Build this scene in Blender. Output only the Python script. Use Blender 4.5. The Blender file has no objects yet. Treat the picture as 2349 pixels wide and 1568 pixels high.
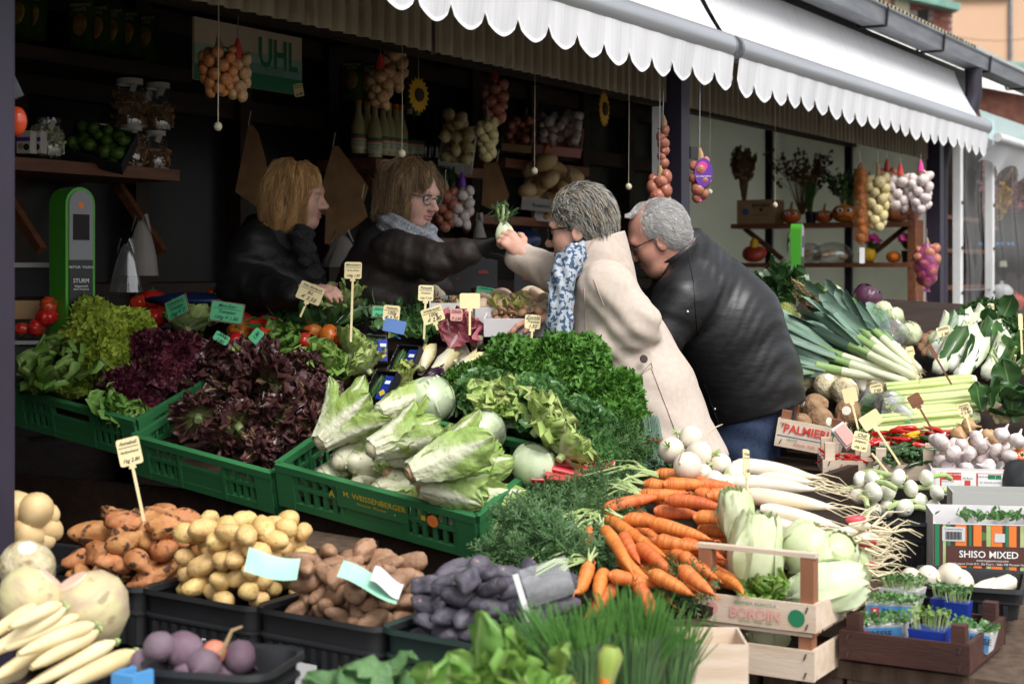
import bpy, math, random
import numpy as np
from mathutils import Vector, Matrix, Euler
R = math.radians
rng = np.random.default_rng(7)
random.seed(7)
SC = bpy.context.scene
COL = SC.collection
FPX, CX, HOR, EYE = 3589.0, 1174.5, 620.0, 1.55
cam_d = bpy.data.cameras.new("camera"); cam = bpy.data.objects.new("camera", cam_d); COL.objects.link(cam)
cam.location = (0, 0, EYE); cam.rotation_euler = (R(90), 0, 0)
cam_d.sensor_width = 36; cam_d.lens = 55; cam_d.shift_y = -(784 - HOR) / 2349.0
cam_d.clip_start = .05; cam_d.clip_end = 400
cam_d.dof.use_dof = True; cam_d.dof.focus_distance = 5.1; cam_d.dof.aperture_fstop = 4.0
SC.camera = cam
SUN_EL, SUN_AZ = 52, 150
wd = bpy.data.worlds.new("World"); SC.world = wd; wd.use_nodes = True
nt = wd.node_tree; nt.nodes.clear()
sky = nt.nodes.new("ShaderNodeTexSky"); sky.sky_type = 'NISHITA'; sky.sun_disc = False
sky.sun_elevation = R(SUN_EL); sky.sun_rotation = R(SUN_AZ); sky.air_density = 1.0; sky.dust_density = 3.0
hs = nt.nodes.new("ShaderNodeHueSaturation"); hs.inputs["Saturation"].default_value = .22
bg = nt.nodes.new("ShaderNodeBackground"); bg.inputs["Strength"].default_value = .15
wo = nt.nodes.new("ShaderNodeOutputWorld")
nt.links.new(sky.outputs[0], hs.inputs["Color"]); nt.links.new(hs.outputs[0], bg.inputs[0]); nt.links.new(bg.outputs[0], wo.inputs[0])
sd = bpy.data.lights.new("sun", 'SUN'); sd.energy = 1.5; sd.angle = R(25); sd.color = (1, .97, .93)
sun = bpy.data.objects.new("sun", sd); COL.objects.link(sun)
_s = Vector((math.sin(R(SUN_AZ)) * math.cos(R(SUN_EL)), math.cos(R(SUN_AZ)) * math.cos(R(SUN_EL)), math.sin(R(SUN_EL))))
sun.rotation_euler = _s.to_track_quat('Z', 'Y').to_euler()
SC.view_settings.view_transform = 'Standard'; SC.view_settings.look = 'None'; SC.view_settings.gamma = 1
SC.view_settings.exposure = .74; SC.view_settings.use_curve_mapping = False
SC.render.engine = 'CYCLES'; SC.cycles.use_denoising = True
try: SC.cycles.denoiser = 'OPENIMAGEDENOISE'
except Exception: pass
SC.cycles.max_bounces = 8; SC.cycles.diffuse_bounces = 4; SC.cycles.glossy_bounces = 3; SC.cycles.transparent_max_bounces = 16
SC.cycles.caustics_reflective = False; SC.cycles.caustics_refractive = False; SC.cycles.sample_clamp_indirect = 6
def P(x, y, Y):
 return Vector(((x - CX) / FPX * Y, Y, EYE - (y - HOR) / FPX * Y))
ANG = R(59.33); DU = (math.cos(ANG), math.sin(ANG)); OR0 = (.73, 6.6)
def S(u, w, z=0.0):
 return Vector((OR0[0] + DU[0] * u - DU[1] * w, OR0[1] + DU[1] * u + DU[0] * w, z))
NANG = ANG - R(90)
def pxm(Y): return FPX / Y
def rotm(rx=0, ry=0, rz=0): return np.array(Euler((rx, ry, rz)).to_matrix())
class B:
 def __init__(s): s.v = []; s.f = []; s.u = []; s.m = []; s.n = 0
 def add(s, v, f, uv=None, m=0):
  v = np.asarray(v, float).reshape(-1, 3)
  if len(v) == 0: return s
  f = [np.asarray(a, np.int64) for a in (f if isinstance(f, list) else [f])]
  s.v.append(v); s.u.append(np.zeros((len(v), 2)) if uv is None else np.asarray(uv, float).reshape(-1, 2))
  for a in f:
   if len(a): s.f.append(a + s.n); s.m.append(np.full(len(a), m, np.int32))
  s.n += len(v); return s
 def box(s, c, d, rot=None, m=0, taper=1.0):
  x, y, z = [q / 2 for q in d]
  v = np.array([(-x, -y, -z), (x, -y, -z), (x, y, -z), (-x, y, -z), (-x * taper, -y * taper, z), (x * taper, -y * taper, z), (x * taper, y * taper, z), (-x * taper, y * taper, z)])
  if rot is not None: v = v @ np.asarray(rot).T
  uv = [(0, 0), (1, 0), (1, 0), (0, 0), (0, 1), (1, 1), (1, 1), (0, 1)]
  return s.add(v + np.asarray(c, float), np.array([(0, 3, 2, 1), (4, 5, 6, 7), (0, 1, 5, 4), (1, 2, 6, 5), (2, 3, 7, 6), (3, 0, 4, 7)]), uv, m)
 def grid(s, g, cu=False, cv=False, m=0, uv=None):
  g = np.asarray(g, float); a, b = g.shape[:2]
  i, j = np.meshgrid(np.arange(a if cu else a - 1), np.arange(b if cv else b - 1), indexing='ij')
  i2, j2 = (i + 1) % a, (j + 1) % b
  f = np.stack([i * b + j, i2 * b + j, i2 * b + j2, i * b + j2], -1).reshape(-1, 4)
  if uv is None:
   uu, vv = np.meshgrid(np.linspace(0, 1, a), np.linspace(0, 1, b), indexing='ij'); uv = np.stack([uu, vv], -1)
  return s.add(g.reshape(-1, 3), f, uv.reshape(-1, 2), m)
 def tube(s, pts, r, n=8, cap=True, m=0, flat=1.0):
  p = np.asarray(pts, float); k = len(p); r = np.broadcast_to(np.asarray(r, float), (k,))
  t = np.gradient(p, axis=0); t /= np.linalg.norm(t, axis=1)[:, None] + 1e-12
  up = np.array([0, 0, 1.]) if abs(t[0][2]) < .9 else np.array([1., 0, 0])
  a = np.cross(t[0], up); a /= np.linalg.norm(a); A = []
  for q in t:
   a = a - q * np.dot(a, q); a /= np.linalg.norm(a) + 1e-12; A.append(a)
  A = np.array(A); Bn = np.cross(t, A)
  th = np.linspace(0, 2 * np.pi, n, endpoint=False)
  g = p[:, None] + r[:, None, None] * (np.cos(th)[None, :, None] * A[:, None] + flat * np.sin(th)[None, :, None] * Bn[:, None])
  o = s.n; s.grid(g, cv=True, m=m)
  if cap:
   s.f.append(np.array([list(range(o, o + n))[::-1]])); s.m.append(np.array([m], np.int32))
   s.f.append(np.array([list(range(o + (k - 1) * n, o + k * n))])); s.m.append(np.array([m], np.int32))
  return s
 def lathe(s, prof, n=16, c=(0, 0, 0), rot=None, m=0, lobes=0, lamp=0, sx=1, sy=1):
  pr = np.asarray(prof, float); th = np.linspace(0, 2 * np.pi, n, endpoint=False)
  k = 1 + lamp * np.cos(lobes * th) if lobes else np.ones(n)
  g = np.stack([pr[:, 0][:, None] * np.cos(th) * k * sx, pr[:, 0][:, None] * np.sin(th) * k * sy, np.repeat(pr[:, 1][:, None], n, 1)], -1)
  if rot is not None: g = g @ np.asarray(rot).T
  return s.grid(g + np.asarray(c, float), cv=True, m=m)
 def ell(s, c, r, n=12, k=8, rot=None, noise=0, m=0, seed=0, power=1.0):
  ph = np.linspace(0, np.pi, k + 1); th = np.linspace(0, 2 * np.pi, n, endpoint=False)
  sp = np.sin(ph) ** power
  g = np.stack([sp[:, None] * np.cos(th), sp[:, None] * np.sin(th), np.repeat(np.cos(ph)[:, None], n, 1)], -1)
  if noise:
   q = np.random.default_rng(seed); d = np.zeros(g.shape[:2])
   for _ in range(5):
    ax = q.normal(size=3); fq = q.uniform(1, 3.2); d += np.sin((g @ ax) * fq + q.uniform(0, 6))
   g = g * (1 + noise * d / 2.5)[..., None]
  g = g * np.asarray(r, float)
  if rot is not None: g = g @ np.asarray(rot).T
  return s.grid(g + np.asarray(c, float), cv=True, m=m)
 def prism(s, poly, h, rot=None, c=(0, 0, 0), m=0):
  p = np.asarray(poly, float); k = len(p)
  v = np.concatenate([np.c_[p, np.zeros(k)], np.c_[p, np.full(k, h)]])
  if rot is not None: v = v @ np.asarray(rot).T
  v = v + np.asarray(c, float)
  q = [(i, (i + 1) % k, (i + 1) % k + k, i + k) for i in range(k)]
  return s.add(v, [np.array(q), np.array([list(range(k))[::-1]]), np.array([list(range(k, 2 * k))])], None, m)
 def merge(s, o, mat=None, m=None):
  for_off = s.n
  for v in o.v:
   s.v.append(v if mat is None else v @ np.array(mat)[:3, :3].T + np.array(mat)[:3, 3])
  s.u += o.u
  for a, q in zip(o.f, o.m): s.f.append(a + for_off); s.m.append(q if m is None else np.full(len(q), m, np.int32))
  s.n += o.n; return s
 def xf(s, mat):
  mt = np.array(mat); s.v = [v @ mt[:3, :3].T + mt[:3, 3] for v in s.v]; return s
 def mesh(s, name, mats, smooth=True):
  me = bpy.data.meshes.new(name)
  v = np.concatenate(s.v).astype(np.float32); uv = np.concatenate(s.u).astype(np.float32)
  me.vertices.add(len(v)); me.vertices.foreach_set("co", v.ravel())
  idx = np.concatenate([a.ravel() for a in s.f]).astype(np.int32)
  tot = np.concatenate([np.full(len(a), a.shape[1]) for a in s.f]).astype(np.int32)
  st = np.concatenate([[0], np.cumsum(tot)[:-1]]).astype(np.int32)
  me.loops.add(len(idx)); me.loops.foreach_set("vertex_index", idx)
  me.polygons.add(len(tot)); me.polygons.foreach_set("loop_start", st); me.polygons.foreach_set("loop_total", tot)
  me.polygons.foreach_set("material_index", np.concatenate(s.m).astype(np.int32))
  me.update(calc_edges=True)
  ul = me.uv_layers.new(name="UVMap"); ul.data.foreach_set("uv", uv[idx].ravel())
  me.polygons.foreach_set("use_smooth", np.full(len(tot), bool(smooth)))
  for q in (mats if isinstance(mats, (list, tuple)) else [mats]): me.materials.append(MT[q] if isinstance(q, str) else q)
  if smooth and smooth != 'all':
   try: me.set_sharp_from_angle(angle=R(smooth if smooth is not True else 40))
   except Exception: pass
  me.validate(); return me
 def build(s, name, mats, parent=None, loc=(0, 0, 0), rot=(0, 0, 0), smooth=True, scale=None):
  return link(name, s.mesh(name, mats, smooth), parent, loc, rot, scale)
MT = {}
def link(name, me, parent=None, loc=(0, 0, 0), rot=(0, 0, 0), scale=None):
 o = bpy.data.objects.new(name, me); COL.objects.link(o)
 o.location = loc; o.rotation_euler = rot if not isinstance(rot, (int, float)) else (0, 0, rot)
 if scale is not None: o.scale = (scale,) * 3 if isinstance(scale, (int, float)) else scale
 if parent is not None: o.parent = parent
 return o
def tag(o, label=None, cat=None, group=None, kind=None):
 if label: o["label"] = label
 if cat: o["category"] = cat
 if group: o["group"] = group
 if kind: o["kind"] = kind
 return o
def thing(name, label, cat, loc=(0, 0, 0), rot=(0, 0, 0), group=None, scale=None):
 o = link(name, None, None, loc, rot, scale); o.empty_display_size = .05
 return tag(o, label, cat, group)
def copy_tree(o, parent=None):
 c = o.copy(); COL.objects.link(c); c.parent = parent
 for ch in list(o.children): copy_tree(ch, c)
 return c
def struct(o): o["kind"] = "structure"; return o
UNIT = ('potato', 'carrot', 'turnip', 'garlic', 'onion', 'shallot', 'mushroom', 'tomato', 'chilli')
def mat(name, col, col2=None, scale=8, rough=.5, spec=.35, var=0., bump=0, bscale=40, transl=0, metal=0, detail=3, ramp=(.35, .65), stretch=(1, 1, 1),
  rib=None, coat=0, spots=None, hue=0., sss=0, alpha=1, top=None):
 if name.split('_')[0] in UNIT: scale *= .05; bscale *= .05; spots = (spots[0], spots[1] * .05, spots[2]) if spots else None
 m = bpy.data.materials.new(name); m.use_nodes = True; MT[name] = m
 t = m.node_tree; N = t.nodes.new; L = t.links.new; t.nodes.clear()
 out = N("ShaderNodeOutputMaterial"); bs = N("ShaderNodeBsdfPrincipled")
 bs.inputs["Roughness"].default_value = rough; bs.inputs["Metallic"].default_value = metal
 bs.inputs["Specular IOR Level"].default_value = spec
 if coat: bs.inputs["Coat Weight"].default_value = coat; bs.inputs["Coat Roughness"].default_value = .12
 if sss: bs.inputs["Subsurface Weight"].default_value = sss; bs.inputs["Subsurface Radius"].default_value = (.02, .008, .004)
 tc = N("ShaderNodeTexCoord"); oi = N("ShaderNodeObjectInfo")
 mp = N("ShaderNodeVectorMath"); mp.operation = 'MULTIPLY_ADD'; mp.inputs[1].default_value = stretch
 rv = N("ShaderNodeMath"); rv.operation = 'MULTIPLY'; rv.inputs[1].default_value = 37.0; L(oi.outputs["Random"], rv.inputs[0])
 L(tc.outputs["Object"], mp.inputs[0]); L(rv.outputs[0], mp.inputs[2])
 def c4(c): return (c[0], c[1], c[2], 1)
 def noise(sc, dt=3):
  n = N("ShaderNodeTexNoise"); n.inputs["Scale"].default_value = sc; n.inputs["Detail"].default_value = dt; L(mp.outputs[0], n.inputs["Vector"]); return n
 def mix(f, a, b):
  x = N("ShaderNodeMix"); x.data_type = 'RGBA'
  if hasattr(f, "is_linked"): L(f, x.inputs[0])
  else: x.inputs[0].default_value = f
  for q, k in ((a, 6), (b, 7)):
   if isinstance(q, (tuple, list)): x.inputs[k].default_value = c4(q)
   else: L(q, x.inputs[k])
  return x.outputs[2]
 def rampf(src, lo, hi):
  r = N("ShaderNodeMapRange"); r.inputs[1].default_value = lo; r.inputs[2].default_value = hi; r.clamp = True; L(src, r.inputs[0]); return r.outputs[0]
 c = col
 if col2 is not None: c = mix(rampf(noise(scale, detail).outputs["Fac"], *ramp), col, col2)
 if rib is not None:
  sx = N("ShaderNodeSeparateXYZ"); L(tc.outputs["UV"], sx.inputs[0])
  a = N("ShaderNodeMath"); a.operation = 'SUBTRACT'; L(sx.outputs[1], a.inputs[0]); a.inputs[1].default_value = .5
  a2 = N("ShaderNodeMath"); a2.operation = 'ABSOLUTE'; L(a.outputs[0], a2.inputs[0])
  wv = N("ShaderNodeMath"); wv.operation = 'MULTIPLY_ADD'; L(sx.outputs[0], wv.inputs[0]); wv.inputs[1].default_value = -rib[1] * .9; wv.inputs[2].default_value = rib[1]
  dv = N("ShaderNodeMath"); dv.operation = 'DIVIDE'; L(a2.outputs[0], dv.inputs[0]); L(wv.outputs[0], dv.inputs[1])
  f1 = rampf(dv.outputs[0], .5, 1.3)
  c = mix(f1, rib[0], c)
  if len(rib) > 2:
   nz = N("ShaderNodeMath"); nz.operation = 'MULTIPLY_ADD'; L(noise(14).outputs["Fac"], nz.inputs[0]); nz.inputs[1].default_value = .35; L(sx.outputs[0], nz.inputs[2])
   c = mix(rampf(nz.outputs[0], rib[2] + .02, rib[2] + .45), rib[0], c)
 if top is not None:
  sz = N("ShaderNodeSeparateXYZ"); L(tc.outputs["Object"], sz.inputs[0]); ad = N("ShaderNodeMath"); ad.operation = 'MULTIPLY_ADD'
  L(noise(18).outputs["Fac"], ad.inputs[0]); ad.inputs[1].default_value = (top[2] - top[1]) * .8; L(sz.outputs[2], ad.inputs[2])
  h = (top[2] - top[1]) * .4; c = mix(rampf(ad.outputs[0], top[1] + h, top[2] + h), c, top[0])
 if spots is not None: c = mix(rampf(noise(spots[1], 2).outputs["Fac"], spots[2], spots[2] + .08), c, spots[0])
 if var or hue:
  h = N("ShaderNodeHueSaturation")
  r1 = N("ShaderNodeMapRange"); L(oi.outputs["Random"], r1.inputs[0]); r1.inputs[3].default_value = 1 - var; r1.inputs[4].default_value = 1 + var; L(r1.outputs[0], h.inputs["Value"])
  if hue:
   fr = N("ShaderNodeMath"); fr.operation = 'FRACT'; m7 = N("ShaderNodeMath"); m7.operation = 'MULTIPLY'; m7.inputs[1].default_value = 7.3; L(oi.outputs["Random"], m7.inputs[0]); L(m7.outputs[0], fr.inputs[0])
   r2 = N("ShaderNodeMapRange"); L(fr.outputs[0], r2.inputs[0]); r2.inputs[3].default_value = .5 - hue; r2.inputs[4].default_value = .5 + hue; L(r2.outputs[0], h.inputs["Hue"])
  if isinstance(c, (tuple, list)): h.inputs["Color"].default_value = c4(c)
  else: L(c, h.inputs["Color"])
  c = h.outputs[0]
 if isinstance(c, (tuple, list)): bs.inputs["Base Color"].default_value = c4(c)
 else: L(c, bs.inputs["Base Color"])
 if bump:
  bp = N("ShaderNodeBump"); bp.inputs["Strength"].default_value = bump; bp.inputs["Distance"].default_value = .01
  L(noise(bscale, 4).outputs["Fac"], bp.inputs["Height"]); L(bp.outputs[0], bs.inputs["Normal"])
 sh = bs.outputs[0]
 if transl:
  tr = N("ShaderNodeBsdfTranslucent")
  if isinstance(c, (tuple, list)): tr.inputs[0].default_value = c4(c)
  else: L(c, tr.inputs[0])
  mx = N("ShaderNodeMixShader"); mx.inputs[0].default_value = transl; L(sh, mx.inputs[1]); L(tr.outputs[0], mx.inputs[2]); sh = mx.outputs[0]
 if alpha < 1:
  tp = N("ShaderNodeBsdfTransparent"); mx = N("ShaderNodeMixShader"); mx.inputs[0].default_value = alpha; L(tp.outputs[0], mx.inputs[1]); L(sh, mx.inputs[2]); sh = mx.outputs[0]
 L(sh, out.inputs[0]); return m
def film(name, tint=(1, 1, 1), gloss=.12, rough=.12, milky=0., mcol=(.8, .8, .8)):
 m = bpy.data.materials.new(name); m.use_nodes = True; MT[name] = m
 t = m.node_tree; N = t.nodes.new; L = t.links.new; t.nodes.clear()
 out = N("ShaderNodeOutputMaterial"); tp = N("ShaderNodeBsdfTransparent"); tp.inputs[0].default_value = (*tint, 1)
 gl = N("ShaderNodeBsdfGlossy"); gl.inputs["Roughness"].default_value = rough
 lw = N("ShaderNodeLayerWeight"); lw.inputs[0].default_value = .25
 ma = N("ShaderNodeMath"); ma.operation = 'MULTIPLY_ADD'; L(lw.outputs["Facing"], ma.inputs[0]); ma.inputs[1].default_value = .45; ma.inputs[2].default_value = gloss; ma.use_clamp = True
 mx = N("ShaderNodeMixShader"); L(ma.outputs[0], mx.inputs[0]); L(tp.outputs[0], mx.inputs[1]); L(gl.outputs[0], mx.inputs[2]); sh = mx.outputs[0]
 if milky:
  df = N("ShaderNodeBsdfDiffuse"); df.inputs[0].default_value = (*mcol, 1); m2 = N("ShaderNodeMixShader"); m2.inputs[0].default_value = milky
  L(sh, m2.inputs[1]); L(df.outputs[0], m2.inputs[2]); sh = m2.outputs[0]
 bp = N("ShaderNodeBump"); bp.inputs["Strength"].default_value = .5; nz = N("ShaderNodeTexNoise"); nz.inputs["Scale"].default_value = 25; tc = N("ShaderNodeTexCoord")
 L(tc.outputs["Object"], nz.inputs[0]); L(nz.outputs["Fac"], bp.inputs["Height"]); L(bp.outputs[0], gl.inputs["Normal"])
 L(sh, out.inputs[0]); return m
_txt = {}
def text_b(s, size=.05, m=0, bold=0., align='CENTER', depth=.0004, shear=0.):
 key = (s, align, bold, shear)
 if key not in _txt:
  cu = bpy.data.curves.new("lettering", 'FONT'); cu.body = s; cu.size = 1; cu.align_x = align; cu.align_y = 'CENTER'; cu.offset = bold; cu.shear = shear
  cu.resolution_u = 2
  o = bpy.data.objects.new("lettering", cu); me = bpy.data.meshes.new_from_object(o); me.calc_loop_triangles()
  v = np.array([tuple(x.co) for x in me.vertices]).reshape(-1, 3); f = np.array([tuple(q.vertices) for q in me.loop_triangles]).reshape(-1, 3)
  bpy.data.objects.remove(o); bpy.data.curves.remove(cu); bpy.data.meshes.remove(me); _txt[key] = (v, f)
 v, f = _txt[key]; b = B()
 if len(v): b.add(np.c_[v[:, 0] * size, np.zeros(len(v)), v[:, 1] * size], f, None, m)
 return b
def T(x=0, y=0, z=0, rx=0, ry=0, rz=0, s=1.0): return np.array(Matrix.Translation((x, y, z)) @ Euler((rx, ry, rz)).to_matrix().to_4x4() @ Matrix.Scale(s, 4))
def heap(n, area, r, floor=lambda x, y: 0.0, tries=10, seed=1, squash=1.0, rj=.12):
 q = np.random.default_rng(seed); pts = []
 for i in range(n):
  best = None; ri = r * q.uniform(1 - rj, 1 + rj)
  for _ in range(tries):
   x, y = area(q); z = floor(x, y) + ri * squash
   for (a, b, c, rr) in pts:
    d2 = (a - x) ** 2 + (b - y) ** 2; s2 = ((rr + ri) * .94) ** 2
    if d2 < s2: z = max(z, c + math.sqrt(s2 - d2) * squash)
   if best is None or z < best[2]: best = (x, y, z, ri)
  pts.append(best)
 return pts
def rect(x0, x1, y0, y1, centre=0.0):
 def f(q):
  a, b = q.uniform(0, 1), q.uniform(0, 1)
  if centre and q.uniform() < centre: a = .5 + (a - .5) * .5; b = .5 + (b - .5) * .5
  return x0 + (x1 - x0) * a, y0 + (y1 - y0) * b
 return f
def leaf(Ln, W, nu=10, nv=8, shape=(.25, 1.0, .35), cup=.2, curl=.6, ruf=0., rf=6, seed=0, stemw=.12, twist=0., jag=0., vein=0.):
 """a leaf as a grid: x from base to tip, y across, z its upper side"""
 q = np.random.default_rng(seed); t = np.linspace(0, 1, nu + 1); s = np.linspace(-1, 1, nv + 1)
 pk = shape[2]; w = np.where(t < (1 - pk), stemw + (1 - stemw) * (t / (1 - pk)) ** shape[1], np.sqrt(np.clip(1 - ((t - (1 - pk)) / pk) ** 2, 0, 1)))
 w = W / 2 * np.maximum(w, .03)
 th = curl * (t ** 1.3) ; dx = np.cos(th); dz = np.sin(th)
 x = np.concatenate([[0], np.cumsum((dx[1:] + dx[:-1]) / 2)]) * Ln / nu; z = np.concatenate([[0], np.cumsum((dz[1:] + dz[:-1]) / 2)]) * Ln / nu
 T_, S_ = np.meshgrid(t, s, indexing='ij'); Wg = w[:, None] * np.ones_like(S_)
 ph = q.uniform(0, 6, 4)
 edge = np.abs(S_) ** 1.6
 rf1 = np.sin(rf * 6.28 * T_ + ph[0] + np.where(S_ > 0, 0, 2.1)) + .6 * np.sin(rf * 1.7 * 6.28 * T_ + ph[1] + S_ * 2)
 off = cup * Wg * (np.abs(S_) ** 1.8) + ruf * W * edge * rf1 * .5 * np.minimum(1, T_ * 2.5)
 if vein: off = off + vein * W * (1 - np.abs(S_) * .3) * np.sin(np.pi * 7 * (T_ * 1.15 - np.abs(S_) * .3)) * np.minimum(1, np.abs(S_) * 5) * np.clip(T_ * 3 - .3, 0, 1) - vein * W * 2.2 * np.exp(-(S_ / .16) ** 2) * (1 - T_)
 jg = 1 + jag * edge * np.sin(rf * 2.3 * 6.28 * T_ + ph[2])
 tipf = ruf * W * .6 * np.clip((T_ - .7) / .3, 0, 1) * np.sin(rf * 3.1 * S_ + ph[3])
 tw = twist * T_; yy = S_ * Wg * jg
 g = np.zeros((nu + 1, nv + 1, 3)); nx, nz = -np.sin(th)[:, None], np.cos(th)[:, None]
 o2 = off + tipf; y2 = yy * np.cos(tw) - o2 * np.sin(tw); o2 = yy * np.sin(tw) + o2 * np.cos(tw)
 g[..., 0] = x[:, None] + o2 * nx + .0; g[..., 1] = y2; g[..., 2] = z[:, None] + o2 * nz
 uv = np.stack([T_, (S_ + 1) / 2], -1); return g, uv
def put(g, az, el, base=(0, 0, 0), roll=0.):
 """turn a leaf so that it leaves `base` at heading az, rising by el, its upper side towards the axis"""
 m = np.array((Matrix.Rotation(az, 3, 'Z') @ Matrix.Rotation(-el, 3, 'Y') @ Matrix.Rotation(roll, 3, 'X')))
 return g @ m.T + np.asarray(base, float)
# materials of the place
mat('cobble', (.16, .15, .14), (.1, .095, .09), scale=9, rough=.85, bump=.6, bscale=14)
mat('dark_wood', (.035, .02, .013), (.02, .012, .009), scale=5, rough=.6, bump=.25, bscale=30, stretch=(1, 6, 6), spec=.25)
mat('shelf_wood', (.2, .075, .035), (.13, .05, .025), scale=5, rough=.45, bump=.2, bscale=30, stretch=(1, 7, 7))
mat('post_paint', (.028, .022, .04), (.022, .018, .03), scale=3, rough=.45, spec=.4, spots=((.12, .11, .12), 38, .73))
mat('white_paint', (.72, .72, .72), (.62, .62, .62), scale=6, rough=.4, var=.03)
mat('milky_panel', (.9, .92, .82), (.84, .87, .76), scale=2.5, rough=.3, spec=.4, transl=.75)
mat('aluminium', (.55, .56, .58), (.45, .46, .48), scale=3, rough=.38, metal=.75, spec=.5, stretch=(.3, 6, 6))
mat('zinc', (.3, .31, .33), (.2, .21, .23), scale=7, rough=.5, metal=.6, stretch=(.4, 3, 3))
mat('black_metal', (.018, .018, .02), rough=.45, spec=.4)
mat('steel_wire', (.35, .35, .36), rough=.35, metal=.9)
mat('awning_cloth', (.78, .78, .8), (.68, .68, .69), scale=2.2, bump=.12, bscale=1.6, rough=.75, spec=.15, transl=.18, stretch=(30, 1, 1), spots=((.58, .58, .56), 12, .7), ramp=(.4, .75))
mat('hem', (.85, .85, .86), rough=.7)
mat('fibreglass', (.27, .215, .13), (.18, .14, .08), scale=4, rough=.4, transl=.4, stretch=(3, 1, .7), bump=.15, bscale=60, spots=((.12, .1, .07), 5, .66), ramp=(.35, .7))
mat('roof_sheet', (.34, .3, .2), (.16, .14, .09), scale=9, rough=.8, bump=.2, spots=((.1, .12, .05), 6, .6))
mat('roof_clear', (.95, .94, .88), (.9, .88, .8), scale=6, rough=.6, transl=.92)  # roof past the stall end made translucent to let daylight onto the milky panels
mat('brick', (.42, .17, .12), (.3, .12, .09), scale=12, rough=.85, var=.25, hue=.015, bump=.3)
mat('mortar', (.42, .4, .37), (.34, .32, .3), scale=8, rough=.9)
mat('cream_plaster', (.62, .58, .42), rough=.8)
mat('orange_plaster', (.7, .46, .3), (.64, .41, .27), scale=.4, rough=.85)
mat('copper_green', (.24, .42, .34), (.16, .3, .25), scale=5, rough=.7)
mat('moss_black', (.03, .035, .025), rough=.9)
mat('window_dark', (.012, .012, .013), (.02, .018, .016), scale=3, rough=.25, spec=.12)
mat('netting', (.5, .72, .72), rough=.7, alpha=.55)
film('pvc', (.9, .91, .92), gloss=.06, rough=.08, milky=.04, mcol=(.6, .62, .65))
film('pane', (.85, .88, .87), gloss=.12, rough=.05)
mat('string', (.6, .55, .4), rough=.8)
mat('wood_bead', (.62, .55, .38), rough=.5)
# ground
b = B(); b.grid(np.array([[(-60, -8, 0), (-60, 90, 0)], [(60, -8, 0), (60, 90, 0)]], float)); struct(b.build('ground', 'cobble'))
# the market stall
ST = thing('market_stall', 'dark wooden market stall with purple posts and corrugated translucent panels', 'market stall', S(0, 0, 0), (0, 0, ANG))
POSTS = (-3.66, 0, 3.95)
for i, u in enumerate(POSTS):
 b = B(); h = 2.8
 b.box((u, .04, h / 2), (.085, .085, h)); b.box((u + .055, .04, h / 2), (.018, .05, h))
 p = b.build('post', 'post_paint', ST)
 if i:
  b = B(); b.box((u - .01, .112, 1.62), (.05, .05, 1.25)); b.build('trim_strip', 'white_paint', ST)
b = B(); b.box((.075, .0, 2.05), (.06, .012, .05)); b.lathe([(.0, -.004), (.028, -.004), (.028, .004), (0, .004)], 12, (.115, 0, 2.05), rotm(R(90))); b.build('hook_plate', 'black_metal', ST)
for k in range(14):
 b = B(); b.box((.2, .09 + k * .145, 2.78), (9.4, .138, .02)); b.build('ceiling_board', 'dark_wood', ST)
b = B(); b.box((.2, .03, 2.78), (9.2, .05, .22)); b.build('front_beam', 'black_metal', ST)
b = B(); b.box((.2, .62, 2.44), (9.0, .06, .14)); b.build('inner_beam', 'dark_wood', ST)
me = None
for k in range(72):
 if me is None: bb = B(); bb.box((0, 0, 0), (.045, .03, .09)); me = bb.mesh('dentil', 'dark_wood', False)
 link('dentil', me, ST, (-3.6 + k * .11, .59, 2.55))
for k in range(9):
 b = B(); b.box((-3.7 + k * .95, .98, 2.7), (.07, 1.9, .12)); b.build('rafter', 'dark_wood', ST)
def corrugated(u0, u1, per, amp, make, n=6, trap=False):
 k = int((u1 - u0) / per * n); uu = np.linspace(u0, u1, k + 1); ph = (uu / per) % 1
 o = amp * (np.clip(np.sin(ph * 2 * np.pi) * 2.2, -1, 1) if trap else np.sin(ph * 2 * np.pi))
 return np.stack([make(a, c) for a, c in zip(uu, o)])
for (u0, u1) in ((-3.58, -.06), (.07, 3.86)):
 mid = (u0 + u1) / 2;
 for (a, c) in ((u0, mid), (mid + .004, u1)):
  b = B(); b.grid(corrugated(a, c, .066, .009, lambda q, o: [(q, .06 + o, 2.255), (q, .06 + o, 2.4), (q, .06 + o, 2.71)], 8, True)); b.build('translucent_panel', 'fibreglass', ST, smooth=30)
 b = B(); b.box((mid, .075, 2.48), (.03, .02, .46)); b.build('panel_batten', 'dark_wood', ST)
for (a, c, mt_) in ((-4.2, 4.3, 'roof_sheet'), (4.304, 9, 'roof_clear')): b = B(); b.grid(corrugated(a, c, .072, .018, lambda q, o: [(q, -.13, 3.005 + o), (q, .6, 3.2 + o), (q, 2.3, 3.64 + o)], 6)); b.build('roof_sheet', mt_, ST, smooth=60)
b = B(); pr = [(-.055, 2.95), (-.055, 2.87), (-.17, 2.87), (-.18, 2.955)]
for (y0, z0), (y1, z1) in zip(pr[:-1], pr[1:]):
 L_ = math.hypot(y1 - y0, z1 - z0); b.box((2.4, (y0 + y1) / 2, (z0 + z1) / 2), (13.2, L_ + .004, .004), rotm(math.atan2(z1 - z0, y1 - y0)))
b.tube([(-4.2, -.182, 2.96), (9, -.182, 2.96)], .011, 8); b.build('gutter', 'zinc', ST)
for k in range(10):
 u = -3.4 + k * 1.12; b = B()
 for (a, c) in (((u, -.192, 2.965), (u, -.182, 2.86)), ((u, -.182, 2.862), (u, -.03, 2.862)), ((u, -.03, 2.862), (u, -.02, 2.9))): b.tube([a, c], .008, 6)
 b.build('gutter_bracket', 'black_metal', ST)
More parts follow.
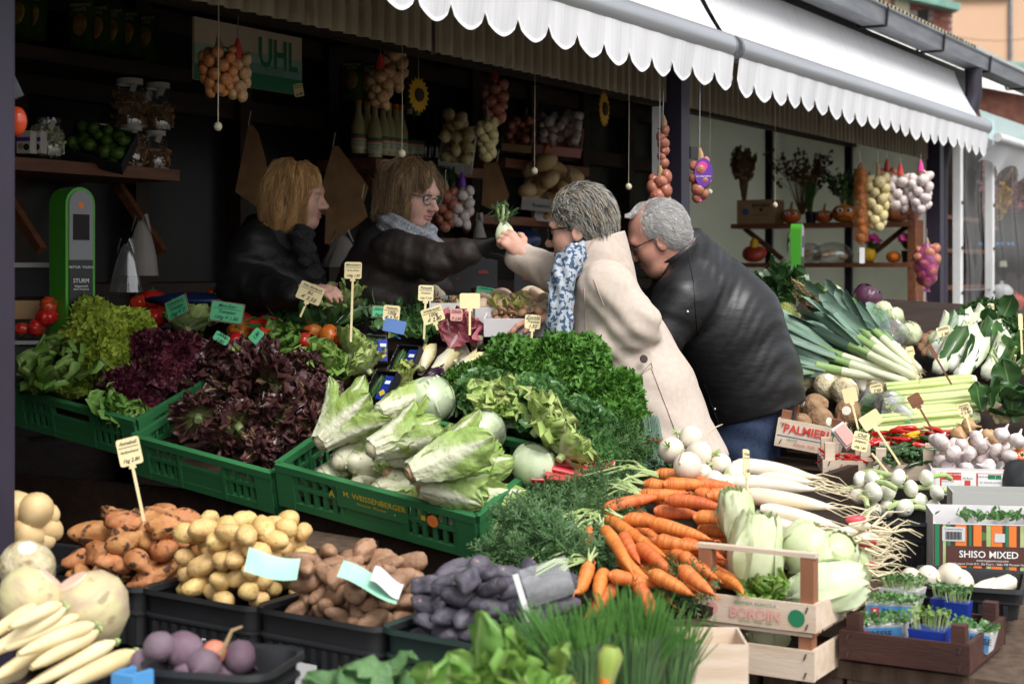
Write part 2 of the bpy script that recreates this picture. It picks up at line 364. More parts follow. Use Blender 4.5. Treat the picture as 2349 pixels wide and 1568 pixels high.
b = B(); b.tube([(4.28, -.12, 2.875), (4.28, -.12, 2.7), (4.24, -.08, 2.5), (4.13, .04, 2.36), (4.11, .06, 2.2), (4.11, .06, .1)], .055, 14); b.build('downpipe', 'post_paint', ST, smooth=60)
BW = 1.98
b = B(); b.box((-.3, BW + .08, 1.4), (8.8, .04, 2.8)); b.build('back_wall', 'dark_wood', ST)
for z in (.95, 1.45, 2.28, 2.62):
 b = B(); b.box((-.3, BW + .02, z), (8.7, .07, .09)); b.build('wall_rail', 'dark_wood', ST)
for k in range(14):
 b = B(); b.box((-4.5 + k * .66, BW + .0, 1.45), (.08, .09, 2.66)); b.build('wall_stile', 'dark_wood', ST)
for k in range(13):
 for (z0, z1) in ((1.5, 2.23), (2.33, 2.57)):
  b = B(); b.box((-4.17 + k * .66, BW + .045, (z0 + z1) / 2), (.57, .01, z1 - z0)); b.build('window_pane', 'window_dark', ST)
for k, (w0, w1) in enumerate(((.14, .62), (.66, 1.18), (1.22, 1.96))):
 b = B(); b.box((4.06, (w0 + w1) / 2, 1.72), (.02, w1 - w0, 2.0)); b.build('wall_panel', 'milky_panel', ST)
for w in (.64, 1.2, 1.96):
 b = B(); b.box((4.04, w, 1.72), (.05, .045, 2.0)); b.build('mullion', 'post_paint', ST)
b = B(); b.box((4.05, 1.0, .36), (.04, 1.9, .7)); b.build('end_plinth', 'dark_wood', ST)
b = B(); b.box((-4.3, 1.0, 1.4), (.05, 2.1, 2.8)); b.build('side_wall', 'dark_wood', ST)
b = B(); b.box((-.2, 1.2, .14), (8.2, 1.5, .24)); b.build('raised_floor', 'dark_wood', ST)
# two awnings with scalloped valances
def awning(u0, u1, label, nsc, endcap):
 a = thing('awning', label, 'awning', S(0, 0, 0), (0, 0, ANG), group='white awnings along the stall front')
 uu = np.linspace(u0, u1, 60); sg = []
 for t in np.linspace(0, 1, 12):
  y = -.01 - .17 * t ** 1.2; z = 2.85 - .335 * t - .012 * math.sin(math.pi * t)
  sg.append([(q, y - .004 * math.sin(q * 9 + t * 3) * t, z) for q in uu])
 b = B(); b.grid(np.array(sg)); b.build('cloth', 'awning_cloth', a, smooth='all')
 b = B(); th = np.linspace(0, 2 * np.pi, 24, endpoint=False)
 cs = np.c_[-.2 + .052 * np.cos(th), 2.475 + .055 * np.sin(th)]
 b.grid(np.array([[(q, y, z) for y, z in cs] for q in (u0 + .01, u1 - .01)]), cv=True); br = b.build('front_bar', 'aluminium', a, smooth='all')
 for q in (u0 + .006, u1 - .006):
  b = B(); b.lathe([(0, -.012), (.052, -.012), (.055, .0), (.052, .012), (0, .012)], 24, (q, -.2, 2.475), rotm(0, R(90))); b.lathe([(.008, 0), (.008, .016), (0, .016)], 8, (q - .01, -.2, 2.5), rotm(0, R(-90))); b.build('end_cap', 'zinc', a, smooth=30)
 wsc = (u1 - u0) / nsc
 for part, mt in (('valance', 'awning_cloth'), ('hem_stitch', 'hem')):
  g = []; N = nsc * 12
  for i in range(N + 1):
   q = u0 + (u1 - u0) * i / N; ph = (i % 12) / 12.; d = .105 + .064 * math.sqrt(max(0, 1 - (2 * ph - 1) ** 2)) if i % 12 else .105
   d += .006 * math.sin(q * 5.1)
   wob = .006 * math.sin(q * 6.3 + math.sin(q * 2.2) * 2)
   if part == 'valance': g.append([(q, -.236 + wob * t - .006 * math.sin(ph * 6.28) * t + .012 * t, 2.45 - d * t) for t in np.linspace(0, 1, 7)])
   else: g.append([(q, -.239 + wob * t - .006 * math.sin(ph * 6.28) * t + .012 * t, 2.45 - d * t) for t in (.93, 1.005)])
  b = B(); b.grid(np.array(g)); b.build(part, mt, a, smooth='all')
 return a
awning(-3.9, -.03, 'long white awning with scalloped edge above the sellers, nearer one', 20, 0)
awning(.03, 4.22, 'white scalloped awning above the pumpkin shelf, farther one', 22, 1)
# neighbour stall to the right, behind clear curtains
NB = thing('neighbour_stall', 'next market stall behind clear plastic sheets and white posts at right edge', 'market stall', S(0, 0, 0), (0, 0, ANG))
for (u, w, wd) in ((4.42, .02, .07), (4.95, -.06, .06), (7.6, -.02, .08)):
 b = B(); b.box((u, w, 1.3), (wd, .05, 2.6)); b.build('white_post', 'white_paint', NB)
 for k in range(5):
  b = B(); b.ell((u, w - .03, .8 + k * .3), (.012, .008, .012), 8, 4); b.build('screw', 'black_metal', NB)
for (u0, u1) in ((4.46, 4.92), (4.99, 7.56)):
 uu = np.linspace(u0, u1, 30); b = B(); b.grid(np.array([[(q, .0 + .015 * math.sin(q * 13 + z * 2) + .01 * math.sin(z * 7), z) for z in np.linspace(.5, 2.5, 20)] for q in uu])); b.build('clear_sheet', 'pvc', NB, smooth='all')
for z in (1.05, 1.42):
 b = B(); b.tube([(4.44, -.02, z), (4.93, -.07, z)], .004, 6); b.build('tie_wire', 'steel_wire', NB)
b = B(); b.box((6.6, 1.1, 1.4), (5, .05, 2.8)); b.build('back_wall', 'dark_wood', NB)
b = B(); b.box((9.0, .6, 1.4), (.05, 1.6, 2.8)); b.build('side_wall', 'dark_wood', NB)
for (z, u0, u1) in ((1.95, 5.3, 6.6), (1.7, 5.2, 6.8), (1.42, 5.2, 6.9)):
 b = B(); b.box(((u0 + u1) / 2, .55, z), (u1 - u0, .25, .03)); b.build('shelf_board', 'shelf_wood', NB)
b = B(); b.box((5.6, .62, 1.4), (.06, .06, 2.3)); b.build('shelf_upright', 'shelf_wood', NB)
g = np.array([[(q, -.1 - .1 * t + .02 * math.sin(q * 8) * t, 2.62 - .1 * math.sin(math.pi * t) - .18 * t) for t in np.linspace(0, 1, 8)] for q in np.linspace(4.5, 8.5, 40)])
b = B(); b.grid(g); b.build('mesh_net', 'netting', NB, smooth='all')
b = B(); b.tube([(4.5, -.22, 2.43), (8.5, -.22, 2.43)], .03, 10); b.build('white_rail', 'white_paint', NB)
b = B(); b.grid(np.array([[(q, -.19 + .03 * math.sin(q * 10) * t + .1 * t, 2.41 - (.16 + .05 * math.sin(q * 9)) * t) for t in np.linspace(0, 1, 6)] for q in np.linspace(4.6, 8.5, 60)])); b.build('valance', 'awning_cloth', NB, smooth='all')
# buildings far behind, top right
def bld(name, label, loc, rot): return thing(name, label, 'building', loc, rot)
BH = bld('brick_building', 'red brick building with a cream band and dark window above the stall roof', P(1955, 140, 26), (0, 0, R(4)))
m2 = 26 / FPX
def bx(x0, x1, y0, y1, dep, name, mt, par, off=0.0):
 b = B(); W_, H_ = (x1 - x0) * m2, (y1 - y0) * m2
 b.box((((x0 + x1) / 2 - 1955) * m2, off + dep / 2, (140 - (y0 + y1) / 2) * m2), (W_, dep, H_)); return b.build(name, mt, par)
bx(1900, 2190, -60, 200, .5, 'wall', 'mortar', BH)
bx(2052, 2086, -60, 110, .06, 'plaster_band', 'cream_plaster', BH, -.06)
bx(2108, 2132, 22, 120, .06, 'window', 'window_dark', BH, -.03)
b = B(); b.tube([(-.05 + (2030 - 1955) * m2, -.08, 0), (-.05 + (2030 - 1955) * m2, -.08, 1.6)], .05, 8); b.build('drainpipe', 'shelf_wood', BH)
bb = B(); bb.box((0, 0, 0), (.118, .03, .046)); bme = bb.mesh('brick', 'brick', False)
nb = 0
for row in range(25):
 for k in range(16):
  x = 1944 + k * 17.5 + (row % 2) * 8.7; y = 130 - row * 7.4
  if 2048 < x < 2092 or (2100 < x < 2140 and y > 20) or x > 2186 or 2018 < x < 2032 or nb > 295 or y < -30: continue
  link('brick', bme, BH, ((x - 1955) * m2, -.012 - .006 * random.random(), (140 - y) * m2)); nb += 1
b = B(); b.box(((2120 - 1955) * m2, -.15, 140 * m2 - .03), (1.1, .3, .12), rotm(0, R(12))); b.build('copper_gutter', 'copper_green', BH)
OB = bld('orange_building', 'orange plastered house in the top right corner', P(2270, 140, 40), (0, 0, R(-3)))
m3 = 40 / FPX; b = B(); b.box((1.2, .5, 1.8), (5.0, 1, 5)); b.build('wall', 'orange_plaster', OB)
b = B(); b.tube([(.52, -.05, -.6), (.52, -.05, 3)], .05, 8); b.build('drainpipe', 'zinc', OB)
b = B(); b.box((-.25, -.06, 1.62), (1.4, .12, .1)); b.build('window_sill', 'cream_plaster', OB)
b = B(); b.box((-.25, -.02, 2.2), (1.1, .06, 1.05)); b.build('window', 'window_dark', OB)
b = B(); b.tube([( -1.6 + 3.4 * t, -.3, .72 - .25 * math.sin(math.pi * t)) for t in np.linspace(0, 1, 16)], .008, 5); tag(b.build('overhead_cable', 'black_metal', None, OB.location), 'thin dark cable sagging in front of the orange house', 'cable')
LB = bld('low_building', 'low brick building with mossy roof edge and green copper gutter', P(2180, 250, 18), (0, 0, R(20)))
b = B(); b.box((1.2, .5, -.4), (3.4, 1, 1.6)); b.build('wall', 'brick', LB)
b = B(); b.box((1.1, .1, .56), (3.6, 1.2, .05), rotm(R(8))); b.build('roof_edge', 'moss_black', LB)
b = B(); b.box((1.1, -.48, .42), (3.5, .12, .16)); b.build('copper_gutter', 'copper_green', LB)
b = B(); b.box((1.1, -.2, .28), (3.4, .5, .06)); b.build('soffit', 'zinc', LB)
for k in range(6):
 b = B(); b.box((-.4 + k * .62, -.55, .42), (.03, .02, .2)); b.build('gutter_bracket', 'black_metal', LB)
# figures: smooth-union distance fields turned into one surface
class F:
 def __init__(s): s.p = []; s.post = None
 def cone(s, a, b, ra, rb, k=.03, flat=None, wr=None, sub=False):
  s.p.append(('c', np.array(a, float), np.array(b, float), ra, rb, k, flat, wr, sub)); return s
 def chain(s, pts, rs, k=.03, **kw):
  for i in range(len(pts) - 1): s.cone(pts[i], pts[i + 1], rs[i], rs[i + 1], k, **kw)
  return s
 def ell(s, c, r, k=.03, M=None, sub=False):
  s.p.append(('e', np.array(c, float), np.array(r, float), None if M is None else np.array(M, float), k, sub)); return s
 def __call__(s, X):
  d = None
  for q in s.p:
   if q[0] == 'c':
    _, a, b, ra, rb, k, flat, wr, sub = q
    p = X - a; ab = b - a
    if flat is not None:
     ax = np.array(flat[0], float); ax /= np.linalg.norm(ax); ax = ax - ab * (ax @ ab) / (ab @ ab); ax /= np.linalg.norm(ax)
     p = p + (flat[1] - 1) * (p @ ax)[..., None] * ax
    t = np.clip((p @ ab) / (ab @ ab), 0, 1); v = p - t[..., None] * ab
    r = ra + (rb - ra) * t
    if wr is not None:
     amp, n, sk = wr[:3]; e = np.array([0, 0, 1.]) if abs(ab[2]) < .8 * np.linalg.norm(ab) else np.array([1., 0, 0])
     e1 = np.cross(ab, e); e1 /= np.linalg.norm(e1); e2 = np.cross(ab, e1); e2 /= np.linalg.norm(e2)
     f = np.arctan2(v @ e1, v @ e2)
     r = r + amp * (np.sin(n * 6.28 * t + sk * np.sin(f) * 2.2 + 1.7 * np.sin(f * 2 + n)) * (.55 + .45 * np.sin(f * 1 + n * 2.1 * t * 3)))
    x = np.linalg.norm(v, axis=-1) - r
   else:
    _, c, r, M, k, sub = q
    p = X - c
    if M is not None: p = p @ M
    k0 = np.linalg.norm(p / r, axis=-1); k1 = np.linalg.norm(p / (r * r), axis=-1) + 1e-9; x = k0 * (k0 - 1) / k1
   if d is None: d = x; continue
   if sub:
    h = np.maximum(k - np.abs(d + x), 0) / k; d = np.maximum(d, -x) + h * h * k * .25
   else:
    h = np.maximum(k - np.abs(d - x), 0) / k; d = np.minimum(d, x) - h * h * k * .25
  if s.post is not None: d = s.post(X, d)
  return d
 def surf(s, lo, hi, h):
  lo = np.array(lo, float); hi = np.array(hi, float); n = np.ceil((hi - lo) / h).astype(int) + 1
  ax = [lo[i] + h * np.arange(n[i]) for i in range(3)]
  V = np.empty(n, np.float32)
  for i in range(0, n[0], 8):
   G = np.stack(np.meshgrid(ax[0][i:i + 8], ax[1], ax[2], indexing='ij'), -1); V[i:i + 8] = s(G)
  return nets(V, lo, h, s)
def nets(V, lo, h, fn=None):
 nx, ny, nz = V.shape; sg = V < 0
 cs = np.zeros((nx - 1, ny - 1, nz - 1, 3)); cn = np.zeros((nx - 1, ny - 1, nz - 1))
 for axis in range(3):
  sl0 = [slice(None)] * 3; sl1 = [slice(None)] * 3; sl0[axis] = slice(0, -1); sl1[axis] = slice(1, None)
  a, b = V[tuple(sl0)], V[tuple(sl1)]; cr = (a < 0) != (b < 0); t = np.where(cr, a / (a - b + 1e-20), 0)
  o = [q for q in range(3) if q != axis]
  for d0 in (0, 1):
   for d1 in (0, 1):
    sl = [slice(None)] * 3; sl[o[0]] = slice(d0, cr.shape[o[0]] - 1 + d0); sl[o[1]] = slice(d1, cr.shape[o[1]] - 1 + d1)
    c = cr[tuple(sl)]; tt = t[tuple(sl)]
    cn += c; cs[..., axis] += tt * c; cs[..., o[0]] += d0 * c; cs[..., o[1]] += d1 * c
 act = cn > 0; idx = -np.ones(act.shape, np.int64); idx[act] = np.arange(act.sum())
 ijk = np.argwhere(act); v = (ijk + cs[act] / cn[act][:, None]) * h + lo
 fs = []
 for axis in range(3):
  sl0 = [slice(None)] * 3; sl1 = [slice(None)] * 3; sl0[axis] = slice(0, -1); sl1[axis] = slice(1, None)
  a, b = sg[tuple(sl0)], sg[tuple(sl1)]; e = np.argwhere(a != b); o = [q for q in range(3) if q != axis]
  if not len(e): continue
  ok = (e[:, o[0]] > 0) & (e[:, o[1]] > 0) & (e[:, o[0]] < V.shape[o[0]] - 1) & (e[:, o[1]] < V.shape[o[1]] - 1); e = e[ok]
  q = []
  for d0, d1 in ((-1, -1), (0, -1), (0, 0), (-1, 0)):
   c = e.copy(); c[:, o[0]] += d0; c[:, o[1]] += d1; q.append(idx[c[:, 0], c[:, 1], c[:, 2]])
  q = np.stack(q, 1); fl = a[tuple(e.T)]
  if axis == 1: fl = ~fl
  q[~fl] = q[~fl][:, ::-1]; fs.append(q)
 f = np.concatenate(fs)
 if fn is not None:
  for _ in range(2):
   e = h * .3; d = fn(v); g = np.stack([fn(v + np.eye(3)[i] * e) - d for i in range(3)], -1) / e
   g /= np.maximum((g * g).sum(-1), .25)[:, None]; v = v - np.clip(d, -h, h)[:, None] * g
 return v, f
def frame(fwd, up):
 f = Vector(fwd).normalized(); u = Vector(up); l = u.cross(f).normalized(); u = f.cross(l); return np.array((f, l, u)).T
def head_field(c, M, s=1.0, male=False, jaw=1.0, k=1.0):
 f = F(); W = lambda p: np.asarray(c) + M @ (np.array(p) * s)
 def e(p, r, kk, sub=False, rot=None): f.ell(W(p), np.array(r) * s, kk * s, M if rot is None else M @ rot, sub)
 e((-.012, 0, .045), (.097, .076, .088), .03)
 e((.03, 0, -.028), (.06, .058 * jaw, .086), .05)
 e((.056, 0, -.093), (.03, .036 * jaw, .024), .045)
 for y in (-1, 1): e((.052, y * .04, -.03), (.03, .026, .032), .03)
 e((.082, 0, .028), (.014, .052, .012), .03)
 for y in (-1, 1): e((.108, y * .034, .006), (.022, .02, .013), .02, True)
 f.cone(W((.086, 0, .012)), W((.114, 0, -.026)), .008 * s, (.013 if not male else .016) * s, .014 * s)
 for y in (-1, 1): e((.1, y * .012, -.032), (.012, .009, .008), .008)
 for y in (-1, 1): e((.077, y * .033, .006), (.0145, .016, .0125), .006)
 e((.09, 0, -.056), (.011, .025, .0055), .008); e((.09, 0, -.067), (.011, .021, .0065), .008)
 e((.1, 0, -.0612), (.012, .03, .0018), .003, True)
 for y in (-1, 1):
  rr = np.array(Euler((R(-10 * y), R(-18), R(12 * y))).to_matrix()); e((-.012, y * .077, -.008), (.02, .007, .034 if male else .029), .008, False, rr)
  e((-.009, y * .086, -.004), (.011, .005, .018), .005, True, rr)
 return f, W
def strands(fn, v, n, flow, ln, steps=6, w=.0011, lift=.003, seed=0, jit=.25, wave=.0, nm=3, ends=.2):
 q = np.random.default_rng(seed); p = v[q.integers(0, len(v), n)].copy(); L_ = ln * q.uniform(.6, 1.25, n)
 off = lift * q.uniform(.3, 1.4, n); tr = [p.copy()]; jd = q.normal(size=(n, 3)) * jit; e = .002
 for k in range(steps):
  d = fn(p); g = np.stack([fn(p + np.eye(3)[i] * e) - d for i in range(3)], -1) / e; g /= np.linalg.norm(g, axis=1)[:, None] + 1e-9
  fl = flow(p) + jd + wave * np.sin(k * 1.4 + jd * 9)
  t = fl - g * (fl * g).sum(1)[:, None]; t /= np.linalg.norm(t, axis=1)[:, None] + 1e-9
  p = p + t * (L_ / steps)[:, None]; p = p - g * (fn(p) - off * (1 + ends * k))[:, None]
  tr.append(p.copy())
 tr = np.array(tr)
 b = B(); th = np.array([0, 2.1, 4.2]); rad = w * np.array([1.0] + [1.0 - .75 * (k / steps) ** 2 for k in range(1, steps + 1)])
 tg = np.gradient(tr, axis=0); tg /= np.linalg.norm(tg, axis=2)[..., None] + 1e-9
 a = np.cross(tg, np.array([.3, .2, .93])); a /= np.linalg.norm(a, axis=2)[..., None] + 1e-9; c = np.cross(tg, a)
 G = tr[:, :, None] + rad[:, None, None, None] * (np.cos(th)[None, None, :, None] * a[:, :, None] + np.sin(th)[None, None, :, None] * c[:, :, None])
 S1 = steps + 1; V_ = G.transpose(1, 0, 2, 3).reshape(-1, 3)
 base = (np.arange(n) * S1 * 3)[:, None, None]; ii = np.arange(steps)[None, :, None] * 3; jj = np.arange(3)[None, None, :]; j2 = (jj + 1) % 3
 f = np.stack(np.broadcast_arrays(base + ii + jj, base + ii + j2, base + ii + 3 + j2, base + ii + 3 + jj), -1).reshape(n, -1, 4)
 mi = q.integers(0, nm, n)
 b.v.append(V_); b.u.append(np.zeros((len(V_), 2))); b.n = len(V_)
 for m in range(nm):
  ff = f[mi == m].reshape(-1, 4); b.f.append(ff); b.m.append(np.full(len(ff), m, np.int32))
 return b
def hand(f, wrist, fdir, pal, s=1.0, curl=(.5, .6, .5), spread=.12, thumb=(.5, .6), side=1, k=.008):
 """five fingers on a palm; fdir where the fingers point, pal the side they close towards, side=+1 thumb on fdir x pal side"""
 fd = np.array(Vector(fdir).normalized()); pn = np.array(pal, float); pn -= fd * (pn @ fd); pn /= np.linalg.norm(pn); sd = np.cross(fd, pn) * side
 w = np.array(wrist, float)
 f.cone(w, w + fd * .03 * s, .026 * s, .03 * s, .02, flat=(pn, 1.4))
 f.cone(w + fd * .03 * s + sd * .012 * s, w + fd * .085 * s + sd * .02 * s, .026 * s, .019 * s, .015, flat=(pn, 1.5)); f.cone(w + fd * .03 * s - sd * .012 * s, w + fd * .08 * s - sd * .022 * s, .024 * s, .018 * s, .015, flat=(pn, 1.5))
 for i, (o, ln) in enumerate(((.03, .072), (.01, .08), (-.011, .074), (-.031, .058))):
  p = w + fd * (.092 - .004 * abs(i - 1)) * s + sd * o * s; d = fd + sd * spread * (1 - i * .66); ang = 0; r = .0098 * s if i < 3 else .0085 * s
  for j in range(3):
   ang += curl[j]; dd = d * math.cos(ang) + pn * math.sin(ang); dd /= np.linalg.norm(dd)
   n_ = p + dd * ln * (.45, .31, .24)[j] * s; f.cone(p, n_, r, r * .9, k); p = n_; r *= .9
 p = w + fd * .025 * s + sd * .028 * s; d = fd * .75 + sd * .75;
 for j, ln in enumerate((.042, .034, .026)):
  dd = d / np.linalg.norm(d) * math.cos(thumb[0]) + pn * math.sin(thumb[0]); dd /= np.linalg.norm(dd); n_ = p + dd * ln * s; f.cone(p, n_, (.014, .0115, .0105)[j] * s, (.0115, .0105, .009)[j] * s, .012); p = n_; d = d * .6 + fd * .4 + pn * thumb[1] * .5
 return f
def vmesh(name, v, f, mats, par, smooth='all', mi=None):
 b = B(); b.add(v - np.array(par.location), f)
 if mi is not None: b.m = [np.asarray(mi, np.int32)]
 return b.build(name, mats, par, smooth=smooth)
def bb(fn_pts, pad): p = np.array(fn_pts); return p.min(0) - pad, p.max(0) + pad
mat('skin', (.62, .36, .27), (.55, .29, .22), scale=30, rough=.5, spec=.35, sss=.12, bump=.06, bscale=220)
mat('skin_warm', (.58, .3, .22), (.5, .23, .17), scale=24, rough=.5, spec=.35, sss=.12, spots=((.36, .16, .1), 60, .68), bump=.08, bscale=200)
mat('skin_pale', (.56, .33, .26), (.5, .28, .22), scale=30, rough=.5, sss=.1, bump=.06, bscale=220)
mat('lips', (.4, .18, .15), rough=.4, sss=.1)
mat('hair_dark_grey', (.1, .09, .085), rough=.45); mat('hair_silver', (.5, .49, .46), rough=.4); mat('hair_blond_streak', (.62, .52, .33), rough=.4)
mat('hair_white', (.72, .71, .7), rough=.4); mat('hair_grey', (.4, .39, .38), rough=.4); mat('hair_light', (.58, .57, .55), rough=.4)
mat('hair_gold', (.62, .36, .14), rough=.38); mat('hair_copper', (.46, .23, .08), rough=.38); mat('hair_straw', (.74, .5, .24), rough=.38)
mat('hair_ash', (.26, .17, .09), rough=.4); mat('hair_brown', (.15, .09, .045), rough=.4); mat('hair_honey', (.38, .26, .13), rough=.4)
mat('wool_coat', (.53, .45, .385), (.48, .405, .345), scale=60, rough=.95, spec=.06, bump=.1, bscale=300)
mat('coat_seam', (.47, .36, .31), rough=.95, spec=.05)
mat('leather', (.009, .009, .01), (.014, .014, .016), scale=30, rough=.42, spec=.42, bump=.2, bscale=17, stretch=(1, 1, 2.6))
mat('puffer_black', (.009, .0085, .009), rough=.55, spec=.3, bump=.3, bscale=40)
mat('puffer_brown', (.024, .018, .016), (.019, .014, .013), scale=20, rough=.6, spec=.3, bump=.25, bscale=50)
mat('trousers', (.02, .02, .024), rough=.85)
mat('denim', (.03, .05, .1), (.02, .032, .07), scale=90, rough=.85, bump=.2, bscale=300)
mat('knit_dark', (.03, .03, .032), (.015, .015, .016), scale=90, rough=.95, bump=1.0, bscale=160)
mat('knit_grey', (.36, .38, .42), (.2, .21, .24), scale=110, rough=.95, bump=1.0, bscale=140)
mat('leopard_scarf', (.36, .4, .44), (.045, .08, .15), scale=70, rough=.85, ramp=(.5, .54), detail=1, bump=.1)
mat('glove_black', (.012, .012, .013), rough=.8); mat('glove_tip', (.6, .52, .36), rough=.7)
mat('lens', (.012, .012, .014), rough=.06, spec=.7); mat('frame_black', (.012, .012, .014), rough=.3); mat('frame_teal', (.02, .05, .07), rough=.3); film('spectacle', (.95, .97, .97), gloss=.06, rough=.02)
mat('button', (.035, .018, .012), rough=.25); mat('pearl', (.8, .78, .72), rough=.2); mat('watch_steel', (.5, .5, .5), rough=.25, metal=.9); mat('eye_white', (.7, .68, .65), rough=.2); mat('iris', (.05, .07, .08), rough=.1)
mat('shirt_stripe', (.6, .5, .48), (.35, .1, .12), scale=60, rough=.8)
def lips_mi(v, f, W, M, s=1.):
 c = v[f].mean(1); o = W((0, 0, 0)); l = (c - o) @ M / s
 return np.where((l[:, 0] > .075) & (np.abs(l[:, 1]) < .027) & (np.abs(l[:, 2] + .0615) < .0115), 1, 0)
def spectacles(par, W, M, mt, lens, wd=.021, hg=.016, temple=True):
 """frame, two lenses and temples resting on nose and ears"""
 o = np.array(par.location); g = thing
 b = B()
 for y in (-1, 1):
  th = np.linspace(0, 2 * np.pi, 18); lp = [W((.098 - .006 * abs(math.cos(a)) ** 2, y * .034 + wd * math.copysign(abs(math.cos(a)) ** .7, math.cos(a)), .004 + hg * math.copysign(abs(math.sin(a)) ** .7, math.sin(a)))) - o for a in th]
  b.tube(lp, .0022, 6, cap=False)
  if temple: b.tube([W((.094, y * .056, .012)) - o, W((.06, y * .077, .013)) - o, W((-.01, y * .082, .012)) - o, W((-.03, y * .082, -.006)) - o], .002, 5)
 b.tube([W((.1, -.014, .008)) - o, W((.104, 0, .011)) - o, W((.1, .014, .008)) - o], .0022, 5); fr = b.build('spectacle_frame', mt, par)
 for y in (-1, 1):
  b = B(); th = np.linspace(0, 2 * np.pi, 18, endpoint=False); rim = [W((.0975 - .006 * abs(math.cos(a)) ** 2, y * .034 + wd * math.copysign(abs(math.cos(a)) ** .7, math.cos(a)), .004 + hg * math.copysign(abs(math.sin(a)) ** .7, math.sin(a)))) - o for a in th]
  b.add(np.array(rim), np.array([list(range(18))])); b.build('lens', lens, fr)
def eyes(par, W, M, s=1.):
 o = np.array(par.location)
 for y in (-1, 1):
  b = B(); b.ell(W((.0805, y * .033, .006)) - o, (.0115 * s,) * 3, 12, 8); e = b.build('eye', 'eye_white', par); b = B(); b.ell(W((.0905, y * .033, .005)) - o, (.003 * s, .0055 * s, .0055 * s), 10, 6, rot=M); b.build('iris', 'iris', e)
def brows(par, W, mt):
 o = np.array(par.location)
 for y in (-1, 1):
  b = B(); b.tube([W((.096, y * .016, .026)) - o, W((.094, y * .034, .034)) - o, W((.082, y * .052, .028)) - o], [.003, .0035, .001], 5); b.build('eyebrow', mt, par)
A = lambda x, y, Y: np.array(P(x, y, Y))
def on_field(fn, x, y, Y0, off=.0):
 p = A(x, y, Y0 - .6); q = A(x, y, Y0 + .4); t = 0.
 d = (q - p); L_ = np.linalg.norm(d); d /= L_
 for _ in range(60):
  s_ = float(fn((p + d * t)[None])[0]); t += max(s_ - off, .0008) * .8
  if s_ - off < .001 or t > L_: break
 return p + d * t
WY = 5.08
WM = thing('person', 'person with short grey hair in a beige wool coat holding up a fennel', 'person', (.28, WY, 0))
hc = A(1333, 530, WY); hM = frame((-.93, .34, -.12), (-.16, .05, 1));
hf, HW = head_field(hc, hM, 1.0)
neck_b = A(1372, 640, WY + .02)
hf.cone(HW((-.02, 0, -.06)), neck_b, .052, .058, .03)
v, f = hf.surf(*bb([hc - .15, hc + .15, neck_b], .03), .0042)
mi = lips_mi(v, f, HW, hM)
bf = F(); sh = A(1375, 700, WY); hip = A(1478, 900, WY); kn = A(1530, 1150, WY + .02); ft = np.array((kn[0] + .05, WY, .04))
bf.cone(neck_b, sh, .05, .08, .04); bf.cone(sh, hip, .09, .11, .05); bf.cone(hip, kn, .1, .06, .04); bf.cone(kn, ft, .055, .04, .03); bf.cone(ft, ft + np.array((-.16, 0, -.005)), .04, .03, .02)
v2, f2 = bf.surf(*bb([sh, hip, kn, ft, ft + np.array((-.16, 0, 0))], .18), .016)
hw = A(1200, 583, 5.27); hf2 = F(); hf2.cone(hw + np.array((.06, -.01, -.03)), hw, .026, .024, .02)
hand(hf2, hw, (-.66, .22, .7), (-.3, .8, -.1), .86, (.7, .95, .7), .08, (.5, .6), side=-1)
v3, f3 = hf2.surf(hw - .13, hw + .13, .0042)
vb = np.concatenate([v, v2, v3]); fb = np.concatenate([f, f2 + len(v), f3 + len(v) + len(v2)]); mi = np.concatenate([mi, np.full(len(f2), 2), np.zeros(len(f3), int)])
vmesh('body', vb, fb, ['skin', 'lips', 'trousers'], WM, mi=mi)
b = B(); b.tube([hw + np.array((.012 , .024 * math.cos(a), .03 * math.sin(a) - .0)) + np.array((.012, -.004, -.012)) - np.array(WM.location) for a in np.linspace(0, 6.28, 14)], .0035, 6, cap=False); b.build('bracelet', 'watch_steel', WM)
b = B(); b.ell(HW((-.004, .08, -.045)) - np.array(WM.location), (.006,) * 3, 10, 6); b.build('earring', 'pearl', WM)
brows(WM, HW, 'hair_dark_grey'); spectacles(WM, HW, hM, 'frame_black', 'lens', .026, .02)
cf = F(); wr = None
up_s = A(1374, 690, WY + .02); mid = A(1420, 785, WY); hp = A(1480, 900, WY); hem = A(1543, 1075, WY - .02)
cf.cone(A(1372, 640, WY + .02), up_s, .075, .125, .05); cf.cone(up_s, mid, .128, .158, .06, flat=((1, .1, .45), 1.08)); cf.cone(mid, hp, .158, .185, .07, flat=((1, 0, .35), 1.15)); cf.cone(hp, hem, .185, .235, .07, flat=((1, 0, .3), 1.25))
ls = A(1392, 660, WY - .1); le = A(1462, 742, WY - .16); lw = A(1318, 858, WY - .08)
cf.cone(ls, le, .08, .07, .05, wr=(.0028, 2.2, 1.6)); cf.cone(le, lw, .066, .054, .02, wr=(.004, 2.3, 2)); cf.ell(ls, (.08, .08, .075), .05)
rs = A(1340, 660, WY + .12); rw = A(1195, 590, 5.3)
cf.cone(rs, rw, .08, .049, .05, wr=(.0035, 2.4, 1.8)); cf.cone(rw, rw + (rw - rs) * .03, .052, .05, .01)
cf.post = lambda X, d: np.maximum(d - .005 * np.exp(-((X - le) ** 2).sum(-1) / .014) * np.sin(X[..., 0] * 62 + X[..., 2] * 75 + 2 * np.sin(X[..., 1] * 20)) + .0035 * np.sin(X[..., 0] * 34 + X[..., 2] * 16 + 2 * np.sin(X[..., 2] * 9)) * np.clip((1.12 - X[..., 2]) * 4, 0, 1) + .002 * np.sin(X[..., 2] * 70 + X[..., 0] * 40 + 3 * np.sin(X[..., 1] * 30)), (.985 - .2 * (X[..., 0] - .55)) - X[..., 2])
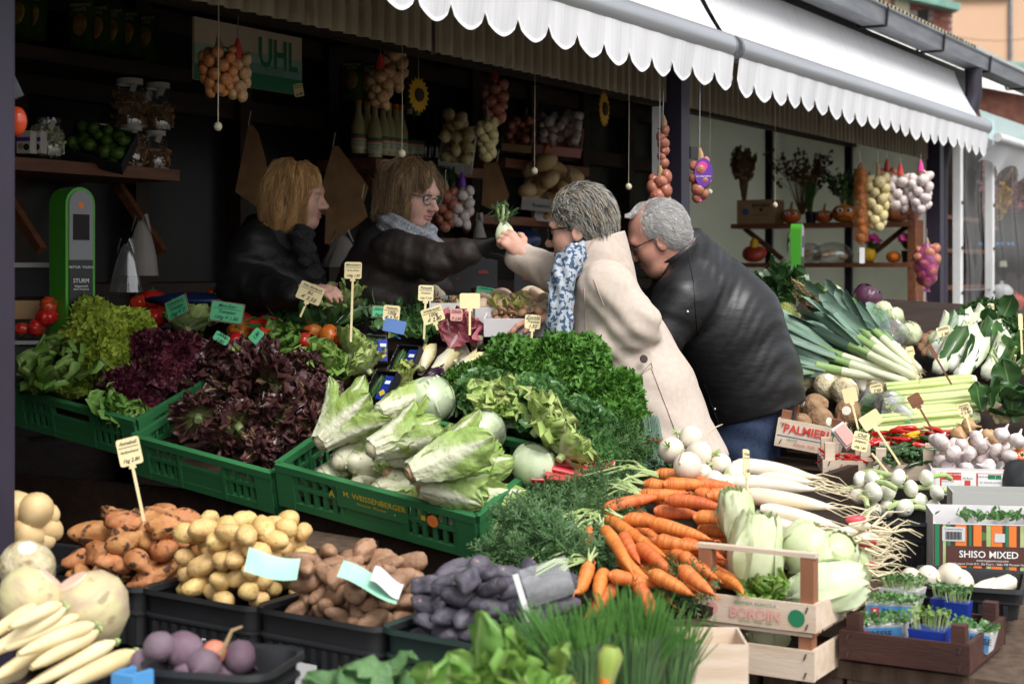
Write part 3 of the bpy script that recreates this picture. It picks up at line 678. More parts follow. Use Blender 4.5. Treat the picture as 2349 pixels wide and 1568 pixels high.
v, f = cf.surf(*bb([up_s, hem, rw, lw, hp + .24], .2), .0082); coat = vmesh('coat', v, f, 'wool_coat', WM)
o = np.array(WM.location); kf = F(); kf.cone(A(1374, 668, WY + .02), A(1370, 600, WY + .015), .135, .104, .05); kf.cone(A(1370, 600, WY + .015), A(1371, 520, WY + .0), .1, .082, .05, flat=((0, 1, 0), .95))
def kp(X, d):
 d = np.maximum(d + .0015 * np.sin(X[..., 2] * 60 + X[..., 0] * 30), -(d + .013)); zt = A(1370, 546, WY)[2] + .28 * (X[..., 0] - .277); return np.maximum(np.maximum(d, X[..., 2] - zt), A(1370, 655, WY)[2] - X[..., 2])
kf.post = kp; v, f = kf.surf(*bb([A(1374, 660, WY), A(1371, 530, WY)], .16), .0058); b = B(); b.add(v - o, f); b.build('collar', 'wool_coat', coat, smooth='all')
for pts in (((1362, 548), (1340, 590), (1318, 640)),): b = B(); b.tube([on_field(kf, x, y, WY, .002) - o for x, y in pts], .004, 6); b.build('collar_edge', 'coat_seam', coat)
b = B(); b.lathe([(0, -.004), (.011, -.004), (.013, 0), (.011, .004), (0, .004)], 14, A(1477, 823, WY - .215) - o, rotm(R(80), 0, R(8))); b.build('button', 'button', coat)
def decal(fn, pts_fn, nu, nv, Y0, off, name, mt, par, o):
 g = np.array([[on_field(fn, *pts_fn(a, c), Y0, off) - o for c in np.linspace(0, 1, nv)] for a in np.linspace(0, 1, nu)]); b = B(); b.grid(g)
 return b.build(name, mt, par, smooth='all')
decal(cf, lambda a, c: (1402 + 88 * a + 6 * c, (862 - 58 * a + 8 * math.sin(a * 3)) - 4 + 38 * c - 10 * a * c), 10, 5, WY, .007, 'pocket_flap', 'wool_coat', coat, o)
for pts in (((1402, 902), (1495, 841)), ((1487, 806), (1497, 842)), ((1495, 845), (1562, 1020)), ((1452, 875), (1500, 1010)), ((1385, 700), (1362, 640)), ((1340, 660), (1346, 780))):
 (x0, y0), (x1, y1) = pts; pp = [on_field(cf, x0 + (x1 - x0) * t, y0 + (y1 - y0) * t, WY, .0025) - o for t in np.linspace(0, 1, 12)]
 b = B(); b.tube(pp, .0016, 5); b.build('seam', 'coat_seam', coat)
b = B(); b.lathe([(0, -.004), (.011, -.004), (.013, 0), (.011, .004), (0, .004)], 14, on_field(cf, 1313, 650, WY, .004) - o, rotm(R(80), 0, R(-30))); b.build('button', 'button', coat)
sf = F(); sf.chain([A(1335, 575, WY - .05), A(1307, 600, WY - .1), A(1290, 640, WY - .12), A(1284, 700, WY - .13), A(1283, 745, WY - .13), A(1287, 790, WY - .13)], [.04, .038, .036, .033, .036, .038], .03, wr=(.004, 1.2, 2.5))
sf.post = lambda X, d: d + .004 * np.sin(X[..., 0] * 160 + 2 * np.sin(X[..., 2] * 25))
v, f = sf.surf(*bb([A(1335, 575, WY - .05), A(1287, 790, WY - .13), A(1284, 700, WY - .13)], .07), .006); vmesh('scarf', v, f, 'leopard_scarf', WM)
def short_hair(par, hc, hM, W, cols, label_ell, flow, n, ln, w, lift, seed, cut=(), base=None, wave=.2, jit=.3, ends=.25):
 h = F()
 for (p, r, k) in label_ell: h.ell(W(p), r, k, hM)
 for (p, r, k) in cut: h.ell(W(p), r, k, hM, True)
 v, f = h.surf(hc - .2, hc + .2, .0055); hb = vmesh('hair', v, f, base or cols[0], par)
 st = strands(h, v, n, flow, ln, 6, w, lift, seed, jit=jit, wave=wave, nm=len(cols), ends=ends); st.xf(T(*(-np.array(par.location)))); st.build('hair_strands', list(cols), hb, smooth='all')
 return h
fw = hM[:, 0]; upv = hM[:, 2]
short_hair(WM, hc, hM, HW, ['hair_silver', 'hair_dark_grey', 'hair_blond_streak', 'hair_silver', 'hair_dark_grey'], [((-.016, 0, .056), (.098, .084, .09), .03), ((-.066, 0, -.01), (.042, .062, .06), .04)],
 lambda p: (-fw * .9 - upv * .35)[None] * np.ones((len(p), 1)) - 3.0 * upv[None] * np.clip(-((p - hc) @ fw) / .1, 0, 1)[:, None], 4600, .06, .0013, .006, 3, [((.1, 0, -.045), (.07, .12, .1), .02), ((.015, 0, -.06), (.055, .12, .058), .015)], 'hair_dark_grey', wave=.5, jit=.4)
MY = 5.72
MN = thing('person', 'person with white hair and glasses in a black leather jacket bending over the counter', 'person', (.86, MY + .1, 0))
o = np.array(MN.location)
hc = A(1508, 548, MY); hM = frame((-.86, .12, -.42), (-.42, -.06, .9)); hf, HW = head_field(hc, hM, 1.02, True, 1.08)
nk = A(1570, 640, MY + .05); hf.cone(HW((-.03, 0, -.06)), nk, .064, .07, .03); hf.ell(HW((.02, 0, -.1)), (.05, .05, .03), .04, hM)
v, f = hf.surf(*bb([hc - .16, hc + .16, nk], .04), .0044); mi = lips_mi(v, f, HW, hM, 1.02)
bf = F(); cs = A(1590, 690, MY + .05); hip = A(1720, 930, MY + .08); k1 = A(1700, 1180, MY - .02); k2 = A(1760, 1180, MY + .16)
bf.cone(nk, cs, .08, .15, .05); bf.cone(cs, hip, .16, .15, .06)
f1, f2_ = np.array((k1[0], MY, .05)), np.array((k2[0], MY + .2, .05))
for kk, ff in ((k1, f1), (k2, f2_)): bf.cone(kk, ff, .06, .045, .03); bf.cone(ff, ff + np.array((-.18, .02, -.01)), .042, .034, .02); bf.cone(hip, kk, .1, .065, .05)
v2, f2 = bf.surf(*bb([nk, cs, hip, k1, k2, f1, f2_, f1 + np.array((-.2, 0, 0))], .2), .017)
mw = A(1262, 735, 5.18); hf3 = F(); hf3.cone(A(1300, 736, 5.22), mw, .031, .029, .02); hand(hf3, mw, (-.98, -.1, -.12), (-.1, -.2, -1), .95, (.3, .4, .3), .06, (.3, .3), side=1)
v3, f3 = hf3.surf(mw - .16, mw + .14, .0046)
vmesh('body', np.concatenate([v, v2, v3]), np.concatenate([f, f2 + len(v), f3 + len(v) + len(v2)]), ['skin_warm', 'lips', 'trousers'], MN, mi=np.concatenate([mi, np.full(len(f2), 2), np.zeros(len(f3), int)]))
b = B(); b.tube([mw + np.array((.02, .036 * math.cos(a), .034 * math.sin(a))) - o for a in np.linspace(0, 6.28, 16)], .006, 6, cap=False, flat=.6); wt = b.build('watch_strap', 'watch_steel', MN)
b = B(); b.lathe([(0, -.004), (.017, -.004), (.018, .002), (.015, .005), (0, .005)], 16, mw + np.array((.02, -.04, .012)) - o, rotm(R(80))); b.build('watch_face', 'iris', wt)
eyes(MN, HW, hM); brows(MN, HW, 'hair_grey'); spectacles(MN, HW, hM, 'frame_black', 'spectacle', .023, .017)
jf = F(); a1 = A(1590, 640, MY + .05); a2 = A(1650, 745, MY + .06); a3 = A(1706, 860, MY + .08); a4 = A(1742, 965, MY + .08)
jf.cone(a1, a2, .155, .215, .08, flat=((0, 1, .1), 1.15)); jf.cone(a2, a3, .215, .2, .08, flat=((0, 1, 0), 1.1)); jf.cone(a3, a4, .2, .185, .06, flat=((0, 1, 0), 1.1))
s1 = A(1565, 690, MY - .14); s2 = A(1500, 800, MY - .18); s3 = A(1400, 790, MY - .25)
jf.cone(A(1600, 650, MY - .05), s1, .11, .1, .06); jf.cone(s1, s2, .1, .085, .05, wr=(.004, 2.3, 2)); jf.cone(s2, s3, .08, .062, .03, wr=(.008, 4, 1))
r1 = A(1530, 700, MY + .18); r2 = A(1400, 730, MY + .1); jf.cone(r1, r2, .09, .06, .05, wr=(.007, 3, 1)); jf.cone(r2, A(1302, 736, 5.24), .06, .045, .03)
jf.cone(nk + np.array((.0, 0, -.02)), A(1590, 560, MY + .06), .075, .06, .04)
_hn = np.array((.24, 0, .97))
def jp(X, d):
 wv = X[..., 2] * .8 - X[..., 0] * .35 + .05 * np.sin(X[..., 0] * 9 + X[..., 1] * 6)
 n1 = np.sin(wv * 62 + 2.2 * np.sin(X[..., 0] * 7 + 1) + 1.5 * np.sin(X[..., 1] * 11)); env = .5 + .5 * np.sin(X[..., 0] * 11 + X[..., 2] * 8)
 n2 = np.sin(wv * 31 + 3 * np.sin(X[..., 0] * 5.3 + X[..., 2] * 4) + 2 * np.sin(X[..., 1] * 8 + 1))
 d = d - .0024 * n1 * env * env - .0042 * n2 * (1 - env) - .0014 * np.sin(wv * 140 + 4 * np.sin(X[..., 0] * 12 + X[..., 2] * 9)) * env
 hemz = 0.975 + (X[..., 0] - .73) * .27
 return np.maximum(d, hemz - X[..., 2])
jf.post = jp
v, f = jf.surf(*bb([a1, a4, a2 + .25, s3, s2, A(1302, 736, 5.24)], .19), .0085); jk = vmesh('jacket', v, f, 'leather', MN)
nb_ = A(1560, 605, MY + .03); ax = np.array((-.34, -.05, .94)); ax /= np.linalg.norm(ax); e1 = np.array((-.9, .1, -.3)); e1 -= ax * (e1 @ ax); e1 /= np.linalg.norm(e1); e2 = np.cross(ax, e1)
g = np.array([[nb_ - o + (math.cos(a) * e1 + math.sin(a) * e2) * (.105 - .012 * t + (.012 if t == 1 else 0)) + ax * (-.05 + .125 * t * (.55 + .45 * (1 - math.cos(a)) / 2)) for t in np.linspace(0, 1, 7)] for a in np.linspace(R(25), R(335), 36)])
inn = g + (nb_ - o + ax * .03 - g) * .09; b = B(); b.grid(np.concatenate([g, inn[:, ::-1]], 1), cv=True); b.build('collar', 'leather', jk, smooth='all')
g2 = nb_ - o + (g - (nb_ - o)) * .87 + ax * .012; b = B(); b.grid(g2); b.build('shirt_collar', 'shirt_stripe', MN, smooth='all')
for pts in (((1575, 560), (1592, 650)), ((1592, 650), (1600, 770)), ((1615, 880), (1650, 975))):
 (x0, y0), (x1, y1) = pts; pp = [on_field(jf, x0 + (x1 - x0) * t, y0 + (y1 - y0) * t, MY, .001) - o for t in np.linspace(0, 1, 14)]
 b = B(); b.tube(pp, .002, 5); b.build('seam', 'leather', jk)
for (x, y) in ((1577, 715), (1640, 938)): b = B(); b.ell(on_field(jf, x, y, MY, .002) - o, (.006, .004, .006), 10, 6); b.build('snap_button', 'watch_steel', jk)
tf = F(); tf.cone(A(1718, 930, MY + .08), A(1716, 1010, MY + .08), .165, .15, .05);
for kk, ff in ((k1, f1), (k2, f2_)): tf.cone(A(1716, 985, MY + .08), kk, .12, .085, .04); tf.cone(kk, ff + np.array((0, 0, .04)), .085, .065, .03)
tf.post = lambda X, d: d + .003 * np.sin(X[..., 2] * 60 + X[..., 0] * 25)
v, f = tf.surf(*bb([hip, k1, k2, f1, f2_], .2), .013); vmesh('jeans', v, f, 'denim', MN)
fw = hM[:, 0]; upv = hM[:, 2]
short_hair(MN, hc, hM, HW, ['hair_white', 'hair_light', 'hair_grey', 'hair_white'], [((-.03, 0, .042), (.098, .087, .09), .03), ((-.06, 0, -.02), (.055, .075, .06), .04)],
 lambda p: (-fw * .55 - upv * .75)[None] * np.ones((len(p), 1)), 3600, .05, .0009, .004, 9, [((.085, 0, .07), (.075, .075, .08), .02), ((.09, 0, -.03), (.075, .12, .09), .02), ((.02, 0, -.07), (.06, .12, .05), .015)], 'hair_light', jit=.35)
b_ = strands(hf, np.array([HW((.02 + .05 * random.random(), (random.random() - .5) * .1, .12 + .01 * random.random())) for _ in range(220)]), 260, lambda p: (-fw * .8 + upv * .45)[None] * np.ones((len(p), 1)), .045, 5, .0009, .006, 4, nm=2)
b_.xf(T(*(-o))); b_.build('hair_tuft', ['hair_white', 'hair_light'], MN, smooth='all')
def seller(label, Y, hxy, fwd, up, torso, jacket_mt, hair_cols, hair_base, hair_ells, hair_cut, hair_n, hair_len, scarf_mt, scarf_pts, seed, skin='skin_pale'):
 hc = A(*hxy, Y); M_ = frame(fwd, up); hf, W = head_field(hc, M_, .94);
 pr = thing('person', label, 'person', (hc[0] - .05, Y + .05, .26)); o = np.array(pr.location)
 nk = hc + np.array((-.06 if fwd[0] > 0 else 0, .02, -.24)); hf.cone(W((-.02, 0, -.06)), nk, .05, .056, .03)
 v, f = hf.surf(*bb([hc - .15, hc + .15, nk], .03), .0045); mi = lips_mi(v, f, W, M_, .94)
 bf = F(); cs = A(*torso[0], Y + .03); hip = A(*torso[1], Y + .06); bf.cone(nk, cs, .06, .12, .04); bf.cone(cs, hip, .13, .13, .05); ft = np.array((hip[0], Y + .08, .31)); bf.cone(hip, ft, .12, .07, .05); bf.cone(ft, ft + np.array((.15, -.05, -.01)), .045, .035, .02)
 v2, f2 = bf.surf(*bb([nk, cs, hip, ft, ft + np.array((.16, -.05, 0))], .17), .017)
 return pr, o, hc, M_, W, hf, nk, cs, hip, [v, v2], [f, f2], mi
def finish(pr, vs, fs, mi, mats):
 off = 0; F_ = []
 for v, f in zip(vs, fs): F_.append(f + off); off += len(v)
 n = sum(len(f) for f in fs); m = np.zeros(n, int); m[:len(mi)] = mi; m[len(mi):len(mi) + len(fs[1])] = 2; vmesh('body', np.concatenate(vs), np.concatenate(F_), mats, pr, mi=m)
def bob(pr, hc, M_, W, cols, base, ells, cut, n, ln, seed, bottom, side=0.):
 h = F()
 for (p, r, k) in ells: h.ell(W(p), r, k, M_)
 for (p, r, k) in cut: h.ell(W(p), r, k, M_, True)
 zc = hc[2] + bottom
 h.post = lambda X, d: np.maximum(d + .006 * np.sin(X[..., 0] * 55 + X[..., 1] * 40 + 2 * np.sin(X[..., 2] * 14)) + .004 * np.sin(X[..., 0] * 110 - X[..., 2] * 20), zc - X[..., 2] + .014 * np.sin(X[..., 0] * 60 + seed) + .006 * np.sin(X[..., 0] * 170))
 v, f = h.surf(hc - .22, hc + .22, .006); hb = vmesh('hair', v, f, base, pr)
 fw, up = M_[:, 0], M_[:, 2]; ctop = W((-.01, 0, .12))
 def flow(p):
  r = p - ctop; r = r - up * (r @ up)[:, None]; r /= np.linalg.norm(r, axis=1)[:, None] + 1e-6
  return r * .5 - np.array((0, 0, 1.0))
 st = strands(h, v[v[:, 2] > zc + .05], n, flow, ln, 8, .0011, .008, seed, jit=.26, wave=.12, nm=len(cols), ends=.2); st.xf(T(*(-np.array(pr.location)))); st.build('hair_strands', list(cols), hb, smooth='all')
Y1 = 5.62
pr, o, hc, M_, W, hf, nk, cs, hip, vs, fs, mi = seller('person with golden blond bob in a black padded coat behind the counter', Y1, (682, 452), (.98, -.12, -.1), (.02, 0, 1), ((625, 580), (615, 720)), None, None, None, None, None, None, None, None, None, 1)
hh = F(); w1 = A(700, 668, Y1 - .3); hh.cone(w1 + np.array((-.07, .03, 0)), w1, .026, .025, .02); hand(hh, w1, (.8, -.3, .05), (0, .4, -.9), .85, (.4, .5, .4), .06, (.3, .4), side=1); v3, f3 = hh.surf(w1 - .13, w1 + .15, .005)
finish(pr, vs + [v3], fs + [f3], mi, ['skin_pale', 'lips', 'trousers']); eyes(pr, W, M_); brows(pr, W, 'hair_copper')
jf = F(); jf.cone(A(620, 588, Y1 + .04), A(622, 665, Y1 + .04), .135, .18, .07, flat=((0, 1, 0), 1.15)); jf.cone(A(622, 665, Y1 + .04), A(618, 800, Y1 + .05), .185, .2, .06)
jf.cone(A(582, 575, Y1 - .08), A(552, 655, Y1 - .12), .088, .078, .05, wr=(.004, 3, 1)); jf.cone(A(552, 650, Y1 - .12), A(672, 680, Y1 - .28), .074, .05, .03, wr=(.004, 3, 1))
jf.cone(A(655, 575, Y1 + .1), A(680, 650, Y1 + .05), .085, .08, .05); jf.cone(A(640, 545, Y1 + .04), A(590, 530, Y1 + .08), .055, .055, .05)
jf.post = lambda X, d: d - .006 * np.abs(np.sin(X[..., 2] * 42 + .4 * np.sin(X[..., 0] * 9))) - .003 * np.sin(X[..., 0] * 40 + X[..., 2] * 30)
v, f = jf.surf(*bb([A(520, 500, Y1), A(735, 830, Y1), A(690, 672, Y1 - .3), A(620, 600, Y1 + .2)], .09), .01); vmesh('coat', v, f, 'puffer_black', pr)
sf = F();
for a in np.linspace(0, 2 * np.pi, 12, endpoint=False):
 a2_ = a + 2 * np.pi / 12; c0 = nk + np.array((.035, -.02, -.015)); g0 = c0 + np.array((.075 * math.cos(a), .07 * math.sin(a), -.03 * math.cos(a))); g1 = c0 + np.array((.075 * math.cos(a2_), .07 * math.sin(a2_), -.03 * math.cos(a2_))); sf.cone(g0, g1, .04, .04, .03)
sf.cone(A(692, 545, Y1 - .08), A(703, 590, Y1 - .12), .046, .034, .03)
sf.post = lambda X, d: d + .006 * np.sin(X[..., 2] * 120 + X[..., 0] * 60 + 2 * np.sin(X[..., 1] * 40))
v, f = sf.surf(*bb([nk - .15, nk + .16, A(703, 572, Y1 - .14)], .05), .007); vmesh('scarf', v, f, 'knit_dark', pr)
bob(pr, hc, M_, W, ['hair_gold', 'hair_copper', 'hair_straw'], 'hair_copper', [((-.026, 0, .04), (.1, .088, .092), .03), ((-.042, 0, -.06), (.075, .086, .08), .05)], [((.1, 0, -.045), (.056, .13, .11), .02)], 4200, .18, 21, -.125)
Y2 = 5.6
pr, o, hc, M_, W, hf, nk, cs, hip, vs, fs, mi = seller('person with ash blond hair, glasses and brown quilted jacket stretching an arm out', Y2, (946, 450), (.84, -.5, -.22), (.16, -.08, 1), ((900, 590), (880, 730)), None, None, None, None, None, None, None, None, None, 1)
finish(pr, vs, fs, mi, ['skin_pale', 'lips', 'trousers']); eyes(pr, W, M_); brows(pr, W, 'hair_brown'); spectacles(pr, W, M_, 'frame_teal', 'spectacle', .025, .019)
jf = F(); jf.cone(A(893, 585, Y2 + .05), A(884, 660, Y2 + .05), .125, .16, .07, flat=((0, 1, 0), 1.1)); jf.cone(A(884, 660, Y2 + .05), A(865, 790, Y2 + .07), .165, .17, .06)
a1, a2, a3 = A(912, 578, Y2 - .09), A(1000, 600, Y2 - .16), A(1070, 580, Y2 - .2)
jf.cone(a1, a2, .085, .06, .06, wr=(.004, 2, 1.6)); jf.cone(a2, a3, .058, .045, .03, wr=(.004, 2.4, 1.6)); jf.cone(a3, a3 + (a3 - a2) * .02, .048, .047, .01)
jf.cone(A(905, 590, Y2 + .15), A(1000, 660, Y2 + .1), .075, .06, .05); jf.cone(A(900, 548, Y2 + .04), A(862, 535, Y2 + .09), .055, .06, .05)
jf.post = lambda X, d: d - .0055 * np.abs(np.sin(X[..., 2] * 50 + X[..., 0] * 18)) * np.abs(np.sin(X[..., 0] * 32 - X[..., 2] * 16)) ** .5 - .002 * np.sin(X[..., 0] * 60)
v, f = jf.surf(*bb([A(795, 500, Y2), A(970, 800, Y2), a3, A(900, 600, Y2 + .2)], .085), .009); vmesh('jacket', v, f, 'puffer_brown', pr)
gf = F(); gw = A(1082, 571, Y2 - .2); gf.cone(gw - np.array((.04, 0, .005)), gw, .036, .032, .02); hand(gf, gw, (.96, 0, .2), (.15, -.5, -.8), .92, (.12, .3, .25), .2, (.1, .1), side=1)
v, f = gf.surf(gw - .14, gw + .2, .0046)
tipm = np.where((v[f].mean(1)[:, 0] > gw[0] + .125) | ((v[f].mean(1)[:, 0] > gw[0] + .055) & (v[f].mean(1)[:, 2] > gw[2] + .062)), 1, 0); vmesh('glove', v, f, ['glove_black', 'glove_tip'], pr, mi=tipm)
g2 = F(); w2 = A(1000, 665, Y2 - .02); hand(g2, w2, (.5, -.2, -.8), (-.5, .2, -.5), .8, (.3, .4, .3), .1, (.2, .2)); v, f = g2.surf(w2 - .15, w2 + .14, .005); vmesh('glove', v, f, ['glove_tip'], pr)
sf = F()
for i in range(12):
 a, a_ = i / 12 * 2 * np.pi, (i + 1) / 12 * 2 * np.pi; c0 = A(942, 538, Y2 - .02); fn_ = lambda q: c0 + np.array((.085 * math.cos(q), .075 * math.sin(q), -.045 * math.cos(q))); sf.cone(fn_(a), fn_(a_), .034, .034, .02)
sf.cone(A(982, 535, Y2 - .08), A(988, 562, Y2 - .1), .034, .03, .02)
sf.post = lambda X, d: d + .004 * np.sin(X[..., 2] * 150 + X[..., 0] * 90)
c0 = A(945, 530, Y2 - .02); v, f = sf.surf(c0 - .17, c0 + .17, .0065); vmesh('scarf', v, f, 'knit_grey', pr)
bob(pr, hc, M_, W, ['hair_ash', 'hair_brown', 'hair_honey'], 'hair_brown', [((-.028, 0, .043), (.104, .092, .094), .03), ((-.04, 0, -.05), (.084, .096, .08), .05)], [((.105, -.012, -.04), (.06, .092, .115), .02)], 4200, .16, 31, -.105)
# produce and crates: materials and builders
mat('lollo_green', (.42, .52, .07), (.3, .43, .05), scale=14, rough=.45, transl=.3, rib=((.42, .5, .16), .12, .1), var=.12, hue=.01)
mat('lollo_red', (.15, .03, .05), (.075, .016, .03), scale=14, rough=.42, transl=.2, var=.15, spots=((.22, .24, .06), 14, .68))
mat('oak_red', (.055, .018, .022), (.13, .06, .05), scale=16, rough=.3, spec=.5, transl=.12, rib=((.24, .26, .09), .1, .25), var=.25, ramp=(.4, .75), spots=((.2, .26, .06), 13, .66))
mat('batavia', (.14, .3, .045), (.24, .4, .09), scale=12, rough=.4, transl=.28, rib=((.4, .5, .2), .14, .05), var=.12, hue=.012)
mat('bleached_lettuce', (.56, .66, .24), (.38, .54, .13), scale=12, rough=.4, transl=.3, rib=((.6, .64, .4), .16, .12), var=.1)
mat('frisee', (.55, .56, .2), (.32, .44, .09), scale=10, rough=.45, transl=.3, rib=((.6, .6, .34), .2, .1), var=.1)
mat('romaine', (.3, .44, .1), (.44, .56, .2), scale=11, rough=.36, transl=.3, rib=((.74, .75, .55), .34, .2), bump=.8, bscale=40, var=.1, hue=.008)
mat('romaine_base', (.68, .66, .5), (.6, .6, .4), scale=12, rough=.4, transl=.12, top=((.42, .52, .22), .09, .2))
mat('stalk_cut', (.42, .2, .1), (.55, .36, .2), scale=60, rough=.7)
mat('iceberg', (.72, .78, .58), (.56, .68, .38), scale=7, rough=.32, transl=.15, spec=.45, bump=.35, bscale=16, var=.05)
mat('white_cabbage', (.66, .7, .48), (.54, .62, .34), scale=14, rough=.35, transl=.1, bump=.25, bscale=14, var=.06)
mat('savoy', (.05, .12, .045), (.1, .2, .07), scale=16, rough=.5, transl=.1, bump=1.0, bscale=45, rib=((.35, .45, .22), .06, 0.0), var=.15)
mat('red_cabbage', (.05, .015, .035), (.09, .03, .06), scale=8, rough=.3, bump=.2)
mat('kale', (.055, .16, .022), (.1, .24, .035), scale=22, rough=.5, transl=.22, var=.1); mat('kale_blue', (.035, .09, .03), (.06, .14, .04), scale=18, rough=.5, transl=.2, var=.15)
mat('parsley', (.06, .17, .045), (.14, .28, .09), scale=12, rough=.32, spec=.5, transl=.22, var=.1)
mat('dill', (.05, .13, .04), (.1, .2, .06), scale=10, rough=.5, transl=.2); mat('carrot_green', (.055, .13, .045), (.12, .22, .08), scale=9, rough=.5, transl=.2, var=.1)
mat('pale_stem', (.35, .48, .16), (.5, .58, .3), scale=12, rough=.4, transl=.1); mat('dark_leaf', (.03, .085, .025), (.055, .13, .035), scale=12, rough=.3, spec=.5, transl=.15, rib=((.16, .26, .09), .06), var=.15)
mat('chive', (.08, .22, .045), (.14, .32, .07), scale=14, rough=.35, transl=.2)
mat('carrot', (.7, .21, .05), (.5, .12, .03), scale=90, rough=.42, spec=.4, var=.12, bump=.6, bscale=260, stretch=(2.2, .35, .35), hue=.008, ramp=(.4, .75))
mat('turnip', (.74, .69, .58), (.68, .6, .46), scale=14, rough=.3, spec=.45, var=.05, spots=((.5, .33, .2), 22, .7))
mat('daikon', (.76, .7, .58), (.7, .58, .42), scale=10, rough=.35, var=.04); mat('root_hair', (.7, .6, .4), rough=.6)
mat('parsnip', (.76, .66, .42), (.7, .55, .28), scale=10, rough=.5, var=.07, bump=.15, bscale=40); mat('swede', (.56, .5, .27), (.42, .31, .22), scale=13, rough=.55, bump=.3, bscale=30, spots=((.34, .27, .16), 22, .62), ramp=(.4, .7), stretch=(1, 1, 2))
mat('celeriac', (.58, .52, .34), (.42, .34, .2), scale=26, rough=.7, bump=1.0, bscale=60, var=.08, spots=((.28, .19, .1), 30, .6)); mat('celeriac_dirty', (.35, .22, .12), (.24, .14, .075), scale=24, rough=.85, bump=1.0, bscale=60, var=.12)
mat('cut_white', (.78, .75, .66), (.7, .66, .54), scale=30, rough=.5)
mat('potato_yellow', (.68, .48, .2), (.6, .4, .15), scale=16, rough=.45, var=.09, hue=.008, spots=((.4, .25, .1), 70, .6), bump=.3); mat('potato_pale', (.68, .5, .26), (.6, .42, .2), scale=12, rough=.45, var=.06, spots=((.36, .22, .1), 34, .68))
mat('potato_earthy', (.52, .25, .1), (.42, .17, .06), scale=16, rough=.6, var=.12, hue=.008, spots=((.07, .032, .018), 20, .57), bump=.35, bscale=40); mat('potato_brown', (.35, .205, .125), (.27, .15, .085), scale=18, rough=.6, var=.12, spots=((.2, .1, .06), 40, .62), bump=.3)
mat('potato_violet', (.05, .046, .062), (.105, .095, .115), scale=22, rough=.55, var=.2, spots=((.3, .2, .16), 34, .68), bump=.3); mat('beetroot', (.17, .12, .15), (.11, .06, .085), scale=14, rough=.65, var=.15, bump=.3, spots=((.3, .2, .15), 12, .66)); mat('beet_orange', (.6, .2, .12), (.5, .15, .1), scale=12, rough=.55)
mat('tomato', (.6, .035, .018), (.5, .045, .02), scale=6, rough=.16, spec=.5, var=.1, hue=.008); mat('tomato_orange', (.62, .11, .02), (.45, .18, .03), scale=9, rough=.18, var=.1, hue=.015); mat('calyx', (.07, .15, .03), rough=.6)
mat('leek_white', (.68, .7, .5), (.6, .64, .42), scale=12, rough=.35, stretch=(.2, 4, 4)); mat('leek_green', (.3, .42, .14), (.14, .26, .1), scale=8, rough=.4, stretch=(.2, 6, 6)); mat('leek_leaf', (.12, .2, .15), (.18, .27, .2), scale=10, rough=.5, stretch=(.2, 9, 9), var=.2)
mat('celery', (.42, .52, .16), (.54, .6, .28), scale=12, rough=.35, stretch=(.15, 9, 9), var=.05); mat('celery_base', (.66, .68, .5), rough=.4)
mat('pakchoi', (.68, .7, .56), (.55, .62, .36), scale=8, rough=.3, rib=((.72, .74, .62), .5, .3)); mat('fennel', (.66, .72, .5), (.56, .66, .36), scale=12, rough=.3, stretch=(3, 3, .5))
mat('endive', (.74, .7, .44), (.7, .62, .25), scale=8, rough=.35, transl=.1, rib=((.76, .74, .6), .3)); mat('castelfranco', (.6, .54, .2), (.42, .42, .12), scale=9, rough=.45, transl=.2, spots=((.35, .08, .07), 40, .66)); mat('radicchio_pink', (.6, .2, .24), (.5, .13, .17), scale=10, rough=.4, transl=.25, rib=((.75, .62, .6), .1))
mat('radish', (.55, .03, .06), (.6, .08, .1), scale=10, rough=.28, var=.08); mat('rhubarb', (.58, .03, .05), (.48, .06, .06), scale=8, rough=.3, stretch=(.2, 3, 3)); mat('rhubarb_end', (.7, .5, .38), rough=.5)
mat('chilli_red', (.55, .015, .012), (.45, .012, .01), scale=10, rough=.14, spec=.55, var=.12); mat('chilli_green', (.02, .06, .018), (.03, .085, .02), scale=10, rough=.14, spec=.55, var=.2); mat('chilli_yellow', (.7, .42, .02), rough=.15)
mat('garlic', (.7, .64, .6), (.58, .47, .46), scale=16, rough=.5, var=.06, stretch=(3, 3, .6)); mat('garlic_white', (.78, .76, .68), (.7, .7, .55), scale=12, rough=.35, var=.04); mat('garlic_smoked', (.5, .33, .18), (.4, .22, .1), scale=14, rough=.45, var=.12, stretch=(3, 3, .5))
mat('onion', (.5, .22, .08), (.42, .15, .05), scale=10, rough=.28, var=.1, stretch=(4, 4, .5)); mat('onion_white', (.66, .58, .32), (.56, .46, .2), scale=10, rough=.28, var=.08, stretch=(4, 4, .5)); mat('shallot', (.42, .17, .11), (.34, .11, .07), scale=10, rough=.3, var=.1, stretch=(4, 4, .5))
mat('mushroom', (.55, .43, .32), (.44, .31, .21), scale=14, rough=.6, var=.12); mat('mushroom_brown', (.32, .19, .11), (.24, .13, .07), scale=12, rough=.5, var=.15); mat('aubergine', (.03, .012, .03), rough=.15)
mat('pumpkin', (.62, .19, .02), (.55, .14, .015), scale=8, rough=.35, var=.08); mat('pumpkin_stem', (.34, .24, .1), rough=.8); mat('lime', (.04, .1, .01), (.07, .13, .015), scale=20, rough=.35, var=.15)
mat('dry_stem', (.42, .29, .15), (.3, .2, .1), scale=20, rough=.8); mat('dried_brown', (.2, .12, .05), (.12, .07, .03), scale=20, rough=.9, var=.1)
mat('green_plastic', (.035, .17, .06), (.03, .145, .052), scale=4, rough=.42, spec=.4); mat('black_plastic', (.016, .017, .019), (.022, .023, .025), scale=6, rough=.38, spec=.45); mat('darkgreen_plastic', (.02, .04, .034), rough=.42); mat('blue_plastic', (.012, .04, .3), (.01, .03, .24), scale=6, rough=.4); mat('lightblue_plastic', (.09, .3, .6), rough=.4)
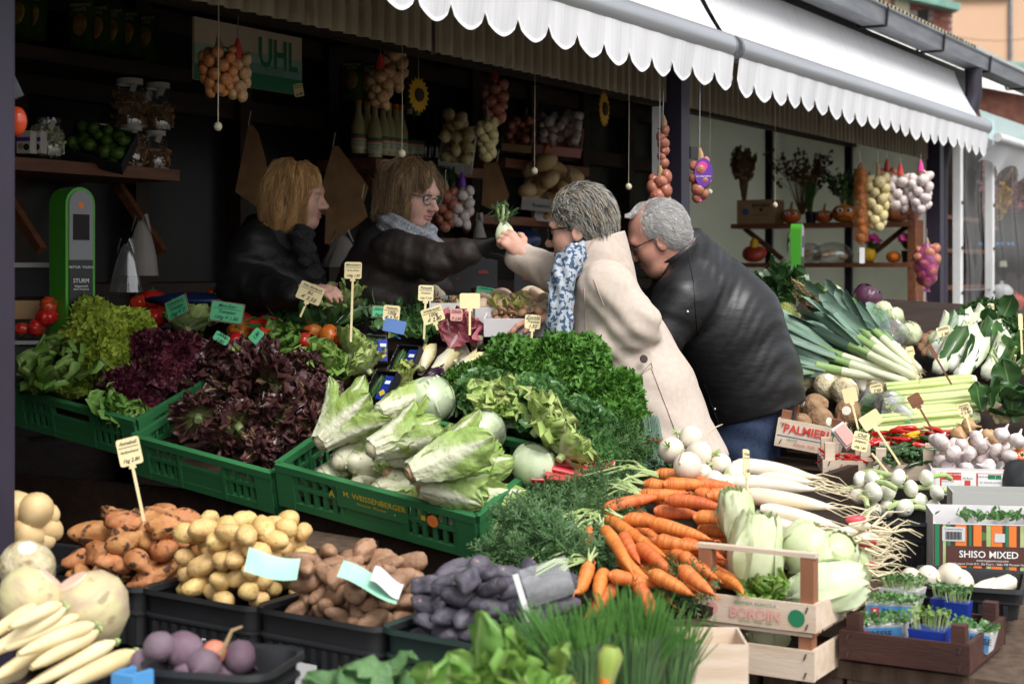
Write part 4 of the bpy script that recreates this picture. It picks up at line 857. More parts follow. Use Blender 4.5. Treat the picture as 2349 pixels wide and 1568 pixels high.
mat('pale_wood', (.68, .56, .44), (.58, .45, .33), scale=5, rough=.7, stretch=(1, 7, 7), bump=.12, bscale=40, var=.06); mat('post_wood', (.3, .13, .07), (.24, .1, .05), scale=6, rough=.7, stretch=(6, 6, 1), var=.1); mat('brown_crate', (.075, .03, .022), (.05, .02, .015), scale=6, rough=.6, stretch=(1, 7, 7), bump=.2, var=.15); mat('trestle_wood', (.12, .08, .055), (.07, .045, .03), scale=6, rough=.8, stretch=(5, 5, 1), bump=.3)
mat('staple', (.12, .12, .13), rough=.4, metal=.8); mat('yellow_print', (.6, .42, .03), rough=.5); mat('red_print', (.6, .06, .05), rough=.6); mat('blue_print', (.05, .12, .3), rough=.6); mat('green_print', (.02, .2, .09), rough=.6); mat('orange_print', (.75, .2, .04), rough=.5); mat('black_print', (.02, .02, .025), rough=.6); mat('white_print', (.8, .8, .78), rough=.6); mat('salmon_print', (.72, .36, .32), rough=.7); mat('brown_print', (.09, .035, .028), rough=.6); mat('purple_print', (.12, .03, .3), rough=.45); mat('pink_print', (.6, .06, .25), rough=.45)
mat('tag_cream', (.76, .66, .38), (.7, .58, .3), scale=10, rough=.45, var=.05); mat('tag_green', (.1, .5, .24), rough=.5); mat('tag_mint', (.3, .6, .44), (.42, .66, .52), scale=8, rough=.5); mat('tag_rim', (.22, .14, .09), rough=.6); mat('paper', (.62, .62, .62), (.57, .57, .57), scale=6, rough=.7); mat('ink', (.015, .015, .025), rough=.6)
mat('card_white', (.72, .7, .7), (.66, .63, .64), scale=12, rough=.7); mat('card_brown', (.42, .27, .14), (.36, .22, .11), scale=10, rough=.8); mat('card_grey', (.4, .4, .38), rough=.8)
film('cling_film', (.97, .98, .98), gloss=.1, rough=.14, milky=.05); film('clear_bag', (.95, .96, .97), gloss=.14, rough=.1, milky=.06); film('jar_glass', (.86, .9, .9), gloss=.1, rough=.04, milky=.03); film('sleeve', (.97, .98, .98), gloss=.04, rough=.1, milky=.012); film('purple_net', (.9, .6, .85), gloss=.02, rough=.4, milky=.25, mcol=(.5, .1, .35))
def scatter(b, tmpl, pos, nrm, size, q, m=0, spin=True, tilt=.5, squash=None):
 """many copies of a small grid (list of (grid,uv)) at pos, facing along nrm"""
 pos = np.asarray(pos); nrm = np.asarray(nrm, float); N = len(pos); size = np.broadcast_to(size, (N,))
 n = nrm + q.normal(size=(N, 3)) * tilt; n /= np.linalg.norm(n, axis=1)[:, None] + 1e-9
 r = q.normal(size=(N, 3)); a = np.cross(n, r); a /= np.linalg.norm(a, axis=1)[:, None] + 1e-9; c = np.cross(n, a)
 Rm = np.stack([a, c, n], -1)
 which = q.integers(0, len(tmpl), N)
 for k, (g, uv) in enumerate(tmpl):
  s_ = which == k
  if not s_.any(): continue
  G = np.einsum('nij,uvj->nuvi', Rm[s_], g) * size[s_][:, None, None, None] + pos[s_][:, None, None]
  M_, A_, C_ = G.shape[:3]; i, j = np.meshgrid(np.arange(A_ - 1), np.arange(C_ - 1), indexing='ij')
  f = np.stack([i * C_ + j, (i + 1) * C_ + j, (i + 1) * C_ + j + 1, i * C_ + j + 1], -1).reshape(-1, 4)
  F_ = (np.arange(M_) * A_ * C_)[:, None, None] + f[None]
  b.add(G.reshape(-1, 3), F_.reshape(-1, 4), np.broadcast_to(uv, (M_,) + uv.shape).reshape(-1, 2), m)
 return b
def crinkle(seed, n=4, amp=.5):
 q = np.random.default_rng(seed); s = np.linspace(-.5, .5, n + 1); x, y = np.meshgrid(s, s, indexing='ij'); r = np.hypot(x, y)
 z = amp * r * (np.sin(4 * np.arctan2(y, x) + q.uniform(0, 6)) + .6 * np.sin(7 * np.arctan2(y, x) + q.uniform(0, 6))) + q.normal(size=x.shape) * .06 + r * .3
 return np.stack([x, y, z], -1), np.stack([r * 1.4, y + .5], -1)
CR = [crinkle(i) for i in range(6)]
def lobed(seed):
 t = np.linspace(0, 1, 6); w = np.array([.08, .42, .28, .5, .3, .04]); s = np.array([-1, -.35, .35, 1]); g = np.zeros((6, 4, 3)); q = np.random.default_rng(seed)
 g[..., 0] = t[:, None] - .3; g[..., 1] = s[None] * w[:, None]; g[..., 2] = .16 * np.abs(s)[None] + .2 * (t[:, None] - .4) ** 2 + q.normal(size=(6, 4)) * .035
 return g, np.stack([np.repeat(t[:, None], 4, 1), np.repeat((s[None] + 1) / 2, 6, 0)], -1)
LB_ = [lobed(i) for i in range(4)]
def frond(seed, ln=1.0, n=7):
 q = np.random.default_rng(seed); out = []
 for k in range(n):
  t = (k + 1) / (n + 1); a = (1 if k % 2 else -1) * q.uniform(.5, 1.0); L_ = .45 * (1 - .6 * t) * q.uniform(.7, 1.2)
  p0 = np.array((t * ln, 0, .15 * t * t)); d = np.array((math.cos(a), math.sin(a), q.uniform(-.1, .35))); p1 = p0 + d * L_; w = np.array((-d[1], d[0], 0)) * .022
  out.append((np.array([[p0 - w, p0 + w], [(p0 + p1) / 2 - w * 1.6 + (0, 0, .03), (p0 + p1) / 2 + w * 1.6], [p1 - w * .3, p1 + w * .3]]), np.zeros((3, 2, 2)) + .9))
 w = np.array((0, .02, 0)); out.append((np.array([[-w, w], [np.array((.5 * ln, 0, .04)) - w, np.array((.5 * ln, 0, .04)) + w], [np.array((ln, 0, .15)) - w * .4, np.array((ln, 0, .15)) + w * .4]]), np.zeros((3, 2, 2)) + .3))
 return out
def mound_pts(q, n, r, zmin=.05):
 v = q.normal(size=(n, 3)); v /= np.linalg.norm(v, axis=1)[:, None]; v[:, 2] = np.abs(v[:, 2]); v = v[v[:, 2] > zmin]
 return v * np.array(r), v / np.array(r) / np.linalg.norm(v / np.array(r), axis=1)[:, None]
def head_mesh(name, mt, n, Ln, W, ruf, rf, nu, nv, elmin, elmax, seed, curl=(.2, .9), cup=.25, shape=(.25, 1, .4), jag=0., core=None, rnd=.1):
 q = np.random.default_rng(seed); b = B()
 for i in range(n):
  t = (i + .5) / n; az = i * 2.39996 + q.normal() * .12; el = R(elmax + (elmin - elmax) * t ** .85) + q.normal() * rnd; s_ = q.uniform(.82, 1.12)
  g, uv = leaf(Ln * s_ * (.75 + .35 * t), W * s_, nu, nv, shape, cup, q.uniform(*curl) * (1 if t > .25 else .5), ruf, rf, int(q.integers(1e6)), jag=jag)
  b.grid(put(g, az, el, (math.cos(az) * .012, math.sin(az) * .012, .0), q.normal() * .15), uv=uv)
 if core: b.ell((0, 0, core[2]), core, 12, 6)
 return b.mesh(name, mt, 'all')
MESH = {}
for i in range(3):
 MESH['lollo_green', i] = head_mesh('frilly_leaves', 'lollo_green', 48, .15, .13, .36, 7, 9, 18, 2, 86, 10 + i, (.2, .8), shape=(.3, 1, .45))
 MESH['lollo_red', i] = head_mesh('frilly_leaves', 'lollo_red', 48, .15, .13, .38, 7, 9, 18, 2, 86, 20 + i, (.2, .8), shape=(.3, 1, .45))
 MESH['oak_red', i] = head_mesh('lobed_leaves', 'oak_red', 62, .125, .075, .3, 2, 9, 9, -8, 84, 30 + i, (-1.1, .7), cup=-.2, shape=(.3, .7, .55), jag=.12, rnd=.25)
 MESH['batavia', i] = head_mesh('ruffled_leaves', 'batavia', 24, .16, .14, .2, 4, 10, 12, 0, 82, 40 + i, (.3, 1.1), shape=(.3, .8, .45))
 MESH['endive_frisee', i] = head_mesh('curly_leaves', 'frisee', 60, .13, .06, .5, 8, 9, 8, 0, 88, 50 + i, (.2, 1.0), shape=(.3, .8, .4), jag=.35)
 MESH['oak_green', i] = head_mesh('ruffled_leaves', 'bleached_lettuce', 30, .16, .11, .3, 5, 9, 12, 0, 84, 60 + i, (.3, 1.2), shape=(.3, .8, .45), jag=.2)
def lettuce(kind, i, name, label, loc, s=1.0, rot=(0, 0, 0), group=None, part='leaves'):
 t = thing(name, label, 'lettuce', loc, rot, group, s); link(part, MESH[kind, i % 3], t);
 if 'stem' not in MESH: bb_ = B(); bb_.lathe([(0, -.03), (.018, -.03), (.022, 0), (.012, .03), (0, .04)], 10); MESH['stem'] = bb_.mesh('stem', 'pale_stem')
 link('stem', MESH['stem'], t); return t
def romaine(label, loc, rot, s=1.0, seed=0, n=11, mtl='romaine', open_=.5, group=None):
 """head lying along +x: butt end at the origin, separate leaves fanning out"""
 t = thing('romaine_lettuce', label, 'lettuce', loc, rot, group, s); q = np.random.default_rng(seed)
 b = B(); b.ell((.075, 0, 0), (.1, .052, .05), 16, 10, noise=.05, seed=seed); b.build('heart', 'romaine_base', t, smooth='all')
 b = B(); b.lathe([(0, -.004), (.019, -.004), (.023, .006), (.022, .02)], 14, (-.014, 0, 0), rotm(0, R(90))); b.build('stalk_butt', 'stalk_cut', t)
 for i in range(n):
  az = i * 2.4 + q.normal() * .2; op = open_ * (.25 + .75 * (i / n))
  g, uv = leaf(.25 * q.uniform(.8, 1.1), .125 * q.uniform(.75, 1.15), 20, 16, (.3, .6, .52), .48, -q.uniform(.05, .45) * (i / n), .09, q.choice([3, 4, 5]), int(q.integers(1e6)), stemw=.34, jag=.03, twist=q.normal() * .15, vein=.02)
  g = g @ np.array(Matrix.Rotation(-op * .55, 3, 'Y')).T if False else g
  m = np.array(Matrix.Rotation(az, 3, 'X') @ Matrix.Rotation(op * .5, 3, 'Y')); gg = (g * np.array((1, 1, 1)) + np.array((0, 0, -.036))) @ m.T
  b = B(); b.grid(gg, uv=uv); b.build('leaf', mtl, t, smooth='all')
 return t
def ball_head(name, label, cat, mt, r, loc, rot=(0, 0, 0), seed=0, group=None, leaves=4, wrap=False, sq=(1, 1, .92), leafmt=None, part='head', ruf=.08):
 t = thing(name, label, cat, loc, rot, group); q = np.random.default_rng(seed)
 b = B(); b.ell((0, 0, r * sq[2]), (r * sq[0], r * sq[1], r * sq[2]), 24, 16, noise=.035, seed=seed); b.build(part, mt, t, smooth='all')
 for i in range(leaves):
  az = i * 6.283 / leaves + q.normal() * .3; nu, nv = 12, 12; g = np.zeros((nu, nv, 3))
  for a in range(nu):
   for c in range(nv):
    ph = math.pi * (.98 - .78 * a / (nu - 1)); th = az + (c / (nv - 1) - .5) * 2.1 * (.35 + .65 * math.sin(math.pi * min(1, (a + 1) / nu * .75)))
    e = max(abs(c / (nv - 1) - .5) * 2, a / (nu - 1)) ** 4; rr = r * (1.03 + .015 * i + ruf * e * (1 + .8 * math.sin(c * 1.9 + a * 1.1 + i * 2)))
    g[a, c] = (rr * sq[0] * math.sin(ph) * math.cos(th), rr * sq[1] * math.sin(ph) * math.sin(th), r * sq[2] + rr * sq[2] * math.cos(ph))
  b = B(); b.grid(g); b.build('leaf', leafmt or mt, t, smooth='all')
 b = B(); b.lathe([(0, -.004), (r * .2, -.002), (r * .18, .012)], 10); b.build('stalk', 'cut_white', t)
 if wrap:
  b = B(); b.ell((0, 0, r * sq[2]), (r * 1.07 * sq[0], r * 1.07 * sq[1], r * 1.07 * sq[2]), 26, 16, noise=.05, seed=seed + 5); b.build('cling_film', 'cling_film', t, smooth='all')
 return t
def mound(name, label, cat, mt, r, loc, n, size, seed, rot=(0, 0, 0), tmpl=None, tilt=.6, layers=2, part='leaves', core=True, group=None, lump=.0):
 t = thing(name, label, cat, loc, rot, group); q = np.random.default_rng(seed); b = B()
 for l in range(layers):
  p, nr = mound_pts(q, n, np.array(r) * (1 - .13 * l))
  if lump: p = p * (1 + lump * np.sin(p @ np.array((31., 17., 23.))) )[:, None] * (1 + lump * np.sin(p @ np.array((-19., 37., 29.))))[:, None]
  scatter(b, tmpl or CR, p, nr, q.uniform(.7, 1.3, len(p)) * size, q, tilt=tilt)
 b.build(part, mt, t, smooth='all')
 if core: b = B(); b.ell((0, 0, 0), np.array(r) * .78, 14, 8); b.build('stems', mt, t)
 return t
def variants(name, mt, fn, k=6): return [fn(i).mesh(name, mt, 'all') for i in range(k)]
def vegs(name, label, cat, group, meshes, pts, rotf, sc, q, parent_rot=None):
 out = []
 for i, p in enumerate(pts):
  o = link(name, meshes[int(q.integers(len(meshes)))], None, p, rotf(q), sc * q.uniform(.88, 1.12)); tag(o, label, cat, group); out.append(o)
 return out
def pot(i, a=1.5, noise=.1):
 b = B(); b.ell((0, 0, 0), (a * (1 + .12 * math.sin(i * 2.1)), 1, .92), 16, 10, noise=noise, seed=i); return b
MV = {'potato_yellow': variants('skin', 'potato_yellow', lambda i: pot(i, 1.2 + .12 * i, .13)), 'potato_pale': variants('skin', 'potato_pale', lambda i: pot(i + 3, 1.3, .07)), 'potato_earthy': variants('skin', 'potato_earthy', lambda i: pot(i + 9, 1.7 + .1 * i, .26)),
 'potato_brown': variants('skin', 'potato_brown', lambda i: pot(i + 19, 1.5 + .14 * i, .24)), 'potato_violet': variants('skin', 'potato_violet', lambda i: pot(i + 29, 1.6 + .16 * i, .28)), 'garlic_': None}
def carrot_b(i, L_=1.0, r=.085):
 q = np.random.default_rng(i); t = np.linspace(0, 1, 14); bx_, by_ = q.normal() * .05, q.normal() * .04
 p = np.c_[t * L_, bx_ * np.sin(t * 3), by_ * t * t]; rr = r * np.array([.35, .85, 1, 1, .98, .95, .92, .88, .82, .74, .62, .42, .14, .05]) * (1 + .03 * q.normal(size=14))
 b = B(); b.tube(p, rr, 12); b.tube([p[-1], p[-1] + (.05, .02, 0), p[-1] + (.12, .05 * q.normal(), .01)], [.012, .006, .002], 5); return b
MV['carrot'] = variants('root', 'carrot', carrot_b, 7)
def round_root(i, tail=True, r=1.0, flat=.95):
 b = B(); ph = np.linspace(0, np.pi, 14); q = np.random.default_rng(i)
 pr = np.c_[np.sin(ph) ** .9, -np.cos(ph) * flat]; b.lathe(pr, 20, lobes=3, lamp=.02 * q.normal())
 if tail: b.tube([(0, 0, -flat), (.06 * q.normal(), .06 * q.normal(), -flat - .35), (.3 * q.normal(), .3 * q.normal(), -flat - .8)], [.1, .04, .01], 6)
 return b
MV['turnip'] = variants('root', 'turnip', round_root, 4)
def bulb(i, lobes=8, amp=.06, neck=.5, rr=.13):
 b = B(); q = np.random.default_rng(i); z = np.linspace(0, 1, 12); prof = [(0, -.72), (.16, -.74), (.5, -.68), (.85, -.42), (1, -.05), (.93, .25), (.66, .52), (.36, .72), (rr + .04, .88), (rr, .95 + neck * .5), (rr * .7, .95 + neck)]
 b.lathe(prof, 24, lobes=lobes, lamp=amp); b.lathe([(.0, -.76), (.2, -.75), (.22, -.68)], 10); return b
MV['garlic'] = variants('bulb', 'garlic', lambda i: bulb(i, 7 + i % 3, .05), 4); MV['garlic_smoked'] = variants('bulb', 'garlic_smoked', lambda i: bulb(i, 8, .045), 4); MV['garlic_white'] = variants('bulb', 'garlic_white', lambda i: bulb(i, 9, .03), 3)
MV['onion'] = variants('bulb', 'onion', lambda i: bulb(i, 0, 0, .3, .1), 3); MV['onion_white'] = variants('bulb', 'onion_white', lambda i: bulb(i, 0, 0, .25, .1), 3); MV['shallot'] = variants('bulb', 'shallot', lambda i: bulb(i, 0, 0, .4, .12), 3)
def tom(i, lobes=0, amp=0.):
 b = B(); ph = np.linspace(0, np.pi, 14); pr = [(math.sin(a) ** .85, -math.cos(a) * .82 - (.12 * max(0, 1 - math.sin(a) * 2.2) if a > 1.6 else 0)) for a in ph]; b.lathe(pr, 28, lobes=lobes, lamp=amp)
 for k in range(5):
  a = k * 1.257 + i; b.tube([(0, 0, .72), (.22 * math.cos(a), .22 * math.sin(a), .78), (.42 * math.cos(a), .42 * math.sin(a), .72)], [.05, .04, .01], 4, m=1)
 b.tube([(0, 0, .7), (.03, 0, 1.0)], .05, 5, m=1); return b
MV['tomato_ribbed'] = [tom(i, 7 + i, .09).mesh('fruit', ['tomato', 'calyx'], 'all') for i in range(3)]; MV['tomato'] = [tom(i).mesh('fruit', ['tomato', 'calyx'], 'all') for i in range(3)]; MV['tomato_orange'] = [tom(i, 6, .05).mesh('fruit', ['tomato_orange', 'calyx'], 'all') for i in range(3)]
def chilli_b(i):
 q = np.random.default_rng(i); t = np.linspace(0, 1, 10); c = q.normal() * .18; p = np.c_[t, c * t * t + .05 * np.sin(t * 5), .06 * np.sin(t * 3 + i)]
 b = B(); b.tube(p, .12 * np.array([.5, .9, 1, .98, .92, .84, .72, .55, .35, .08]), 10); b.tube([p[0], p[0] + (-.1, .02, .02), p[0] + (-.24, .06, .05)], [.05, .025, .03], 6, m=1); return b
for kk in ('red', 'green', 'yellow'): MV['chilli_' + kk] = [chilli_b(i).mesh('pod', ['chilli_' + kk, 'calyx'], 'all') for i in range(5)]
def mush_b(i, h=.7):
 b = B(); b.lathe([(0, -.05), (.55, -.12), (.95, -.02), (1, .15), (.85, .45), (.5, .66), (0, .74)], 16, lobes=2 + i % 3, lamp=.06); b.lathe([(.3, -.1), (.26, -.3), (.32, -h), (0, -h)], 10); return b
MV['mushroom'] = variants('cap', 'mushroom', mush_b, 4); MV['mushroom_brown'] = variants('cap', 'mushroom_brown', mush_b, 3)
def slot_wall(b, L_, H, th, nb, axis=0, rails=(0, .5, 1), posts=(0, 1), bar=.3, fr=.012):
 """an open wall in the x,z plane: rails at fractions of the height, posts, thin bars between"""
 for r_ in rails: b.box((L_ / 2, 0, fr / 2 + r_ * (H - fr)), (L_, th, fr))
 for p in posts: b.box((fr * 2 + p * (L_ - fr * 4), 0, H / 2), (fr * 4, th * 1.15, H - .001))
 w = L_ / nb
 for i in range(1, nb): b.box((i * w, 0, H * .28), (w * bar, th * .75, H * .45));
 return b
def plastic_crate(label, mt, L_, D, H, loc, rot, nb=16, solid=False, lowfront=0., cat='crate', name='plastic_crate', group=None):
 t = thing(name, label, cat, loc, rot, group)
 for k, (x, y, rz, ln) in enumerate(((0, 0, 0, L_), (L_, 0, R(90), D), (L_, D, R(180), L_), (0, D, R(270), D))):
  b = B(); hh = H; th = .014
  n_ = nb if k % 2 == 0 else int(nb * .66)
  b.box((ln / 2, 0, .012), (ln, th, .024)); b.box((ln / 2, 0, hh - .011), (ln, th * 1.5, .022)); b.box((ln / 2, 0, hh * .55), (ln, th * .9, .012))
  for p in (0, 1): b.box((.03 + p * (ln - .06), 0, hh / 2), (.06, th * 1.3, hh - .002))
  for p in (.34, .66): b.box((ln * p, 0, hh / 2), (.012, th * 1.25, hh - .003))
  for i in range(1, n_):
   x_ = ln * i / n_
   if .06 < x_ < ln - .06: b.box((x_, 0, hh * .29), (ln / n_ * .42, th * .7, hh * .5))
   if .06 < x_ < ln - .06 and not (.34 < i / n_ < .66): b.box((x_, 0, hh * .75), (ln / n_ * .42, th * .7, hh * .38))
  b.box((ln / 2, 0, hh * .32), (ln * .3, th * .8, hh * .42)) if k % 2 == 0 else None
  b.build('side_wall', mt, t, (x, y, 0), (0, 0, rz), smooth=False)
 b = B(); b.box((L_ / 2, D / 2, .006), (L_ - .02, D - .02, .01)); b.build('base', mt, t, smooth=False)
 return t
def tray(label, mt, L_, D, H, loc, rot, name='produce_crate', cat='crate', group=None, rr=.035, holes=True):
 """rounded black crate: flared rim, corner curves, handle slot and ribs"""
 t = thing(name, label, cat, loc, rot, group)
 def ring(off, z, n=6):
  pts = []; r_ = rr
  for (cx, cy, a0) in ((L_ - r_, D - r_, 0), (r_, D - r_, 90), (r_, r_, 180), (L_ - r_, r_, 270)):
   for k in range(n + 1): a = R(a0 + 90 * k / n); pts.append((cx + (r_ + off) * math.cos(a), cy + (r_ + off) * math.sin(a), z))
  return pts
 b = B(); b.grid(np.array([ring(.012, H), ring(.014, H - .012), ring(0, H - .014), ring(-.002, H * .62), ring(.006, H * .6), ring(.006, H * .56), ring(-.002, H * .55), ring(-.006, .01), ring(-.012, .01), ring(-.008, H * .6), ring(0, H - .005), ring(.012, H)]), cv=True); sh = b.build('shell', mt, t, smooth=35)
 b = B(); b.box((L_ / 2, D / 2, .012), (L_ - .03, D - .03, .012)); b.build('base', mt, t)
 for i in range(int(L_ / .03) - 1):
  b = B(); b.box((.045 + i * .03, -.001, H * .3), (.011, .012, H * .44)); b.build('rib', mt, sh, smooth=False)
 return t
def wood_crate(label, L_, D, H, loc, rot, post_h, boards=(0.0,), bh=.07, mt='pale_wood', postmt='post_wood', cat='crate', name='wooden_crate', toprail=False, group=None, th=.008):
 t = thing(name, label, cat, loc, rot, group); pw = .032
 for (x, y) in ((pw / 2 + th, pw / 2 + th), (L_ - pw / 2 - th, pw / 2 + th), (pw / 2 + th, D - pw / 2 - th), (L_ - pw / 2 - th, D - pw / 2 - th)):
  b = B(); b.box((x, y, post_h / 2), (pw, pw, post_h)); b.build('corner_post', postmt, t)
 for z in boards:
  for (c, d) in (((L_ / 2, th / 2 - .001, z + bh / 2), (L_ + .002, th, bh)), ((L_ / 2, D - th / 2 + .001, z + bh / 2), (L_ + .002, th, bh)), ((th / 2, D / 2, z + bh / 2 + .001), (th, D - .018, bh)), ((L_ - th / 2, D / 2, z + bh / 2 + .001), (th, D - .018, bh))):
   b = B(); b.box(c, d); pl = b.build('plank', mt, t)
   if c[1] < .02:
    for x in (.02, L_ - .02):
     for zz in (-.3, .3): b = B(); b.box((x, -.0035, z + bh / 2 + zz * bh), (.003, .003, .014), rotm(0, R(20))); b.build('staple', 'staple', pl)
 if toprail:
  for y in (.02, D - .02): b = B(); b.box((L_ / 2, y, post_h + .005), (L_ * .98, .026, .01)); b.build('top_rail', mt, t)
 for i in range(5): b = B(); b.box((L_ / 2, (i + .5) * D / 5, .004), (L_ - .022, D / 5 - .012, .007)); b.build('bottom_slat', mt, t)
 return t
def card_box(label, L_, D, H, loc, rot, mt='card_white', name='cardboard_box', cat='box', group=None, th=.005, flap=0., lowfront=1.0):
 t = thing(name, label, cat, loc, rot, group)
 for (nm, c, d) in (('front_panel', (L_ / 2, th / 2, H * lowfront / 2), (L_, th, H * lowfront)), ('back_panel', (L_ / 2, D - th / 2, H / 2), (L_, th, H)), ('side_panel', (th / 2, D / 2, H / 2), (th, D - 2 * th - .001, H - .001)), ('side_panel', (L_ - th / 2, D / 2, H / 2), (th, D - 2 * th - .001, H - .001)), ('bottom_panel', (L_ / 2, D / 2, th / 2), (L_ - 2 * th - .001, D - 2 * th - .001, th))):
  b = B(); b.box(c, d); b.build(nm, mt, t)
 return t
def print_on(par, specs, y=-.0022):
 """flat lettering and shapes on a front face: (kind, ...)"""
 for s_ in specs:
  if s_[0] == 't': b = text_b(s_[1], s_[4], bold=s_[6] if len(s_) > 6 else 0); b.xf(T(s_[2], y - .003, s_[3])); b.build('lettering', s_[5], par, smooth=False)
  elif s_[0] == 'r': b = B(); b.box((s_[1], y + (s_[6] if len(s_) > 6 else .0), s_[2]), (s_[3], .0008, s_[4])); b.build('printed_panel', s_[5], par)
  elif s_[0] == 'o': b = B(); b.lathe([(0, 0), (s_[3], 0), (s_[3], .0008), (0, .0008)], 18, (s_[1], y, s_[2]), rotm(R(90))); b.build('printed_emblem', s_[4], par)
def price_tag(label, x, y, Y, lines, tilt=0., w=.075, h=.062, stick=.2, yaw=0., mt='tag_cream', lean=0., rim=False, plain=False, group=None, sz=.016):
 """card on a flat stick pushed into the produce; x,y = centre of the card in the frame"""
 t = thing('price_tag', label, 'price tag', P(x, y, Y), (R(-8) + lean, tilt, yaw), group)
 b = B(); r_ = .006; po = []
 for (cx, cz, a0) in ((w / 2 - r_, h / 2 - r_, 0), (-w / 2 + r_, h / 2 - r_, 90), (-w / 2 + r_, -h / 2 + r_, 180), (w / 2 - r_, -h / 2 + r_, 270)):
  for k in range(4): a = R(a0 + 30 * k); po.append((cx + r_ * math.cos(a), cz + r_ * math.sin(a)))
 b.prism(po, .002, rotm(R(90)), (0, .001, 0)); c = b.build('card', mt, t, smooth=False)
 if rim: b = B(); b.box((0, .004, 0), (w + .008, .002, h + .008)); b.build('card_rim', 'tag_rim', t)
 if stick: b = B(); b.box((0, .0, -h / 2 - stick / 2 + .004), (.007, .003, stick)); b.box((0, 0, -h / 2), (.018, .0032, .016), taper=.6); b.build('stick', mt, t)
 n = len(lines)
 for i, ln in enumerate(lines):
  if not ln: continue
  z = h * (.32 - .64 * (i / max(1, n - 1))) if n > 1 else 0; s_ = min(sz * (1.25 if i == n - 1 and n > 1 else 1), h / (n + .3) * 1.15); s_ = min(s_, w * 1.75 / max(4, len(ln)))
  tb = text_b(ln, s_, shear=.3, bold=.012); tb.xf(T(0, -.0022, z)); tb.build('lettering', 'ink', c, smooth=False)
 if n > 1 and not plain: b = B(); b.box((0, -.0016, h * .17), (w * .86, .0008, .0012)); b.build('rule', 'ink', c)
 return t
class Plane:
 def __init__(s, a, b, c):
  s.o = np.array(a); s.n = np.cross(np.array(b) - s.o, np.array(c) - s.o); s.n /= np.linalg.norm(s.n)
  if s.n[2] < 0: s.n = -s.n
 def at(s, x, y, lift=0.):
  d = np.array(((x - CX) / FPX, 1, -(y - HOR) / FPX)); e = np.array((0, 0, EYE)); o = s.o + s.n * lift
  t = ((o - e) @ s.n) / (d @ s.n); return Vector(e + d * t)
 def z(s, X, Y): return s.o[2] - (s.n[0] * (X - s.o[0]) + s.n[1] * (Y - s.o[1])) / s.n[2]
 def tilt(s, rz=0.):
  q = Vector((0, 0, 1)).rotation_difference(Vector(s.n)).to_matrix() @ Matrix.Rotation(rz, 3, 'Z'); return q.to_euler()
 def slab(s, name, label, cat, corners, mt, th=.02, drop=.0):
  o = Vector(s.at(*corners[0])); b = B(); top = [np.array(s.at(x, y)) - np.array(o) - s.n * drop for x, y in corners]; bot = [p - s.n * th for p in top]; k = len(top)
  b.add(np.array(top + bot), [np.array([list(range(k))]), np.array([list(range(2 * k - 1, k - 1, -1))]), np.array([(i, i + k, (i + 1) % k + k, (i + 1) % k) for i in range(k)])])
  ob = b.build(name, mt, None, o); return tag(ob, label, cat)
# the display in front of the sellers
PA = Plane(P(36, 930, 5.08), P(1099, 1240, 4.18), P(800, 770, 5.5))
def along(p, q, roll=0.):
 x = (Vector(q) - Vector(p)).normalized(); z = Vector((0, 0, 1)); y = z.cross(x).normalized(); z = x.cross(y)
 return (Matrix((x, y, z)).transposed() @ Matrix.Rotation(roll, 3, 'X')).to_euler()
CT = thing('display_counter', 'dark wooden counter carrying the sloping vegetable display before the sellers', 'counter', S(0, 0, 0), (0, 0, ANG))
for k in range(5):
 b = B(); b.box((-2.44 + .002 * k, .4, .09 + k * .176), (.03, 1.95 - .12 * max(0, k - 3), .17)); b.build('end_board', 'dark_wood', CT)
b = B(); b.box((-1.0, -.22, .42), (2.8, .03, .84)); b.build('front_board', 'dark_wood', CT)
for (u, w) in ((-2.3, -.45), (-2.3, 1.2), (.3, -.1), (.3, .5)): b = B(); b.box((u, w, .4), (.07, .07, .8)); b.build('leg', 'dark_wood', CT)
PA.slab('display_board', 'dark sloping board beneath the lettuces and herbs', 'board', [(75, 945), (1085, 1228), (1330, 1190), (1470, 1100), (1390, 800), (1290, 745), (700, 720), (230, 740)], 'dark_wood', .02, .03)
b = B(); b.box((0, 0, 0), (.26, .2, .022)); b.box((-.02, .05, -.03), (.2, .1, .03)); tag(b.build('step_board', 'trestle_wood', None, P(735, 1247, 4.35), (0, R(3), NANG + R(4))), 'worn wooden step board below the gap between the green crates', 'board')
for (w, z, L_, lab) in ((1.241, 1.05, .545, 'green slotted plastic crate of frilly lettuces, innermost beside the scale'), (.70, .925, .535, 'green slotted plastic crate under the dark red oak leaf lettuces, middle one'), (.142, .875, .67, 'green plastic crate with yellow lettering holding the romaine lettuces')):
 c = plastic_crate(lab, 'green_plastic', L_, .42, .135, S(-2.5, w, z), PA.tilt(NANG), 20, group='green crates of lettuce')
 if L_ > .6:
  print_on(c, [('r', .335, .085, .24, .06, 'green_plastic'), ('t', 'M. WEISSENBERGER', .345, .1, .024, 'yellow_print', .01), ('t', 'Gärtnerei · München', .335, .08, .012, 'yellow_print'), ('o', .535, .088, .018, 'orange_print'), ('t', 'A', .2, .09, .03, 'yellow_print', .02), ('r', .505, .09, .014, .014, 'yellow_print')], -.0105)
def up_cam(a=30, rz=0): return (R(a), 0, R(rz))
G1 = 'lettuces piled on the sloping display'
LT = [ ('batavia', 0, 'smooth green lettuce at the left end of the crate row', 140, 868, .13, .85, (42, -10)), ('batavia', 1, 'flattened green lettuce hanging over the crate rim', 262, 945, .05, .6, (60, 60)), ('batavia', 2, 'small green lettuce at the rim beside the red leaves', 310, 962, .04, .42, (60, 10))]
